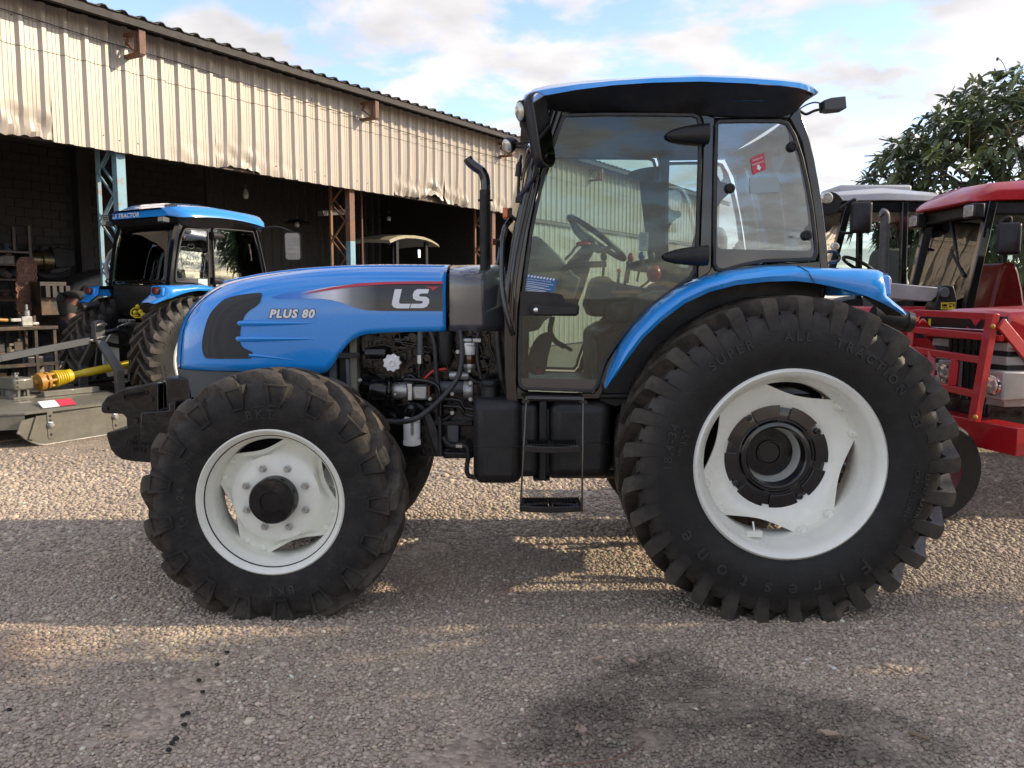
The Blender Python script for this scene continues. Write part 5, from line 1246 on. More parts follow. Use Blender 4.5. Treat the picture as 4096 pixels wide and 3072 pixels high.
# rear linkage
lk = MB(); lk.bx(RW.x + .1, RW.x + .42, -.28, .28, .7, 1.25); lk.build('rear_housing', M['black_oily'], TR, bevel=.03)
for s in (-1, 1):
    MB().tube([(RW.x + .2, s * .28, .55), (RW.x + 1.0, s * .42, .5)], .035, 10).build('lower_link', M['black_oily'], TR); MB().tube([(RW.x + .3, s * .27, 1.2), (RW.x + .62, s * .36, 1.15)], .04, 10).build('lift_arm', M['black_oily'], TR)
    MB().tube([(RW.x + .62, s * .36, 1.15), (RW.x + .72, s * .38, .55)], [.022, .03], 10).build('lift_rod', M['black_oily'], TR)
MB().tube([(RW.x + .4, 0, .95), (RW.x + 1.0, 0, 1.08)], .03, 10).build('top_link', M['black_oily'], TR)
rv = MB()
for i in range(4): rv.cyl((RW.x + .42, -.1 + i * .07, 1.32), (RW.x + .50, -.1 + i * .07, 1.32), .022, seg=10)
rv.build('hydraulic_couplings', M['steel'], TR)
hc = MB().tube([T('Q6', 600, 1372, -.35), T('Q6', 870, 1422, -.35)], [.055, .055], 18); hc.tube([T('Q6', 870, 1422, -.35), T('Q6', 925, 1432, -.35)], [.06, .055], 18); hc.build('lift_cylinder', M['black'], TR, sharp=40)
# ------------------------------------------------------------------ machine shed
def on_plane(r, x, y, P0, N0):
    ox, oy, s = REG[r]
    a = (ox + x * s - 2048.0) / FPX; b = (1536.0 - oy - y * s) / FPX
    d = Vector((a, CP + b * SP, -SP + b * CP)); o = Vector((0, 0, CAM_H))
    return o + d * ((Vector(P0) - o).dot(Vector(N0)) / d.dot(Vector(N0)))
SH_P = at('F', 262, 642, 14.27); SH_P.z = 0
_d = at('F', 2220, 642, 1.0); SD = Vector((_d.x, _d.y, 0)).normalized(); SN = Vector((SD.y, -SD.x, 0)); SH_A = math.atan2(SD.y, SD.x)
SHED = empty('machine_shed', SH_P, SH_A, 'long open fronted machine shed with cream corrugated metal fascia', 'shed')
def SL(p):            # world -> shed local (x along the front, y into the shed)
    q = Vector(p) - SH_P; return Vector((q.dot(SD), -q.dot(SN), q.z))
def SWd(x, y, z): return SH_P + SD * x - SN * y + Vector((0, 0, z))
def SP_(r, x, y, w):  # shed-local point seen at crop pixel, w metres behind the front
    return SL(on_plane(r, x, y, SH_P - SN * w, SN))
ZB, ZT = 4.05, 6.12; BAY = 5.85; PITCH_R = .345
M['cladding'] = pm('cream_steel_sheet', (.43, .378, .305), .40, metal=.15, var=.05, scale=2.5, rvar=.08, dust=.05, dustcol=(.33, .27, .2), stretch=(3, 3, .5))
M['roof_sheet'] = pm('weathered_fibre_cement', (.09, .085, .075), .9, var=.35, scale=6, bump=.3, bscale=30, col2=(.03, .03, .028))
M['rust'] = pm('rusty_steel', (.19, .105, .075), .75, var=.35, scale=14, col2=(.24, .11, .05), bump=.2, bscale=60)
M['post_blue'] = pm('pale_blue_steel_paint', (.22, .38, .45), .55, var=.15, scale=4, col2=(.30, .22, .15), c2lo=.56, c2hi=.66, c2scale=6)
M['brownsteel'] = pm('brown_purlin_paint', (.10, .085, .075), .6, var=.25, scale=8, col2=(.17, .09, .05))
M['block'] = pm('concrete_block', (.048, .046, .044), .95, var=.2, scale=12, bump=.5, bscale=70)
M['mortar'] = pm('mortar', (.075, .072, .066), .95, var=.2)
M['orange_steel'] = pm('orange_primer_steel', (.22, .11, .05), .6, var=.3, scale=10, col2=(.15, .08, .05))
def sheet_profile(n_ribs, depth=.052):
    P = []
    for k in range(n_ribs):
        o = k * PITCH_R
        P += [(o, 0), (o + .055, 0), (o + .060, -.006), (o + .066, 0), (o + .112, 0), (o + .117, -.006), (o + .123, 0), (o + .178, 0), (o + .226, -depth), (o + .288, -depth), (o + .336, 0)]
    return P + [(n_ribs * PITCH_R + .004, 0)]
def sheet(z0, z1, rows, n_ribs=3, fn=None, depth=.052):
    P = sheet_profile(n_ribs, depth); V = []; n = len(P)
    for j in range(rows + 1):
        t = j / rows; z = z0 + (z1 - z0) * t
        for x, y in P:
            q = (x, y, z)
            if fn: q = fn(x, y, z, 1 - t)
            V.append(q)
    return MB().add(V, [(j * n + i, j * n + i + 1, (j + 1) * n + i + 1, (j + 1) * n + i) for j in range(rows) for i in range(n - 1)])
def place(o, name=None, loc=(0, 0, 0)):
    c = bpy.data.objects.new(name or o.name.split('.')[0], o.data); COL.objects.link(c); c.parent = o.parent; c.location = loc
    for m in o.modifiers:
        k = c.modifiers.new(m.name, m.type)
        for at_ in ('thickness', 'offset', 'width', 'segments', 'limit_method', 'angle_limit'):
            if hasattr(m, at_): setattr(k, at_, getattr(m, at_))
    return c
# fascia sheets: most are alike, the knocked ones are bent one by one
X0 = -9.3; plain = []
def bent(seed, amp, hole=0.0):
    amp *= .42; hole *= .6; R_ = random.Random(seed); ph = [R_.uniform(0, 6) for _ in range(6)]; fr_ = [R_.uniform(3, 9) for _ in range(3)]
    def f(x, y, z, s):
        k = max(0, s - .45) / .55; k2 = max(0, s - .72) / .28
        y2 = y * (1 - .65 * k2 * amp) - .10 * amp * k * k * math.sin(fr_[0] * x + ph[0]) - .06 * amp * k2 * math.sin(fr_[1] * 3 * x + ph[1] + 9 * z) - .05 * amp * k2 * math.sin(17 * z + ph[2] + 4 * x)
        x2 = x + .05 * amp * k * math.sin(ph[3] + 2 * z)
        z2 = z + k2 * amp * (.05 + .05 * math.sin(fr_[2] * 2 * x + ph[4]) + .03 * math.sin(31 * x + ph[5])) + hole * k2 * max(0, math.sin(math.pi * x / 1.035)) 
        return (x2, y2, z2)
    return f
N_SH = 40
def u2t(u):   # where along the front a picture column meets it
    p = on_plane('F', u, 642, SH_P, SN); return SL(p).x
dam = {}
for u, amp, hole in ((5, 1.0, 0), (505, .5, .0), (560, .8, .10), (600, .4, 0), (650, .25, 0), (870, .9, .05), (915, 1.5, .22), (955, 1.6, .18), (1000, 1.1, .0), (1085, .8, 0), (430, .2, 0)):
    dam[int((u2t(u) - X0) // (3 * PITCH_R))] = (amp, hole)
base = None
for k in range(N_SH):
    x = X0 + k * 3 * PITCH_R
    if k in dam:
        o = sheet(ZB, ZT, 26, fn=bent(k, *dam[k])).build('cladding_sheet', M['cladding'], SHED, sharp=25, recalc=False); o.location = (x, 0, 0)
    elif base is None:
        o = base = sheet(ZB, ZT, 1).build('cladding_sheet', M['cladding'], SHED, sharp=25, recalc=False); o.location = (x, 0, 0)
    else: place(base, loc=(x, 0, 0))
# roof
prof = sheet_profile(3, .05); V = []; n = len(prof)
for yy, zz in ((-.55, ZT + .03), (-.55, ZT + .045), (8.2, ZT + .9)):
    V += [(x, yy, zz - y * .9) for x, y in prof]
rs_ = MB().add(V, [(j * n + i, j * n + i + 1, (j + 1) * n + i + 1, (j + 1) * n + i) for j in range(2) for i in range(n - 1)]).build('roof_sheet', M['roof_sheet'], SHED, sharp=25, recalc=False); rs_.location = (X0, 0, 0)
for k in range(1, N_SH): place(rs_, loc=(X0 + k * 3 * PITCH_R, 0, 0))
L_ = N_SH * 3 * PITCH_R
pu = MB(); pu.bx(X0, X0 + L_, -.52, -.46, ZT - .10, ZT + .022); pu.bx(X0, X0 + L_, -.545, -.50, ZT - .10, ZT - .085); pu.build('eaves_purlin', pm('dark_purlin', (.035, .03, .027), .7, var=.3, scale=8, col2=(.10, .05, .03), c2lo=.6, c2hi=.7), SHED)
MB().bx(X0, X0 + L_, .10, .2, ZB + .02, ZB + .16).build('fascia_rail', M['brownsteel'], SHED); MB().bx(X0, X0 + L_, .06, .14, ZT - .2, ZT - .06).build('fascia_rail', M['brownsteel'], SHED)
MB().tube([SP_('R1', -200, 0, -.06)] + [SP_('R1', x, y, -.06) for x, y in ((0, 65), (830, 330), (1500, 520), (2200, 740))] + [SP_('R4', 1300, 100, -.06), SP_('R4', 1960, 275, -.06)], .008, 6).build('fascia_cable', M['rubber_hose'], SHED)
lj = MB(); _pf = sheet_profile(3); _pp = [Vector((X0 + k * 3 * PITCH_R + x, y - .003, ZT - .72 + .01 * math.sin(k * 1.7))) for k in range(N_SH) for x, y in _pf[:-1]]
lj.tube(_pp, .004, 4).build('lap_joint', M['brownsteel'], SHED, smooth=False)
sw_s = MB(); _r = random.Random(31)
for k in range(N_SH * 3):
    for z in (ZT - .33, ZB + .22):
        if _r.random() < .45: sw_s.ball((X0 + k * PITCH_R + _r.choice((.09, .15)), -.004, z + _r.uniform(-.03, .03)), (.012, .008, .012), 6, 4)
tag(sw_s.build('screw_heads', M['black'], SHED), kind='stuff')
# roof truss ends poking out under the eaves
def truss_end(x):
    b = MB()
    for yy in (-.47, -.36): b.bx(x - .06, x + .06, yy - .02, yy + .02, ZT - .50, ZT - .12)
    b.bx(x - .05, x + .05, -.36, .35, ZT - .17, ZT - .12); b.bx(x - .05, x + .05, -.47, .35, ZT - .52, ZT - .46)
    flat_bar(b, Vector((x, -.34, ZT - .47)), Vector((x, .1, ZT - .16)), .02, .02); flat_bar(b, Vector((x, .1, ZT - .47)), Vector((x, -.12, ZT - .18)), .02, .02)
    return b.build('truss_end', M['rust'], SHED, bevel=.003)
T0 = SP_('R1', 1000, 330, 0).x
for k in range(-1, 6): truss_end(T0 + k * BAY)
# lattice posts
def post(x, mat_low, mat_up, lace, split=None):
    z1 = ZT - .3; p = MB().bx(x, x + .17, .12, .26, 0, split or z1).build('post', mat_low, SHED, bevel=.008)
    if split: MB().bx(x, x + .17, .12, .26, split, z1).build('post_upper', mat_up, p, bevel=.008)
    MB().bx(x + .05, x + .12, .76, .81, 0, z1).build('post_rear_chord', lace, p, bevel=.006)
    lc = MB(); z = .1; sgn = 1; R_ = random.Random(int(x * 10))
    while z < z1 - .5:
        A, B = Vector((x + .085, .30, z)), Vector((x + .085, .72, z + .42))
        if sgn < 0: A, B = Vector((x + .085, .72, z)), Vector((x + .085, .30, z + .42))
        flat_bar(lc, A + Vector((.05, 0, 0)), B + Vector((.05, 0, 0)), .024, .012); flat_bar(lc, A - Vector((.05, 0, .1)), B - Vector((.05, 0, .1)), .024, .012)
        if R_.random() < .4: flat_bar(lc, Vector((x + .02, .30, z)), Vector((x + .02, .72, z)), .024, .012)
        z += .42; sgn = -sgn
    lc.build('lacing', lace, p)
px = SP_('R1', 945, 1500, .12).x
post(px, M['post_blue'], None, M['post_blue']); post(SP_('R4', 737, 700, .12).x, M['post_blue'], M['rust'], M['orange_steel'], SP_('R4', 750, 855, .12).z)
post(px + 2 * BAY, M['post_blue'], M['rust'], M['orange_steel'], 2.2); post(px - BAY, M['post_blue'], None, M['post_blue'])
# back and end walls
DEP = 6.0
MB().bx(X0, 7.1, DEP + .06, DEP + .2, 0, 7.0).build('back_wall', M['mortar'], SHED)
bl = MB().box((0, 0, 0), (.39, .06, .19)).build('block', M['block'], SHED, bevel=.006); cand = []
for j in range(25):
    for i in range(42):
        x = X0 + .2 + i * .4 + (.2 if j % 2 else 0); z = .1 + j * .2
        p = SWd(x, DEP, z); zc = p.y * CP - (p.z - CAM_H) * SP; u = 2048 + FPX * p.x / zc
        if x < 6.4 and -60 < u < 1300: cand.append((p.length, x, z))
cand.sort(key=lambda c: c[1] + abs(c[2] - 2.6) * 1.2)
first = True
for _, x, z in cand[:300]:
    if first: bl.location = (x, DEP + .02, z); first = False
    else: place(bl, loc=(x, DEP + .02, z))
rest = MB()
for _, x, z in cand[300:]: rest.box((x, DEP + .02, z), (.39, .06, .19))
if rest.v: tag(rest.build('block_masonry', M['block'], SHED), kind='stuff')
MB().bx(SP_('R1', 640, 1400, DEP - .1).x - .15, SP_('R1', 640, 1400, DEP - .1).x + .15, DEP - .25, DEP - .02, 0, 6.4).build('wall_pier', M['block'], SHED)
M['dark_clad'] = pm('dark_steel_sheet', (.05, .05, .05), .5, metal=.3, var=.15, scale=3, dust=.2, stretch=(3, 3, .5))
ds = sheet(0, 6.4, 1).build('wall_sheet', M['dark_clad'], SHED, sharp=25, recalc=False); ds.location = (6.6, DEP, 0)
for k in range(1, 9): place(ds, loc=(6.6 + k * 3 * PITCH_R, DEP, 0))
tw = u2t(1150); fs = sheet(.05, ZB - .05, 1, depth=.035).build('wall_sheet', M['cladding'], SHED, sharp=25, recalc=False); fs.location = (tw, .10, 0)
for k in range(1, 18): place(fs, loc=(tw + k * 3 * PITCH_R, .10, 0))
MB().bx(tw, tw + 18, -.02, .09, ZB - .12, ZB - .02).build('wall_beam', M['brownsteel'], SHED)
MB().bx(tw - .05, tw, .1, DEP, 0, 6.5).build('partition', M['dark_clad'], SHED); MB().bx(X0 - .1, X0, .1, DEP, 0, 6.5).build('end_wall', M['block'], SHED)
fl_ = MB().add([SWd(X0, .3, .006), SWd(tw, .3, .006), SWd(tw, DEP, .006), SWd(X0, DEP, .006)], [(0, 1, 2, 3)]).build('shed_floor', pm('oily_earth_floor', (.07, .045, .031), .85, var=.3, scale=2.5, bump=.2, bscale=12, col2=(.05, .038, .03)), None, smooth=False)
tag(fl_, kind='structure')

# ---- things in the shed
def thing_at(name, r, x, y, w, label, cat, group=None):
    p = SP_(r, x, y, w); o = empty(name, SWd(p.x, p.y, p.z), SH_A, label, cat, group); return o, p
def lp(root, r, x, y, w):   # crop pixel -> coordinates local to a thing standing in the shed frame
    q = SP_(r, x, y, w); b = SL(root.location); return q - b
# hanging lamps
for r, x, y, w, shade, lab in (('R1', 1975, 1500, 2.5, False, 'bare glass bulb hanging above the blue cab roof in the shed'), ('R4', 1022, 650, 2.2, True, 'pendant lamp with dark tin shade hanging over the cream canopy'), ('R4', 345, 690, 3.0, True, 'dim pendant lamp with dark shade left of the rusty post')):
    o, p = thing_at('pendant_lamp', r, x, y, w, lab, 'lamp')
    MB().tube([(0, 0, .02), (0, 0, 6.2 - p.z)], .008, 6).build('flex', M['black'], o)
    MB().lathe([(.03, .05), (.03, -.04), (.025, -.06)], axis='z', seg=14).build('socket', M['grey_matt'], o)
    MB().lathe([(.028, -.06), (.05, -.12), (.07, -.19), (.062, -.25), (.03, -.285), (.0001, -.29)] if not shade else [(.03, -.06), (.055, -.13), (.06, -.17), (.045, -.21), (.0001, -.225)], axis='z', seg=18).build('bulb', pm('milky_bulb', (.55, .55, .52), .25, coat=.5), o)
    if shade: MB().lathe([(.05, .0), (.12, -.03), (.33, -.11), (.34, -.12), (.30, -.105), (.10, -.03), (.045, -.01)], axis='z', seg=26, closed=True).build('shade', M['black'], o)
# board and pole leaning by the rusty post
o, p = thing_at('plank', 'R4', 625, 647, .9, 'short grey plank stuck out sideways from the rusty post', 'plank')
o.name = 'plank'; b = MB(); A, B = lp(o, 'R4', 520, 652, .9), lp(o, 'R4', 730, 638, .9); flat_bar(b, A, B, .09, .06); b.build('board', pm('grey_timber', (.11, .10, .09), .85, var=.25, scale=6, stretch=(1, 8, 8)), o)
o, p = thing_at('rusty_pole', 'R4', 830, 1010, 1.0, 'thin rusty pole standing right of the post', 'pole'); MB().tube([(0, 0, -p.z), (0, 0, 5.6 - p.z)], .025, 8).build('tube', M['rust'], o)
# workbench
o, p = thing_at('workbench', 'R2', 300, 1545, .9, 'dark steel workbench standing at the shed front', 'workbench'); o.location.z = 0; hb = SP_('R2', 300, 1215, .9).z; l0, l1 = lp(o, 'R2', 40, 1215, 1.2).x - 1.2, lp(o, 'R2', 455, 1215, .9).x
M['bench'] = pm('dark_bench_steel', (.05, .045, .04), .45, metal=.5, var=.3, scale=9, col2=(.13, .08, .05))
MB().bx(l0, l1, -.05, 1.0, hb - .06, hb).build('top', M['bench'], o, bevel=.006)
for x in (l0 + .05, 0.0, l1 - .05):
    for y in (0, .9): MB().bx(x - .025, x + .025, y - .025, y + .025, 0, hb - .06).build('leg', M['bench'], o)
MB().bx(l0, l1, -.02, .02, hb * .42, hb * .47).build('rail', M['bench'], o); MB().bx(l0, l1, .1, .9, hb * .40, hb * .42).build('shelf', M['bench'], o)
BEN = o; ben_x = SL(o.location)
o, p = thing_at('hydraulic_valve', 'R2', 210, 1200, 1.2, 'bright metal valve body with hose lying on the workbench', 'valve'); o.location = SWd(p.x, p.y, hb)
b = MB(); b.bx(-.09, .09, -.05, .05, .0, .16); b.bx(-.26, -.08, -.035, .035, .07, .13); b.cyl((.02, 0, .14), (.02, 0, .26), .05); b.cyl((.02, 0, .26), (.02, 0, .36), .022); b.bx(.09, .2, -.04, .04, .01, .06); b.build('body', M['silver'], o, bevel=.01)
MB().tube(catmull([(-.3, 0, .1), (-.55, 0, .11), (-.8, 0, .06), (-1.1, 0, .02)], 5), .03, 10).build('hose_end', M['ochre'], o)
for i, (x, y, c, lab) in enumerate(((235, 1340, (.02, .02, .022), 'black jerrycan with pale label under the workbench'), (375, 1340, (.035, .035, .04), 'dark drum under the right end of the workbench'), (510, 1330, (.02, .12, .04), 'green plastic can behind the workbench leg'))):
    o, p = thing_at('oil_can', 'R2', x, y, 1.5, lab, 'oil can', 'cans under the workbench'); o.location = SWd(p.x, p.y, .01)
    hh = .62 if i < 2 else .5; b = MB().bx(-.22, .22, -.18, .18, 0, hh); b.cyl((-.08, 0, hh - .02), (-.08, 0, hh + .06), .05); b.build('body', pm('can_plastic', c, .4), o, bevel=.05, bseg=3)
    if i < 2: MB().bx(-.15, .15, -.186, -.181, hh * .3, hh * .68).build('label_sheet', pm('can_label', (.28, .24, .20), .5, var=.5, scale=9), o)
# storage rack with parts
o, p = thing_at('storage_rack', 'R2', 120, 1100, 4.6, 'open steel rack crammed with parts at the shed back', 'rack'); o.location = SWd(p.x, p.y, 0)
RK = o; w0, w1 = lp(o, 'R2', -150, 800, 4.6).x, lp(o, 'R2', 250, 800, 4.6).x
for x in (w0, w1):
    for y in (0, .6): MB().bx(x - .03, x + .03, y - .03, y + .03, 0, 3.1).build('upright', M['bench'], o)
levels = [SP_('R2', 100, yy, 4.6).z for yy in (610, 715, 835, 1000)] + [.5]
for z in levels: MB().bx(w0, w1, -.03, .63, z - .04, z).build('shelf', M['brownsteel'], o)
R_ = random.Random(21); pal = [(.05, .05, .055), (.10, .08, .06), (.16, .14, .11), (.08, .03, .02), (.03, .05, .08), (.2, .18, .15)]
kinds = ['gear housing', 'folded sacking', 'cardboard carton', 'belt pulley', 'oil filter box', 'rag bundle']
cnt = 0; ORD = ('first', 'second', 'third', 'fourth', 'fifth', 'sixth', 'seventh', 'eighth', 'ninth', 'tenth', 'eleventh', 'twelfth')
for li, z in enumerate(levels):
    x = w0 + .15; cnt = 0
    while x < w1 - .15:
        s = R_.uniform(.12, .28); o2 = empty('stored_part', RK.location + SD * x - SN * R_.uniform(.1, .3) + Vector((0, 0, z)), SH_A + R_.uniform(-.3, .3), 'dark machine part on %s shelf of the rack, %s from the left' % (('the top', 'the second', 'the middle', 'the fourth', 'the lowest')[li], ORD[min(cnt, 11)]), 'machine part', 'parts stored on the rack')
        mt = pm('stored_part_finish', R_.choice(pal), .6, var=.4, scale=7); k = R_.randrange(3); b = MB()
        if k == 0: b.bx(-s * .5, s * .5, -s * .4, s * .4, 0, s * .8); b.bx(-s * .2, s * .3, -s * .3, s * .3, s * .8, s * 1.05); b.build('casing', mt, o2, bevel=.01)
        elif k == 1: b.lathe([(s * .5, 0), (s * .52, s * .2), (s * .3, s * .25), (s * .3, s * .5), (s * .5, s * .55), (s * .48, s * .75), (.0001, s * .76)], axis='z', seg=18); b.build('casing', mt, o2)
        else:
            b.ball((0, 0, s * .35), (s * .6, s * .4, s * .38), 12, 8); b.v = [(q[0] + .04 * math.sin(17 * q[2] + q[1] * 9), q[1] + .03 * math.sin(13 * q[0]), max(0, q[2] + .03 * math.sin(21 * q[0] + 3))) for q in b.v]; b.build('casing', mt, o2)
        x += s * 1.15; cnt += 1
# draped hoses, drum and chain on the wall
o, p = thing_at('hose_bundle', 'R2', 430, 640, 5.4, 'black hoses draped in a thick bundle on the block wall', 'hoses'); R_ = random.Random(2)
for k in range(14):
    xa, xb, dz = R_.uniform(225, 330), R_.uniform(430, 560), R_.uniform(80, 260)
    P = [lp(o, 'R2', xa, 600 + R_.uniform(-10, 40), 5.5), lp(o, 'R2', xa + 20, 600 + dz * .7, 5.4), lp(o, 'R2', (xa + xb) / 2, 600 + dz, 5.3), lp(o, 'R2', xb, 600 + dz * .75, 5.4), lp(o, 'R2', xb - 10, 585 + R_.uniform(-10, 30), 5.5), lp(o, 'R2', (xa + xb) / 2, 575, 5.6)]
    MB().tube(catmull(P, 6, True), .045, 8, closed=True).build('hose_loop', M['rubber_hose'], o)
o, p = thing_at('rubber_mat', 'R2', 500, 660, 5.2, 'ribbed black rubber belt hung beside the hose bundle', 'belt')
for k in range(6):
    b = MB(); A = lp(o, 'R2', 440 + k * 22, 585 + k * 2, 5.2); B = lp(o, 'R2', 475 + k * 18, 745 - k * 2, 5.1); flat_bar(b, A, B, .06, .10); b.build('rib', M['black'], o, bevel=.02)
o, p = thing_at('brass_drum', 'R2', 298, 690, 5.0, 'shiny brass coloured filter drum against the block wall', 'drum')
MB().lathe([(.0001, -.3), (.21, -.3), (.23, -.27), (.23, .0), (.205, .02), (.23, .04), (.23, .25), (.18, .29), (.0001, .3)], axis='x', seg=26).build('shell', pm('brass_lacquer', (.13, .11, .06), .3, metal=.8), o)
o, p = thing_at('wheel_chain', 'R2', 210, 900, 4.0, 'rusty ring mesh wheel chain hanging in front of the rack', 'chain'); ri = MB()
for j in range(17):
    for i in range(5 if j % 2 else 4):
        a = lp(o, 'R2', 168 + i * 22 + (0 if j % 2 else 11) + 4 * math.sin(j * .5), 700 + j * 25, 4.0); ri.tube([(a.x + .085 * math.cos(t), a.y + .02 * math.sin(2 * t + j), a.z + .085 * math.sin(t)) for t in [2 * math.pi * k / 8 for k in range(8)]], .024, 5, closed=True)
tag(ri.build('rings', M['rust'], o), kind='stuff')
o, p = thing_at('parts_bin', 'R2', 435, 880, 3.6, 'grey wall cabinet with a row of small parts bins', 'bins')
A, B = lp(o, 'R2', 335, 1130, 3.6), lp(o, 'R2', 535, 860, 3.6); MB().bx(A.x, B.x, 0, .35, A.z, B.z).build('cabinet', M['bench'], o, bevel=.01)
for k in range(4): w_ = (B.x - A.x) / 4; MB().bx(A.x + k * w_ + .02, A.x + (k + 1) * w_ - .02, -.16, .0, B.z - .32, B.z - .08).build('bin', pm('bin_plastic', (.035, .033, .03), .6), o, bevel=.01)
# grey bonneted machine behind the mechanic
o, p = thing_at('grey_loader', 'R2', 760, 1100, 4.2, 'old grey machine with rounded bonnet parked inside behind the mechanic', 'machine'); o.location = SWd(p.x, p.y, 0)
A, B = lp(o, 'R2', 520, 920, 4.2), lp(o, 'R2', 1000, 780, 4.2); gm = pm('dusty_grey_paint', (.07, .068, .063), .5, var=.15, dust=.25)
MB().prism(smooth2([(A.x, A.z - .9), (A.x, A.z - .2), (A.x + .3, A.z + .15), (A.x + .9, B.z - .05), (B.x, B.z), (B.x, A.z - .9)], 3), 0, 1.1).build('bonnet', gm, o, bevel=.08, bseg=3)
MB().bx(A.x + .05, B.x, -.01, .0, A.z - .85, A.z - .05).build('side_grille', M['black'], o)
MB().lathe([(.35, -.14), (.6, -.17), (.64, -.1), (.64, .1), (.6, .17), (.35, .14)], c=(B.x - .5, -.2, .62), seg=36).build('wheel', M['tyre'], o); MB().lathe([(.0001, -.05), (.33, -.12), (.36, -.1), (.36, .1), (.0001, .1)], c=(B.x - .5, -.2, .62), seg=30).build('rim', gm, o)
# cream canopy tractor under the far bay
o, p = thing_at('canopy_tractor', 'R4', 1050, 960, 2.0, 'small tractor with cream canopy parked deep in the shed', 'tractor'); o.location = SWd(p.x, p.y, 0)
c0, c1 = lp(o, 'R4', 866, 850, 2.0), lp(o, 'R4', 1234, 875, 2.0); zt = lp(o, 'R4', 1050, 816, 2.0).z; secs = []; crm = pm('cream_fibreglass', (.42, .38, .27), .45, var=.1, dust=.15)
for t in (0, .04, .15, .3, .5, .7, .85, .96, 1):
    zz = c0.z + (zt - c0.z) * (1 - abs(2 * t - 1) ** 2.5); x = c0.x + (c1.x - c0.x) * t; secs.append([(x, -.8, zz - .10), (x, -.75, zz - .02), (x, 0, zz + .03), (x, .75, zz - .02), (x, .8, zz - .10), (x, 0, zz - .06)])
MB().loft(secs).build('canopy', crm, o, sharp=50)
wdt = c1.x - c0.x
for fx in (.22, .82):
    for y in (-.6, .6): MB().bx(c0.x + wdt * fx - .05, c0.x + wdt * fx + .05, y - .04, y + .04, 1.2, c0.z + .05).build('canopy_post', M['black'], o)
MB().bx(c0.x + wdt * .1, c1.x - wdt * .05, -.4, .4, .7, 1.5).build('body', M['blue2'], o, bevel=.06); MB().bx(c0.x - 1.2, c0.x + wdt * .2, -.33, .33, .8, 1.55).build('bonnet', M['blue2'], o, bevel=.08)
for x, R__ in ((c1.x - .3, .68), (c0.x - .7, .45)):
    for s in (-1, 1): MB().lathe([(R__ * .5, -.14), (R__ * .95, -.17), (R__, -.1), (R__, .1), (R__ * .95, .17), (R__ * .5, .14), (.05, .05), (.05, -.05)], c=(x, s * .65, R__), seg=32, closed=True).build('wheel', M['tyre'], o)
mr = MB().bx(-.06, .06, -.03, .0, 0, .24); mr.xf(Matrix.Translation(lp(o, 'R4', 1065, 960, 2.0) - Vector((0, .85, .1)))); mr.build('mirror', M['mirror'], o, bevel=.02)
# ------------------------------------------------------------------ mechanic bending over in the shed
def skin_mesh(name, nodes, edges, mat, parent, root=0, sub=2):
    me = bpy.data.meshes.new(name); me.from_pydata([tuple(p) for p, r in nodes], edges, []); me.materials.append(mat)
    o = bpy.data.objects.new(name, me); COL.objects.link(o); o.parent = parent
    sk = o.modifiers.new('skin', 'SKIN'); sk.use_smooth_shade = True
    for i, (p, r) in enumerate(nodes):
        d = me.skin_vertices[0].data[i]; d.radius = r if isinstance(r, tuple) else (r, r); d.use_root = (i == root)
    s = o.modifiers.new('sub', 'SUBSURF'); s.levels = sub; s.render_levels = sub
    return o
PW = 2.0
o, p = thing_at('person', 'R2', 560, 1545, PW, 'mechanic in dark grey shirt bending forward behind the workbench', 'person'); o.location = SWd(p.x, p.y, 0)
PE = o
def B_(x, y, dy=0.0): q = lp(PE, 'R2', x, y, PW); return Vector((q.x, dy, q.z))
skin = pm('skin', (.22, .11, .075), .55, var=.1); shirt = pm('grey_cotton_shirt', (.05, .049, .045), .9, var=.15, scale=12, bump=.2, bscale=60); trous = pm('dark_work_trousers', (.03, .032, .04), .9, var=.2, scale=10, bump=.2, bscale=50); hair = pm('dark_hair', (.012, .010, .009), .7, var=.3, scale=40)
pel, sp, ch, nk, hd = B_(540, 1150), B_(555, 1050), B_(610, 975), B_(668, 950), B_(705, 958)
N_ = [(pel, .13), (sp, .13), (ch, .15), (nk, .06), (B_(690, 945), .085), (B_(712, 960), .10), (B_(722, 985), .065)]; E_ = [(0, 1), (1, 2), (2, 3), (3, 4), (4, 5), (5, 6)]
for s in (-1, 1):
    b0 = len(N_); N_ += [(B_(632, 985, s * .19), .07), (B_(618, 1085, s * .24), .05), (B_(640, 1128, s * .2), .042), (B_(668, 1140, s * .14), .032), (B_(684, 1146, s * .12), .04)]; E_ += [(2, b0), (b0, b0 + 1), (b0 + 1, b0 + 2), (b0 + 2, b0 + 3), (b0 + 3, b0 + 4)]
    b1 = len(N_); N_ += [(B_(548, 1190, s * .1), .10), (B_(590, 1330, s * .12), .07), (B_(565, 1480, s * .12), .05), (B_(572, 1520, s * .12), .05), (B_(620, 1532, s * .13), .04)]; E_ += [(0, b1), (b1, b1 + 1), (b1 + 1, b1 + 2), (b1 + 2, b1 + 3), (b1 + 3, b1 + 4)]
    for k in range(4):   # fingers
        f0 = len(N_); a = B_(690, 1147, s * (.12 - .03 + .02 * k)); N_ += [(a + Vector((.03, 0, -.01)), .011), (a + Vector((.07 - .006 * abs(k - 1), 0, -.03)), .009), (a + Vector((.085 - .006 * abs(k - 1), 0, -.06)), .008)]; E_ += [(b0 + 4, f0), (f0, f0 + 1), (f0 + 1, f0 + 2)]
    f0 = len(N_); a = B_(680, 1142, s * .12); N_ += [(a + Vector((.02, -s * .05, .01)), .012), (a + Vector((.05, -s * .065, -.01)), .010)]; E_ += [(b0 + 4, f0), (f0, f0 + 1)]
skin_mesh('body', N_, E_, skin, PE)
fc = MB(); hc = B_(708, 955)
fc.ball(hc + Vector((.125, 0, -.05)), (.022, .018, .03), 10, 8); fc.build('nose', skin, PE)
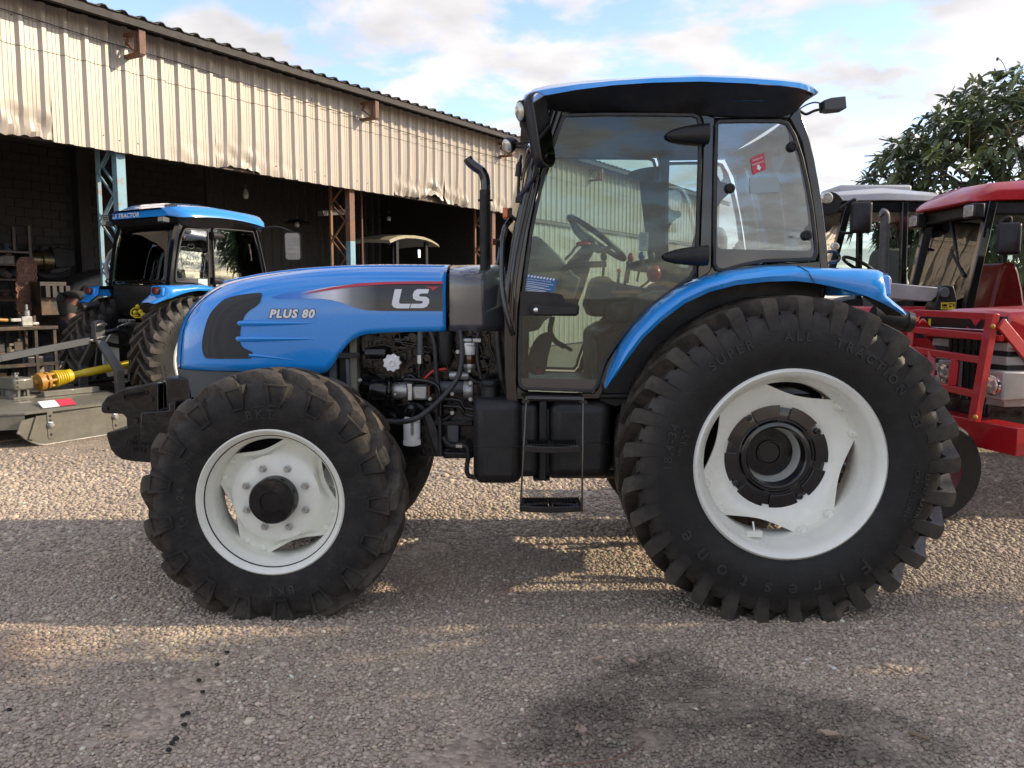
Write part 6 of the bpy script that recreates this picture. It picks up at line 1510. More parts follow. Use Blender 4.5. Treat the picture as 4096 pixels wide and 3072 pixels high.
for s in (-1, 1):
    MB().ball(hc + Vector((-.01, s * .095, -.01)), (.03, .012, .04), 10, 8).build('ear', skin, PE); MB().ball(hc + Vector((.10, s * .035, -.015)), .013, 8, 6).build('eye', M['black'], PE)
hm = MB().ball(hc + Vector((-.025, 0, .045)), (.125, .11, .105), 18, 12); hm.v = [(x + .006 * math.sin(40 * y), y, z + .006 * math.sin(37 * x)) for x, y, z in hm.v]; hm.build('hair', hair, PE)
SHn = [(B_(538, 1165), .185), (sp, .195), (B_(585, 1000), .215), (B_(640, 965), .15), (B_(658, 955), .085)]; SHe = [(0, 1), (1, 2), (2, 3), (3, 4)]
for s in (-1, 1): b0 = len(SHn); SHn += [(B_(632, 990, s * .20), .098), (B_(624, 1050, s * .235), .085), (B_(618, 1085, s * .245), .078)]; SHe += [(3, b0), (b0, b0 + 1), (b0 + 1, b0 + 2)]
skin_mesh('shirt', SHn, SHe, shirt, PE)
TRn = [(B_(538, 1150), .16), (B_(543, 1175), .15)]; TRe = [(0, 1)]
for s in (-1, 1): b0 = len(TRn); TRn += [(B_(550, 1215, s * .1), .125), (B_(590, 1330, s * .125), .095), (B_(568, 1460, s * .12), .08), (B_(566, 1505, s * .12), .082)]; TRe += [(1, b0), (b0, b0 + 1), (b0 + 1, b0 + 2), (b0 + 2, b0 + 3)]
skin_mesh('trousers', TRn, TRe, trous, PE)
# ------------------------------------------------------------------ second blue tractor, seen from behind, and its mower
TH = SH_A + RAD(.5)
xr = T('Q1', 1880, 240, -.6).x
BT_corner = at('R2', 1435, 262, 11.0)
Rz = Matrix.Rotation(TH + math.pi, 4, 'Z')
BT_loc = Vector((BT_corner.x, BT_corner.y, 0)) - (Rz @ Vector((xr - .06, .70, 0)))
BT = copy_tree(TR, None, skip=('roof', 'mirror', 'mirror_arm', 'mirror_clamp', 'blue_notice', 'notice_print', 'notice_lettering', 'exit_sticker', 'exit_lettering', 'blank_sticker', 'warning_label', 'front_weight', 'weight_carrier', 'weight_bracket', 'wheel_weight', 'exhaust_pipe', 'exhaust_stack', 'exhaust_guard'))
BT.location = BT_loc; BT.rotation_euler = (0, 0, TH + math.pi)
tag(BT, 'blue tractor seen from behind in front of the shed with mower attached', 'tractor')
BTi = BT_loc.copy(); RzI = Rz.inverted()
def bt(r, x, y, lx=None, ly=None):   # crop pixel -> second tractor local, on the plane local x = lx or local y = ly
    if lx is not None: P_, N0 = BT_loc + Rz @ Vector((lx, 0, 0)), Rz @ Vector((1, 0, 0))
    else: P_, N0 = BT_loc + Rz @ Vector((0, ly, 0)), Rz @ Vector((0, 1, 0))
    return RzI @ (on_plane(r, x, y, P_, N0) - BT_loc)
# etched sign on its side window
gw = -CY + .0215
wxc = (T('Q1', 1320, 800, CY).x + T('Q1', 1870, 800, CY).x) / 2; wzc = T('Q1', 1500, 800, CY).z
def es(x, z): return Vector((wxc - x, gw, wzc + z))
en = MB()
for txt, zz, sz in (('ALTO', -.045, .075), ('ESTATES', -.115, .075), ('SPECIALTY SERVICE', -.155, .026), ('ST. HARDWARE & BUILDING', -.195, .02)):
    V, F = text_geo(txt, sz, spacing=1.1); en.add([tuple(es(x, zz + y)) for x, y, z in V], F)
tag(en.build('etched_lettering', M['grey_matt'], BT, recalc=False, smooth=False), kind='stuff')
for pts in ([(-.12, -.19), (-.16, -.16), (-.175, -.05), (-.185, .10), (-.165, .125), (-.10, .125)], [(.06, .12), (.12, .11), (.155, .07), (.17, -.05), (.18, -.14), (.15, -.19)], [(-.08, .13), (-.06, .16), (-.02, .15), (.0, .17), (.03, .14), (.0, .11), (-.05, .11), (-.08, .13)]):
    MB().tube(catmull([es(*p) for p in pts], 4), .003, 5).build('etched_line', M['grey_matt'], BT)
for x in (-.10, -.02, .06, .13): MB().tube([es(x, .09), es(x - .06, .02)], .002, 5).build('etched_line', M['grey_matt'], BT)
MB().add([es(*p) for p in ((.07, -.29), (.22, -.29), (.22, -.40), (.07, -.40))], [(0, 1, 2, 3)]).build('pale_sticker', pm('pale_green_sticker', (.50, .62, .55), .5), BT, recalc=False, smooth=False)
make_roof(BT, .075)
rb_z = T('Q1', 1880, 225, -.6).z
V, F = text_geo('LS TRACTOR', .10, shear=.25, off=.003); MB().add([(xr + .022, -.30 + x, rb_z + .0 + y * .8) for x, y, z in V], F).build('roof_lettering', M['decal_white'], BT, recalc=False, smooth=False)
MB().loft([[(xr - .06, yy, rb_z + .085), (xr + .012, yy, rb_z + .075), (xr + .018, yy, rb_z - .015), (xr - .06, yy, rb_z - .015)] for yy in (-.60, .60)]).build('roof_end', M['blue'], BT, bevel=.006)
# LED lamps on the roof corners
for (x, y), s in (((150, 580), -1), ((1270, 395), 1)):
    c = bt('B', x, y, lx=xr - .05) if s < 0 else bt('B', x, y, lx=xr - .1); m = Matrix.Translation(c) @ rotm(0, 12, 8 * s); lm = MB().bx(-.03, .03, -.09, .09, -.075, .075).xf(m).build('led_lamp', M['black'], BT, bevel=.006); ld_ = MB()
    for i in range(4):
        for j in range(5): ld_.box((.031, -.066 + i * .044, -.056 + j * .028), (.006, .03, .018), None)
    ld_.xf(m).build('lens', M['lens'], lm)
# big mirror on the far side front
mp = bt('R4', 315, 895, ly=-CY + .45); ov = rrect(.115, .20, .05)
_dir = RzI.to_3x3() @ Vector((.10, -1, -.12)).normalized(); mq_ = Matrix.Translation(mp) @ _dir.to_track_quat('-Y', 'Z').to_matrix().to_4x4()
mo = MB().loft([[(x * s, y, z * s) for x, z in ov] for s, y in ((.8, .05), (1, .02), (1, -.01))]).xf(mq_).build('mirror', M['black'], BT, sharp=50)
MB().prism(inset(ov, .012), -.013, -.011).xf(mq_).build('mirror_glass', M['mirror'], mo, smooth=False)
MB().tube(catmull([mp + Vector((.0, .0, .2)), mp + Vector((.1, -.2, .28)), mp + Vector((.2, -.45, .25))], 4), .012, 8).build('mirror_arm', M['black'], BT)
# hydraulic couplings with yellow caps
for i, (x, y) in enumerate(((1110, 1060), (1090, 1105), (1130, 1100), (1150, 1125))):
    c = bt('R2', x, y, lx=xr + .10); MB().ball(c, .035, 10, 8).build('dust_cap', M['yellow'], BT)
for pts in ([(1110, 1060), (1060, 1085), (1060, 1130), (1110, 1130)], [(1090, 1105), (1075, 1140), (1130, 1145), (1165, 1115)], [(1150, 1125), (1160, 1145), (1140, 1150)]):
    MB().tube(catmull([bt('R2', x, y, lx=xr + .12) for x, y in pts], 5), .010, 6).build('cap_cord', M['yellow'], BT)
MB().tube(catmull([bt('R2', x, y, lx=xr - .2) for x, y in ((925, 590), (880, 640), (855, 720), (860, 800), (890, 880), (915, 920))], 6), .028, 10).build('pale_hose', pm('grey_pvc_hose', (.33, .33, .33), .5), BT)

# mower ------------------------------------------------------------
MW_P = gp('R3', 380, 1392); MW = empty('rotary_mower', MW_P, SH_A, 'grey olive rotary mower deck with side skid behind the blue tractor', 'mower')
MWm = Matrix.Translation(MW_P) @ Matrix.Rotation(SH_A, 4, 'Z'); MWi = MWm.inverted()
def mw(r, x, y, ly): return MWi @ on_plane(r, x, y, MW_P - SN * ly, SN)
def mwx(r, x, y, lx): return MWi @ on_plane(r, x, y, MW_P + SD * lx, SD)
zd = mw('R3', 350, 1112, 0).z
sk = [(150, 1287), (180, 1300), (220, 1335), (280, 1368), (340, 1388), (400, 1391), (950, 1302), (1130, 1274)]
top_ = [(185, 1180), (345, 1135), (930, 1050), (1130, 1022)]
so = MB().prism([(q.x, q.z) for q in (mw('R3', x, y, 0) for x, y in sk)] + [(q.x, q.z) for q in (mw('R3', x, y, 0) for x, y in reversed(top_))], -.008, .008).build('skid_plate', M['olive'], MW)
sr = MB().tube([mw('R3', x, y, 0) for x, y in sk], .012, 8).build('skid_runner', M['olive'], MW)
xs_ = mw('R3', 1130, 1100, 0).x
MB().prism([(xs_ * 0 - .25, .05), (xs_, .05), (xs_, zd), (-.25, zd)], 1.72, 1.735).build('skid_plate', M['olive'], MW)
dk = [(-.55, .35), (-.18, 0.), (xs_, 0.), (xs_ + .25, .5), (xs_ + .25, 1.2), (xs_, 1.73), (-.2, 1.73), (-.9, 1.3), (-.9, .7)]
b = MB(); b.add([(x, y, zd) for x, y in dk] + [(x, y, zd + .03) for x, y in dk] + [(x * .86 + .06, .865 + (y - .865) * .74, zd + .10) for x, y in dk], [tuple(range(8, -1, -1))] + [(i, (i + 1) % 9, 9 + (i + 1) % 9, 9 + i) for i in range(9)] + [(9 + i, 9 + (i + 1) % 9, 18 + (i + 1) % 9, 18 + i) for i in range(9)] + [tuple(range(18, 27))])
b.build('deck', M['olive'], MW, bevel=.006); 
e = MB(); e.tube([(x, y, zd + .012) for x, y in dk], .018, 6, closed=True); e.build('deck_rim', M['olive'], MW)
b = MB(); b.add([(x, y, zd - .005) for x, y in dk] + [(x, y, zd - .16) for x, y in dk], [(i, (i + 1) % 9, 9 + (i + 1) % 9, 9 + i) for i in range(9) if i not in (1,)]); b.build('deck_skirt', M['olive'], MW)
MB().bx(.35, xs_, .55, .63, zd + .10, zd + .17).build('deck_beam', M['olive'], MW, bevel=.01); MB().bx(.0, xs_, 1.1, 1.18, zd + .10, zd + .17).build('deck_beam', M['olive'], MW, bevel=.01)
# adjusting slots on the skid
for x in (450, 1022):
    c = mw('R3', x, 1215 if x < 900 else 1140, -.02); st = MB(); st.prism([(c.x + a * .035, c.z + b2) for a, b2 in ((-1, -.13), (-.6, -.16), (.6, -.16), (1, -.13), (1, .13), (.6, .16), (-.6, .16), (-1, .13))], -.016, -.008); s_ = st.build('slot_plate', M['olive'], MW, bevel=.003)
    for dz in (-.11, .05, .10): MB().lathe([(.014, -.016), (.014, -.019), (.0001, -.019)], c=(c.x, 0, c.z + dz), seg=12).build('slot_hole_shade', M['black'], MW)  # solid black discs on the plate, shade of the holes given by colour
    h = MB(); hexbolt(h, (c.x, -.016, c.z), .032, .035); h.build('bolt', M['steel'], MW)
flat = MB(); flat_bar(flat, mw('R3', 275, 1345, -.02), mw('R3', 340, 1140, -.02), .012, .028); flat.build('brace', M['olive'], MW)
# reflector plates
for (a, c2), m_ in (((368, 522), M['decal_white']), ((523, 668), M['decal_red'])):
    xa_, xb_ = mw('R3', a, 1080, .05).x, mw('R3', c2, 1060, .05).x
    P4 = [Vector((xa_, .02, zd + .052)), Vector((xb_ - .006, .02, zd + .052)), Vector((xb_ - .006, .12, zd + .115)), Vector((xa_, .12, zd + .115))]
    b = MB().add([P4[0], P4[1], P4[2], P4[3]] + [q + Vector((0, .004, -.006)) for q in P4], [(0, 1, 2, 3), (7, 6, 5, 4), (0, 4, 5, 1), (1, 5, 6, 2), (2, 6, 7, 3), (3, 7, 4, 0)]); b.build('reflector', m_, MW)
# gearbox on its stand
gy = .86; A, B = mw('R3', 125, 918, gy - .2), mw('R3', 300, 792, gy - .2); gb_ = MB().bx(A.x, B.x, gy - .2, gy + .2, A.z, B.z).build('gearbox', M['olive'], MW, bevel=.03, bseg=3)
for i in range(4): h = MB(); hexbolt(h, (A.x + .05, gy - .2, A.z + .05 + i * .05), .012, .015); h.build('bolt', M['olive'], gb_)
MB().cyl(((A.x + B.x) / 2 + .02, gy, B.z), ((A.x + B.x) / 2 + .02, gy, B.z + .05), .02).build('breather', M['steel'], gb_)
stn = MB()
for sx in (A.x + .06, B.x - .06):
    for sy in (gy - .16, gy + .16): flat_bar(stn, Vector((sx, sy, zd + .1)), Vector((sx * .85 + (A.x + B.x) * .075, sy, A.z + .02)), .02, .015)
stn.cyl(((A.x + B.x) / 2, gy, zd), ((A.x + B.x) / 2, gy, A.z), .11); stn.bx(A.x - .02, B.x + .05, gy - .22, gy + .22, zd + .10, zd + .125); stn.build('gearbox_stand', M['olive'], MW, bevel=.004)
# headstock
hy = .86
def bar(name, pts, w, t, mat=M['grey_matt']):
    o_ = MB()
    for p_, q_ in zip(pts, pts[1:]): flat_bar(o_, p_, q_, w, t)
    return o_.build(name, mat, MW, bevel=.004)
hx = mw('R3', 880, 400, hy).x
dgm = pm('dark_grey_frame_paint', (.075, .075, .072), .42, coat=.3, var=.1, dust=.12)
MB().prism([(q.x, q.z) for q in (mw('R3', x, y, hy) for x, y in ((825, 470), (822, 310), (845, 290), (900, 292), (912, 310), (912, 400), (922, 440), (920, 470)))], hy - .05, hy + .05).build('mast_head', dgm, MW, bevel=.01)
bar('mast_leg', [mw('R3', 880, 465, hy - .1), mw('R3', 1052, 735, hy - .42), mw('R3', 1062, 935, hy - .42)], .03, .055, dgm)
bar('mast_leg', [mw('R3', 845, 465, hy + .1), mw('R3', 735, 680, hy + .42), mw('R3', 735, 935, hy + .42)], .03, .055, dgm)
bar('stay_bar', [mw('R3', 790, 470, hy), mw('R3', 0, 625, hy), mw('R3', -300, 680, hy)], .03, .04, M['grey_matt'])
bar('stay_fork', [mw('R3', 690, 492, hy), mw('R3', 835, 466, hy)], .02, .018, M['steel'])
for x, y in ((885, 325), (890, 440), (1072, 815)):
    h = MB().tube(catmull([mw('R3', x + a, y + c2, hy - .12) for a, c2 in ((-30, 8), (0, -4), (40, -8), (60, 0), (40, 10), (0, 4), (-30, 14))], 4), .006, 6).build('lynch_clip', M['steel'], MW)
# drive shaft with yellow guards
P0, P1 = mw('R3', 300, 845, hy), mw('R3', 1300, 645, hy)
PS = empty('drive_shaft', MWm @ P0, SH_A, 'yellow guarded drive shaft between the mower gearbox and the tractor', 'drive shaft')
ax_ = (P1 - P0); Ls = ax_.length; mq = ax_.normalized().to_track_quat('X', 'Z').to_matrix().to_4x4()
def sx_(name, prof, mat, seg=24): return MB().lathe([(r * .7, o_) for r, o_ in prof], axis='x', seg=seg).xf(mq).build(name, mat, PS, sharp=35)
f = lambda px: Ls * (px - 300) / 1000.0
sx_('yoke', [(.05, 0), (.05, f(330))], M['ochre']); sx_('clutch', [(.06, f(325)), (.155, f(330)), (.16, f(345)), (.155, f(372)), (.09, f(375)), (.09, f(390)), (.15, f(392)), (.15, f(412)), (.07, f(416))], M['ochre'])
for k in range(6):
    a = math.pi / 3 * k; c = Vector((0, .08 * math.cos(a), .08 * math.sin(a))); MB().cyl(c + Vector((f(372), 0, 0)), c + Vector((f(470), 0, 0)), .019, seg=10).xf(mq).build('clutch_spring', M['ochre'], PS)
def bellows(name, a, b_, r0, r1, n=6):
    pr = []
    for k in range(n): t = k / n; x = a + (b_ - a) * t; r = r0 + (r1 - r0) * t; w = (b_ - a) / n; pr += [(r * .86, x), (r, x + w * .25), (r, x + w * .6), (r * .86, x + w * .8)]
    return sx_(name, pr + [(.05, b_)], M['yellow'])
bellows('guard_cone', f(455), f(575), .155, .115); sx_('guard_collar', [(.05, f(560)), (.115, f(565)), (.12, f(600)), (.07, f(615))], M['yellow'])
sx_('guard_tube', [(.062, f(600)), (.062, f(705)), (.072, f(712)), (.076, f(980)), (.076, f(1180))], M['yellow']); sx_('guard_collar', [(.07, f(1170)), (.12, f(1185)), (.12, f(1205)), (.1, f(1210))], M['yellow']); bellows('guard_cone', f(1205), f(1300), .12, .155, 5)
sx_('yoke', [(.06, f(1290)), (.06, f(1345))], M['grey_matt'])
# ------------------------------------------------------------------ tractors parked on the right
def px(r, x, y, X):   # crop pixel on the plane world x = X
    return on_plane(r, x, y, (X, 0, 0), (1, 0, 0))
# --- red tractor with brush guard, facing left
GX, GYc = 3.62, 6.62
RT = empty('red_tractor', (GX, GYc, 0), 0, 'red tractor with tubular red brush guard and silver grille at right edge', 'tractor')
RTm = Matrix.Translation((GX, GYc, 0)) @ Matrix.Rotation(RAD(11), 4, 'Z'); RTi = RTm.inverted(); RT.rotation_euler = (0, 0, RAD(11))
def rl_p(p): return RTi @ Vector(p)
def rx(x, y, lx): return rl_p(on_plane('Q7', x, y, RTm @ Vector((lx, 0, 0)), RTm.to_3x3() @ Vector((1, 0, 0))))
tilt = math.tan(RAD(8))
def gpl(x, y): # on the leaning guard plane
    return rl_p(on_plane('Q7', x, y, RTm @ Vector((-.28, 0, .65)), RTm.to_3x3() @ Vector((1, 0, -tilt))))
def sq_bar(name, pts, w, parent=RT, mat=None, d=None):
    o_ = MB()
    for p_, q_ in zip(pts, pts[1:]): flat_bar(o_, Vector(p_), Vector(q_), d or w, w)
    return o_.build(name, mat or M['redpaint'], parent, bevel=.004)
def ybar(name, p_, q_, w, h, parent=RT, mat=None):   # bar mostly along y
    p_, q_ = Vector(p_), Vector(q_); d = (q_ - p_).normalized(); up = Vector((0, 0, 1)); sx2 = d.cross(up).normalized(); u2 = sx2.cross(d)
    o_ = MB().add([c + sx2 * a * w + u2 * b * h for c in (p_, q_) for a, b in ((-1, -1), (1, -1), (1, 1), (-1, 1))], [(3, 2, 1, 0), (4, 5, 6, 7), (0, 1, 5, 4), (1, 2, 6, 5), (2, 3, 7, 6), (3, 0, 4, 7)])
    return o_.build(name, mat or M['redpaint'], parent, bevel=.004)
far_t, far_b = gpl(435, 235), gpl(405, 450); near_t, near_b = gpl(950, 255), gpl(822, 975)
ext = far_t + (far_b - far_t) * 3.2
ybar('guard_post', near_t, near_b, .035, .028); ybar('guard_post', far_t, ext, .03, .026)
for a, b in (((437, 250), (935, 275)), ((425, 362), (905, 412)), ((418, 495), (872, 565)), ((380, 690), (832, 790))): ybar('guard_rail', gpl(*a), gpl(*b), .026, .026)
for a, b in (((545, 510), (535, 680)), ((702, 560), (682, 735))): ybar('guard_upright', gpl(*a), gpl(*b), .03, .026)
ybar('guard_stay', gpl(955, 320) + Vector((.04, -.02, 0)), gpl(955, 320) + Vector((.75, .1, -.60)), .012, .045); ybar('guard_stay', far_t + Vector((.04, 0, -.1)), far_t + Vector((.7, 0, -.7)), .012, .045)
bn = gpl(1055, 1105); bn.x = -.12; MB().bx(-.22, -.02, bn.y, bn.y + 1.3, bn.z - .11, bn.z + .09).build('front_beam', M['redpaint'], RT, bevel=.006)
sq_bar('beam_plate', [(-.02, bn.y + .02, bn.z + .04), (.9, bn.y + .1, bn.z + .04)], .02, d=.1)
for p_ in ((955, 340), (840, 938), (438, 302)):
    c = gpl(*p_) + Vector((-.04, -.035, 0)); h = MB().ball(c, .018, 10, 8); h.build('bolt', M['ochre'], RT)
HY0, HY1 = -.42, .42; hz1 = px('Q7', 1020, 232, GX).z
secs = []
for x, zt, zb, w in ((-.02, hz1 - .04, 1.38, .40), (.03, hz1, 1.30, .415), (.5, hz1 + .02, 1.28, .425), (1.6, hz1 + .06, 1.25, .43)):
    secs.append([(x, -w, zb), (x, -w, zt - .08), (x, -w + .05, zt - .02), (x, -.15, zt), (x, .15, zt), (x, w - .05, zt - .02), (x, w, zt - .08), (x, w, zb)])
MB().loft(secs).build('bonnet', M['redpaint'], RT, sharp=45, bevel=.006)
MB().bx(.3, 1.5, -.434, -.427, hz1 - .21, hz1 - .13).build('white_stripe', M['decal_white'], RT)
sil = pm('silver_paint', (.40, .40, .40), .42, metal=.4, var=.12, dust=.12)
gz0, gz1_ = .80, 1.30
MB().bx(.02, .75, -.40, .40, gz0, gz1_).build('grille_body', M['black'], RT, bevel=.01)
for i in range(5):
    z = gz1_ - .035 - i * .105; MB().bx(.0, .72, -.412, .412, z - .035, z + .03).build('grille_band', sil, RT, bevel=.006)
MB().bx(-.012, .01, -.23, .20, gz0 + .02, gz1_ + .02).build('grille_screen', M['black'], RT, bevel=.006)
for k in range(6): MB().bx(-.02, -.010, -.20 + k * .07, -.185 + k * .07, gz0 + .03, gz1_).build('grille_slat', M['black_gloss'], RT)
for s in (-1, 1):
    hc_ = rx(950, 732, -.1) if s < 0 else rx(632, 655, -.1); zc = hc_.z; yc = hc_.y; b = MB().loft([[(x, yc + a * w, zc + c * h) for a, c in ((-1, -1), (1, -1), (1, 1), (-1, 1))] for x, w, h in ((-.10, .09, .105), (-.08, .095, .11), (.28, .08, .10))]); hl = b.build('headlamp', sil, RT, bevel=.012)
    MB().lathe([(.078, -.10), (.074, -.115), (.066, -.118)], axis='x', c=(0, yc, zc), seg=26).build('lamp_ring', M['chrome'], hl); MB().lathe([(.072, -.108), (.06, -.128), (.03, -.138), (.0001, -.14)], axis='x', c=(0, yc, zc), seg=26).build('lens', M['lens'], hl)
_e = rx(835, 345, -.03); ez = _e.z; ey = _e.y; MB().bx(-.03, .0, -.40, .40, 1.34, hz1 - .05).build('badge_panel', M['black'], RT)
em = MB()
for cy, cz, f in ((ey, .045, -1), (ey + .085, -.035, 1), (ey - .085, -.035, 1)): em.prism([(0, 0)], 0, 0) if False else em.add([(-.034, cy - .075, ez + cz - f * .038), (-.034, cy + .075, ez + cz - f * .038), (-.034, cy, ez + cz + f * .04), (-.03, cy - .075, ez + cz - f * .038), (-.03, cy + .075, ez + cz - f * .038), (-.03, cy, ez + cz + f * .04)], [(0, 1, 2), (0, 3, 4, 1), (1, 4, 5, 2), (2, 5, 3, 0)])
em.build('badge', M['decal_red'], RT)
for ch, cy in (('M', ey + .08), ('F', ey - .08)):
    V, F = text_geo(ch, .075, off=.002); MB().add([(-.036, cy - x, ez - .068 + y) for x, y, z in V], F).build('badge_letter', M['decal_white'], RT, recalc=False, smooth=False)
ybar('chrome_bar', (-.04, -.3, ez - .03), (-.04, .38, ez - .03), .008, .014, mat=M['chrome']); ybar('red_bumper_loop', (-.06, -.42, 1.33), (-.06, .40, 1.33), .02, .022)
for s in (-1, 1):
    wh = MB().lathe([(.20, -.09), (.34, -.11), (.37, -.07), (.375, 0), (.37, .07), (.34, .11), (.20, .09)], c=(-.62, s * .44, .365), seg=48, cap=False)
    for k in range(5): pass
    w_ = wh.build('wheel', M['tyre'], RT); MB().lathe([(.0001, -.03), (.10, -.03), (.12, -.02), (.18, -.06), (.205, -.085), (.205, .085), (.0001, .08)], c=(-.62, s * .44, .365), seg=36).build('rim', pm('dull_red_rim', (.10, .012, .012), .6, dust=.4, dustcol=(.05, .045, .04)), w_)
MB().bx(-.68, -.56, -.45, .45, .34, .46).build('axle', M['black'], RT, bevel=.02); MB().bx(.0, 2.4, -.25, .25, .55, .95).build('chassis', M['black_oily'], RT, bevel=.03)
MB().bx(2.3, 3.7, -.55, .55, .8, 1.45).build('platform', M['redpaint'], RT, bevel=.06)
for s in (-1, 1):
    MB().lathe([(.42, -.18), (.72, -.21), (.76, -.12), (.77, 0), (.76, .12), (.72, .21), (.42, .18), (.2, .05), (.2, -.05)], c=(2.9, s * .78, .76), seg=48, closed=True).build('wheel', M['tyre'], RT)
    MB().prism([(2.9 + .86 * math.cos(a), .76 + .86 * math.sin(a)) for a in [math.pi * k / 14 for k in range(15)]] + [(2.9 + .80 * math.cos(a), .76 + .80 * math.sin(a)) for a in [math.pi * k / 14 for k in range(14, -1, -1)]], s * .6, s * .98).build('mudguard', M['redpaint'], RT)

# --- generic parked cab tractor facing left
def cab_tractor(name, Yn, Yf, Xf, Xr, ztop, zed, zsill, roofmat, bodymat, label, roof_th=.16, hood_len=1.7):
    o = empty(name, (Xf, (Yn + Yf) / 2, 0), 0, label, 'tractor'); hw = (Yf - Yn) / 2; L = Xr - Xf
    secs = []
    for x, w, zt, zb in ((-.10, hw - .12, zed + .03, zed), (-.06, hw - .02, zed + .10, zed - .01), (.12, hw + .02, ztop - .05, zed), (L * .45, hw + .03, ztop, zed + .01), (L * .85, hw + .02, ztop - .06, zed), (L + .08, hw - .06, zed + .05, zed)):
        secs.append([(x, -w, zb), (x, -w + .01, zb + (zt - zb) * .5), (x, -w * .8, zt - .02), (x, 0, zt), (x, w * .8, zt - .02), (x, w - .01, zb + (zt - zb) * .5), (x, w, zb)])
    MB().loft(secs).build('roof', roofmat, o, sharp=45, bevel=.01)
    MB().bx(.02, L, -hw + .03, hw - .03, zed - .14, zed).build('roof_lining', M['black'], o, bevel=.02)
    return o, hw, L
# --- red roofed cab behind it
Yn, Yf = 8.6, 9.95
zl = px('Q6', 1485, 505, 4.8).z
lampn = at('Q6', 1485, 505, Yn + .05); Xf = lampn.x + .02
R2T, hw2, L2 = cab_tractor('red_tractor', Yn, Yf, Xf, Xf + 1.75, lampn.z + .36, lampn.z + .10, 1.4, M['redpaint'], M['redpaint'], 'red roofed cab tractor with two square roof lamps behind the brush guard')
def r2(r, x, y, Y): return at(r, x, y, Y) - R2T.location
for yy in (Yn + .08, Yf - .08):
    c = Vector((-.06, yy - R2T.location.y, lampn.z)); h = MB().bx(c.x - .05, c.x + .06, c.y - .11, c.y + .11, c.z - .075, c.z + .075).build('roof_lamp', M['black'], R2T, bevel=.015); MB().bx(c.x - .058, c.x - .048, c.y - .09, c.y + .09, c.z - .055, c.z + .055).build('lens', M['lens'], h, bevel=.004)
nb, nt_ = r2('Q6', 1590, 1300, Yn), r2('Q6', 1690, 850, Yn); zs = 1.45
def pillar(o, x0_, z0_, x1_, z1_, y, w=.045, mat=M['black_gloss']): b = MB(); flat_bar(b, Vector((x0_, y, z0_)), Vector((x1_, y, z1_)), .04, w); return b.build('pillar', mat, o, bevel=.01)
xbot, xtop = nb.x + .02, max(0.05, nb.x + (nt_.x - nb.x) * ((lampn.z - nb.z) / max(.1, nt_.z - nb.z)))
xbot, xtop = -.10, .10
for y in (-hw2 + .04, hw2 - .04): pillar(R2T, xbot, zs, xtop, lampn.z + .1, y); pillar(R2T, L2 * .55, zs, L2 * .58, lampn.z + .1, y, .035); pillar(R2T, L2 - .02, zs, L2 - .10, lampn.z + .1, y)
b = MB().add([(xbot, -hw2 + .05, zs), (xbot, hw2 - .05, zs), (xtop, hw2 - .05, lampn.z), (xtop, -hw2 + .05, lampn.z)], [(0, 1, 2, 3)]).build('windscreen', M['glass'], R2T, smooth=False); sol = b.modifiers.new('thickness', 'SOLIDIFY'); sol.thickness = .005
for y in (-hw2 + .035, hw2 - .035):
    b = MB().add([(xbot, y, zs), (L2 - .02, y, zs), (L2 - .1, y, lampn.z), (xtop, y, lampn.z)], [(0, 1, 2, 3)]).build('side_glass', M['glass'], R2T, smooth=False)
b = MB().add([(L2 - .02, -hw2 + .05, zs), (L2 - .02, hw2 - .05, zs), (L2 - .1, hw2 - .05, lampn.z), (L2 - .1, -hw2 + .05, lampn.z)], [(0, 1, 2, 3)]).build('rear_glass', M['glass'], R2T, smooth=False)
MB().bx(-.15, L2, -hw2, hw2, .75, zs).build('cab_base', M['black'], R2T, bevel=.03); MB().bx(-1.95, -.1, -.40, .40, .75, 1.53).build('bonnet', M['redpaint'], R2T, bevel=.07, bseg=3)
MB().prism(smooth2([(.35, 1.2), (.45, 1.9), (.55, 2.0), (.66, 1.9), (.75, 1.3)], 3), -.25, .25).build('seat', M['redpaint'], R2T, bevel=.03)
wp_ = MB().tube([(xtop - .03, 0.1, lampn.z - .05), (xtop - .10, -.25, 2.0)], .012, 6); wp_.tube([(xtop - .08, -.05, 2.12), (xtop - .14, -.45, 1.85)], .014, 6); wp_.build('wiper', M['black'], R2T)
# its mirror
mc = r2('Q6', 1730, 735, Yn - .25); ov = rrect(.105, .155, .03); m = Matrix.Translation(mc) @ Matrix.Rotation(RAD(-18), 4, 'Z')
mo = MB().loft([[(x * s, y, z * s) for x, z in ov] for s, y in ((.85, -.05), (1, -.03), (1, .01))]).xf(m).build('mirror', M['black'], R2T, sharp=50); MB().prism(inset(ov, .012), .0105, .012).xf(m).build('mirror_glass', M['mirror'], mo, smooth=False)
MB().tube(catmull([r2('Q6', x, y, Yn - .22) for x, y in ((1655, 640), (1665, 590), (1740, 555), (1750, 600), (1735, 700))], 4), .014, 8).build('mirror_arm', M['black'], R2T)
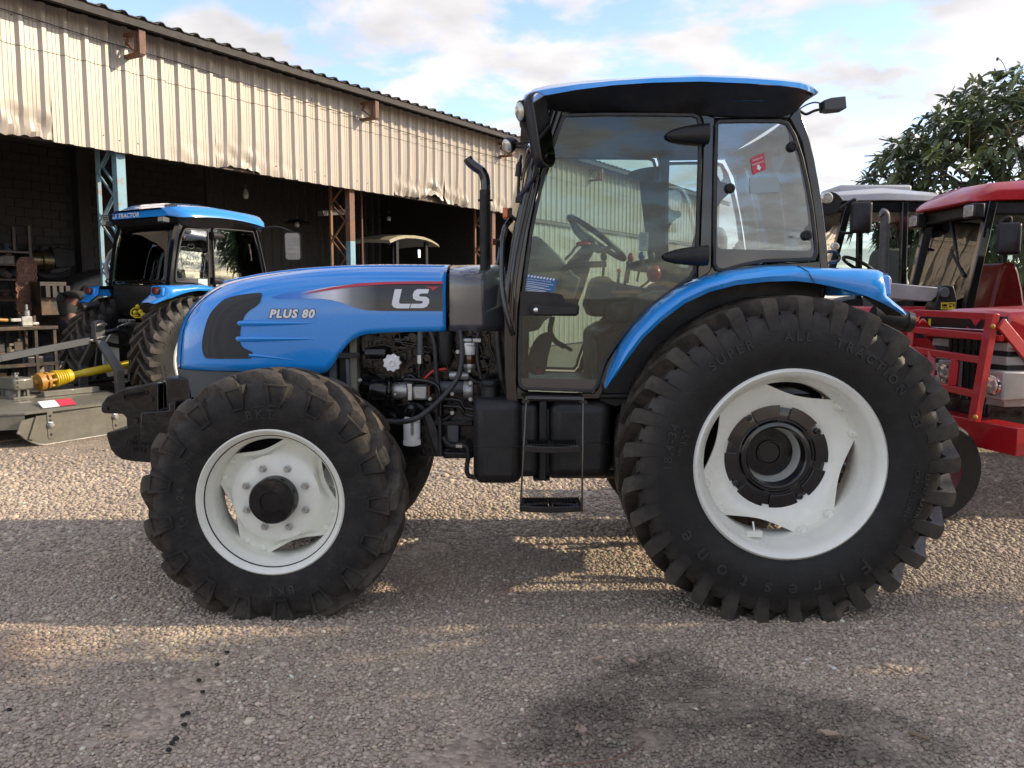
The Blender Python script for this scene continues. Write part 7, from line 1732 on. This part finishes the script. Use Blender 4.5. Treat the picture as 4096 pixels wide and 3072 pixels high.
# exhaust stack and loader arm
MB().tube(catmull([r2('Q6', x, y, 9.2) for x, y in ((690, 1120), (695, 900), (705, 640), (708, 570), (700, 530), (672, 518))], 5), .05, 16).build('exhaust_pipe', pm('grey_exhaust', (.05, .05, .052), .5, var=.2, dust=.2), R2T)
ya = 8.25
pl = lambda pts: [(q.x, q.z) for q in (r2('Q6', x, y, ya) for x, y in pts)]
yl0 = ya - R2T.location.y
MB().prism(pl(((560, 1085), (1150, 1140), (1150, 1200), (1090, 1256), (1040, 1256), (780, 1235), (560, 1210))), yl0, yl0 + .12).build('loader_arm', sil, R2T, bevel=.008)
tw_ = MB().prism(smooth2(pl(((1150, 1150), (1185, 1122), (1245, 1124), (1270, 1150), (1285, 1330), (1100, 1330), (1120, 1250))), 2), yl0 - .03, yl0 + .15).build('loader_bracket', M['black'], R2T, bevel=.01)
c = r2('Q6', 1190, 1182, ya - .03); MB().lathe([(.05, .02), (.05, -.02), (.045, -.03), (.0001, -.03)], c=(c.x, yl0 - .03, c.z), seg=20).build('pivot_pin', M['grey_matt'], R2T)
MB().prism(pl(((1155, 1265), (1275, 1262), (1272, 1322), (1155, 1322))), yl0 - .034, yl0 - .031).build('warning_sticker', M['yellow'], tw_, smooth=False)
sp_ = MB()
for x0_, y0_, x1_, y1_ in ((1165, 1278, 1205, 1298), (1220, 1272, 1250, 1280), (1255, 1272, 1266, 1300), (1222, 1290, 1240, 1304), (1165, 1306, 1208, 1312)): sp_.prism(pl(((x0_, y0_), (x1_, y0_), (x1_, y1_), (x0_, y1_))), yl0 - .036, yl0 - .0345)
tag(sp_.build('sticker_print', M['decal_black'], tw_, smooth=False), kind='stuff')
pb = MB().prism(pl(((960, 1380), (1215, 1370), (1215, 1560), (980, 1560))), yl0 + .02, yl0 + .10).build('loader_plate', M['black'], R2T, bevel=.008)
for (x0_, x1_), mm_ in (((1072, 1112), M['yellow']), ((1112, 1205), M['decal_white'])): MB().prism(pl(((x0_, 1402), (x1_, 1398), (x1_, 1442 if x0_ > 1100 else 1472), (x0_, 1446 if x0_ > 1100 else 1475))), yl0 + .015, yl0 + .0185).build('warning_sticker', mm_, pb, smooth=False)
for x, mm_ in ((1120, M['decal_red']), (1178, pm('green_print', (.03, .22, .1), .5))): MB().prism(pl(((x, 1407), (x + 26, 1405), (x + 26, 1432), (x, 1434))), yl0 + .011, yl0 + .0145).build('sticker_mark', mm_, pb, smooth=False)
for s in (-1, 1):
    MB().lathe([(.42, -.18), (.74, -.21), (.79, 0), (.74, .21), (.42, .18), (.2, .05), (.2, -.05)], c=(L2 * .6, s * (hw2 + .12), .78), seg=48, closed=True).build('wheel', M['tyre'], R2T); MB().lathe([(.28, -.13), (.52, -.15), (.56, 0), (.52, .15), (.28, .13), (.1, .05), (.1, -.05)], c=(-1.3, s * .70, .56), seg=40, closed=True).build('wheel', M['tyre'], R2T)
# --- grey roofed cab further back
Yn3, Yf3 = 11.2, 12.7; e1 = at('Q6', 195, 470, Yn3); e2 = at('Q6', 1310, 420, Yn3); rt3 = at('Q6', 420, 305, Yn3)
gry = pm('pale_grey_roof', (.42, .43, .44), .4, coat=.3, var=.06, dust=.1)
T3, hw3, L3 = cab_tractor('grey_roofed_tractor', Yn3, Yf3, e1.x + .05, e2.x, rt3.z + .02, at('Q6', 640, 425, Yn3).z, 1.5, gry, M['redpaint'], 'tractor with pale grey cab roof standing behind the red roofed one')
def r3(x, y, Y=Yn3): return at('Q6', x, y, Y) - T3.location
MB().bx(.3, 1.3, -.35, .35, rt3.z - .02, rt3.z + .08).build('roof_hatch', gry, T3, bevel=.03)
zr3 = at('Q6', 640, 425, Yn3).z
vs3 = MB().prism(smooth2([(q.x, q.z) for q in (r3(x, y) for x, y in ((185, 400), (230, 350), (300, 360), (355, 415), (330, 450), (300, 520), (200, 540)))], 3), -hw3 - .02, -hw3 + .2).build('visor', M['black'], T3, bevel=.02)
mirror_obj(vs3); c = r3(215, 400); MB().lathe([(.075, .02), (.075, -.03), (.06, -.045), (.0001, -.05)], axis='y', c=(c.x, -hw3 - .02, c.z), seg=24).build('roof_lamp', M['lens'], T3)
a0, a1 = r3(270, 980), r3(420, 480)
for y in (-hw3 + .04, hw3 - .04): pillar(T3, a0.x, a0.z, a1.x, a1.z + .1, y, .05); pillar(T3, L3 * .62, 1.5, L3 * .6, zr3, y, .04); pillar(T3, L3 - .02, 1.5, L3 - .1, zr3, y, .05)
for y in (-hw3 + .03, hw3 - .03): MB().add([(a0.x, y, a0.z - .3), (L3 - .02, y, 1.5), (L3 - .1, y, zr3), (a1.x, y, zr3)], [(0, 1, 2, 3)]).build('side_glass', M['glass'], T3, smooth=False)
MB().add([(a0.x - .02, -hw3 + .05, a0.z), (a0.x - .02, hw3 - .05, a0.z), (a1.x - .02, hw3 - .05, zr3), (a1.x - .02, -hw3 + .05, zr3)], [(0, 1, 2, 3)]).build('windscreen', M['glass'], T3, smooth=False)
MB().bx(a0.x - .05, L3, -hw3, hw3, .8, 1.5).build('cab_base', M['black'], T3, bevel=.03); MB().bx(-2.2, a0.x, -.42, .42, .8, 1.55).build('bonnet', M['redpaint'], T3, bevel=.07)
mc = r3(505, 560, Yn3 - .3); ov = rrect(.13, .20, .03); m = Matrix.Translation(mc) @ Matrix.Rotation(RAD(-10), 4, 'Z')
mo = MB().loft([[(x * s, y, z * s) for x, z in ov] for s, y in ((.85, -.06), (1, -.03), (1, .01))]).xf(m).build('mirror', M['black'], T3, sharp=50)
MB().tube(catmull([r3(x, y, Yn3 - .25) for x, y in ((335, 485), (420, 425), (465, 420), (468, 560), (440, 670), (390, 690), (320, 680))], 4), .018, 8).build('mirror_arm', M['black'], T3)
q = Vector((.5, 0, .86)).to_track_quat('Z', 'Y').to_matrix(); sc3 = r3(490, 960, Yn3 + .7); st3 = MB().tube([sc3 + q @ Vector((.24 * math.cos(a), .24 * math.sin(a), 0)) for a in [2 * math.pi * k / 30 for k in range(30)]], .025, 8, closed=True).build('steering_wheel', M['black'], T3)
MB().prism(smooth2([(L3 * .55, 1.4), (L3 * .58, 2.2), (L3 * .66, 2.3), (L3 * .75, 2.2), (L3 * .8, 1.4)], 3), -.25, .25).build('seat', M['vinyl'], T3, bevel=.03)
c = r3(290, 800, Yn3 - .1); MB().lathe([(.05, .03), (.05, -.02), (.04, -.03), (.0001, -.035)], axis='y', c=c, seg=20).build('side_lamp', M['lens'], T3)
for s in (-1, 1):
    MB().lathe([(.42, -.18), (.78, -.21), (.83, 0), (.78, .21), (.42, .18), (.2, .05), (.2, -.05)], c=(L3 * .6, s * (hw3 + .12), .82), seg=48, closed=True).build('wheel', M['tyre'], T3); MB().lathe([(.3, -.15), (.6, -.17), (.64, 0), (.6, .17), (.3, .15), (.1, .05), (.1, -.05)], c=(-1.4, s * .75, .64), seg=40, closed=True).build('wheel', M['tyre'], T3)
# ------------------------------------------------------------------ mango trees
def leaf_mat(name, c, c2):
    m = bpy.data.materials.new(name); m.use_nodes = True; nt = m.node_tree; N = nt.nodes.new; L = nt.links.new; b = nt.nodes['Principled BSDF']
    a = N('ShaderNodeAttribute'); a.attribute_name = 'tone'; mx = N('ShaderNodeMix'); mx.data_type = 'RGBA'; L(a.outputs['Fac'], mx.inputs['Factor']); mx.inputs[6].default_value = (*c, 1); mx.inputs[7].default_value = (*c2, 1)
    L(mx.outputs[2], b.inputs['Base Color']); b.inputs['Roughness'].default_value = .42; b.inputs['Specular IOR Level'].default_value = .5
    out = nt.nodes['Material Output']; tr = N('ShaderNodeBsdfTranslucent'); L(mx.outputs[2], tr.inputs[0]); ms = N('ShaderNodeMixShader'); ms.inputs[0].default_value = .3; L(b.outputs[0], ms.inputs[1]); L(tr.outputs[0], ms.inputs[2]); L(ms.outputs[0], out.inputs['Surface'])
    return m
M['leaf'] = leaf_mat('mango_leaf', (.095, .13, .08), (.33, .38, .13)); M['bark'] = pm('grey_bark', (.09, .075, .06), .9, var=.3, scale=12, bump=.6, bscale=30, stretch=(1, 1, .3)); M['stalk'] = pm('tan_stalk', (.28, .19, .09), .7, var=.2)
def mango(name, base, center, rad, n_ros, leaf, label, seed, cull=None, n_lim=9):
    rng = np.random.default_rng(seed); o = empty(name, base, 0, label, 'tree'); C0 = Vector(center) - Vector(base); tips = []
    tr = MB(); fork = Vector((C0.x * .3, C0.y * .3, C0.z * .42)); r0 = .06 * rad[0] + .1
    tr.tube(catmull([Vector((0, 0, -.1)), Vector((.05, 0, fork.z * .5)), fork], 6), [r0 * (1.25 - .5 * i / 12) for i in range(13)], 14)
    for k in range(n_lim):
        a = 2 * math.pi * k / n_lim + rng.uniform(-.3, .3); el = rng.uniform(.0, 1.1); tip = C0 + Vector((rad[0] * .72 * math.cos(a) * math.cos(el), rad[1] * .72 * math.sin(a) * math.cos(el), rad[2] * .75 * math.sin(el) - .1 * rad[2]))
        mid = fork.lerp(tip, .5) + Vector((0, 0, .2)); pth = catmull([fork, mid, tip], 5); tr.tube(pth, [r0 * .5 * (1 - .85 * i / (len(pth) - 1)) for i in range(len(pth))], 8)
        for j in range(4):
            t2 = tip + Vector(rng.normal(0, .28, 3) * np.array(rad)); p2 = catmull([mid.lerp(tip, rng.uniform(.2, .8)), tip.lerp(t2, .5) + Vector((0, 0, .1)), t2], 4); tr.tube(p2, [r0 * .16 * (1 - .8 * i / (len(p2) - 1)) for i in range(len(p2))], 6)
    tr.build('trunk', M['bark'], o)
    V = []; F = []; tone = []; stalks = MB(); fruits = MB(); i = 0; tries = 0
    lobes = [(Vector(rng.normal(0, 1, 3)).normalized(), rng.uniform(.82, 1.12)) for _ in range(16)]
    while i < n_ros and tries < n_ros * 20:
        tries += 1
        d = Vector(rng.normal(0, 1, 3)).normalized(); r = rng.uniform(.45, 1.0) ** .5
        bump = max(((d.dot(l) ** 8 if d.dot(l) > 0 else 0) * (k - .8) for l, k in lobes), default=0) + .86
        c = C0 + Vector((d.x * rad[0], d.y * rad[1], d.z * rad[2] * (1 if d.z > 0 else .8))) * r * bump
        w = c + Vector(base)
        if cull and not cull(w): continue
        i += 1; nl = rng.integers(8, 14); young = rng.random() < .14; tn = rng.uniform(.55, 1.0) if young else rng.uniform(0, .28)
        axis = (d + Vector((0, 0, .6)) + Vector(rng.normal(0, .4, 3))).normalized(); rot0 = axis.to_track_quat('Z', 'Y').to_matrix()
        for k in range(nl):
            a = 2.4 * k + rng.uniform(-.3, .3); spread = rng.uniform(.5, 1.45); dl = (rot0 @ Vector((math.cos(a) * math.sin(spread), math.sin(a) * math.sin(spread), math.cos(spread)))).normalized()
            Ln = leaf * rng.uniform(.7, 1.25); wd = Ln * rng.uniform(.11, .16); droop = rng.uniform(.25, .75)
            side = dl.cross(Vector((0, 0, 1))); side = side.normalized() if side.length > .05 else Vector((1, 0, 0)); tilt_ = rng.uniform(-.5, .5); side = (side + Vector((0, 0, tilt_))).normalized()
            b0 = len(V); P0 = c + dl * Ln * .08
            for s, wf in ((.0, .15), (.35, 1.), (.7, .8), (1., .03)):
                p = P0 + dl * Ln * s + Vector((0, 0, -droop * Ln * s * s)); V.append(p - side * wd * wf); V.append(p + side * wd * wf)
            for q in range(3): F.append((b0 + 2 * q, b0 + 2 * q + 1, b0 + 2 * q + 3, b0 + 2 * q + 2))
            tone += [min(1, max(0, tn + rng.normal(0, .06)))] * 8
        if rng.random() < .10 and r > .8:
            for _ in range(rng.integers(2, 5)):
                e = c + Vector(rng.normal(0, .16, 3)) + Vector((0, 0, -.22 if rng.random() < .6 else .25)); stalks.tube(catmull([c, c.lerp(e, .5) + Vector((0, 0, .06)), e], 3), .007, 5)
                if rng.random() < .5: fruits.ball(e - Vector((0, 0, .03)), (.025, .025, .035), 8, 6)
    me = bpy.data.meshes.new('crown'); me.from_pydata([tuple(v) for v in V], [], F); me.shade_smooth(); me.materials.append(M['leaf'])
    at_ = me.attributes.new('tone', 'FLOAT', 'POINT'); at_.data.foreach_set('value', np.array(tone, dtype=np.float32))
    cr = bpy.data.objects.new('crown', me); COL.objects.link(cr); cr.parent = o; tag(cr, kind='stuff')
    if stalks.v: tag(stalks.build('fruit_stalks', M['stalk'], o), kind='stuff')
    if fruits.v: tag(fruits.build('fruit', M['leaf'], o), kind='stuff')
    return o
mango('mango_tree', (11.0, 17.2, 0), (11.0, 17.0, 3.45), (4.2, 3.0, 2.75), 2400, .27, 'dense dark green mango tree rising behind the red cab roof', 3, cull=lambda w: w.y < 18.2 and w.x < 13.8)
mango('mango_tree', (8.6, .2, 0), (8.6, .2, 3.6), (3.4, 4.5, 3.7), 2400, .36, 'mango tree outside the frame that shades the near gravel', 9, n_lim=10)
# ------------------------------------------------------------------ litter on the gravel
R_ = random.Random(6)
lf = pm('dry_leaf', (.42, .30, .22), .8, var=.2, scale=20); tw = pm('dry_twig', (.22, .16, .10), .85, var=.2, scale=20)
for i, (x, y, lab) in enumerate(((1255, 1592, 'pale crumpled dry leaf on the dark stained gravel'), (1790, 1605, 'pinkish dry leaf lying near the bottom right of the gravel'), (1292, 1437, 'small dry leaf below the rear tyre on brown gravel'), (1365, 1443, 'small pale leaf scrap right of the other small leaf'), (790, 1257, 'thin yellow leaf sliver beside the front tyre'))):
    c = gp('F', x, y); o = MB(); n = 6; s = .045 if i < 2 else .03; V = []
    for j in range(n + 1):
        t = j / n; w = s * .45 * math.sin(math.pi * min(t * 1.02, 1)) + .002
        for k in (-1, 0, 1): V.append((s * (2 * t - 1), k * w * R_.uniform(.75, 1.1), .006 + .012 * abs(k) + R_.uniform(0, .01) + .012 * t))
    o.add(V, [(j * 3 + k, j * 3 + k + 1, j * 3 + k + 4, j * 3 + k + 3) for j in range(n) for k in range(2)]); o = o.build('dry_leaf', lf if i != 4 else M['yellow'], None, recalc=False); o.location = (c.x, c.y, gheight(c.x, c.y) + .006); o.rotation_euler = (0, 0, R_.uniform(0, 6)); tag(o, lab, 'leaf', 'dry leaves on the gravel')
for pts, r_, mt, nm, lab, cat in (([(1962, 1590), (1985, 1598), (2008, 1606)], .007, tw, 'stick', 'short pale stick at the edge of the stained gravel', 'stick'), ([(1903, 1444), (1925, 1452), (1948, 1462)], .004, tw, 'stick', 'thin straw stalk on gravel at right below the rear tyre', 'stick'), ([(1190, 1659), (1260, 1655), (1310, 1650), (1345, 1640), (1372, 1622), (1388, 1615), (1380, 1612)], .0028, M['rust'], 'wire', 'bent rusty wire lying at the bottom of the gravel', 'wire')):
    P = [gp('F', x, y) for x, y in pts]; b = P[0].copy(); o = MB().tube(catmull([Vector((q.x - b.x, q.y - b.y, gheight(q.x, q.y) + .014)) for q in P], 5), r_, 7).build(nm, mt, None); o.location = (b.x, b.y, 0); tag(o, lab, cat)
c = [gp('F', x, y) for x, y in ((490, 1412), (470, 1440), (430, 1475), (438, 1500), (405, 1545), (395, 1550), (398, 1570), (372, 1610), (365, 1625), (380, 1600), (20, 1535))]
for i, q in enumerate(c):
    b = MB().ball((0, 0, 0), (.012, .009, .007), 8, 5); b.v = [(x * R_.uniform(.8, 1.2), y * R_.uniform(.8, 1.2), z) for x, y, z in b.v]; o = b.build('bitumen_lump', M['black'], None); o.location = (q.x, q.y, gheight(q.x, q.y) + .008); tag(o, 'small black lump on the gravel, %s one down from the front tyre' % ('first', 'second', 'third', 'fourth', 'fifth', 'sixth', 'seventh', 'ninth', 'tenth', 'eighth', 'leftmost')[i] if i < 10 else 'lone small black lump at the left edge of the gravel', 'lump', 'black lumps in a line across the gravel')
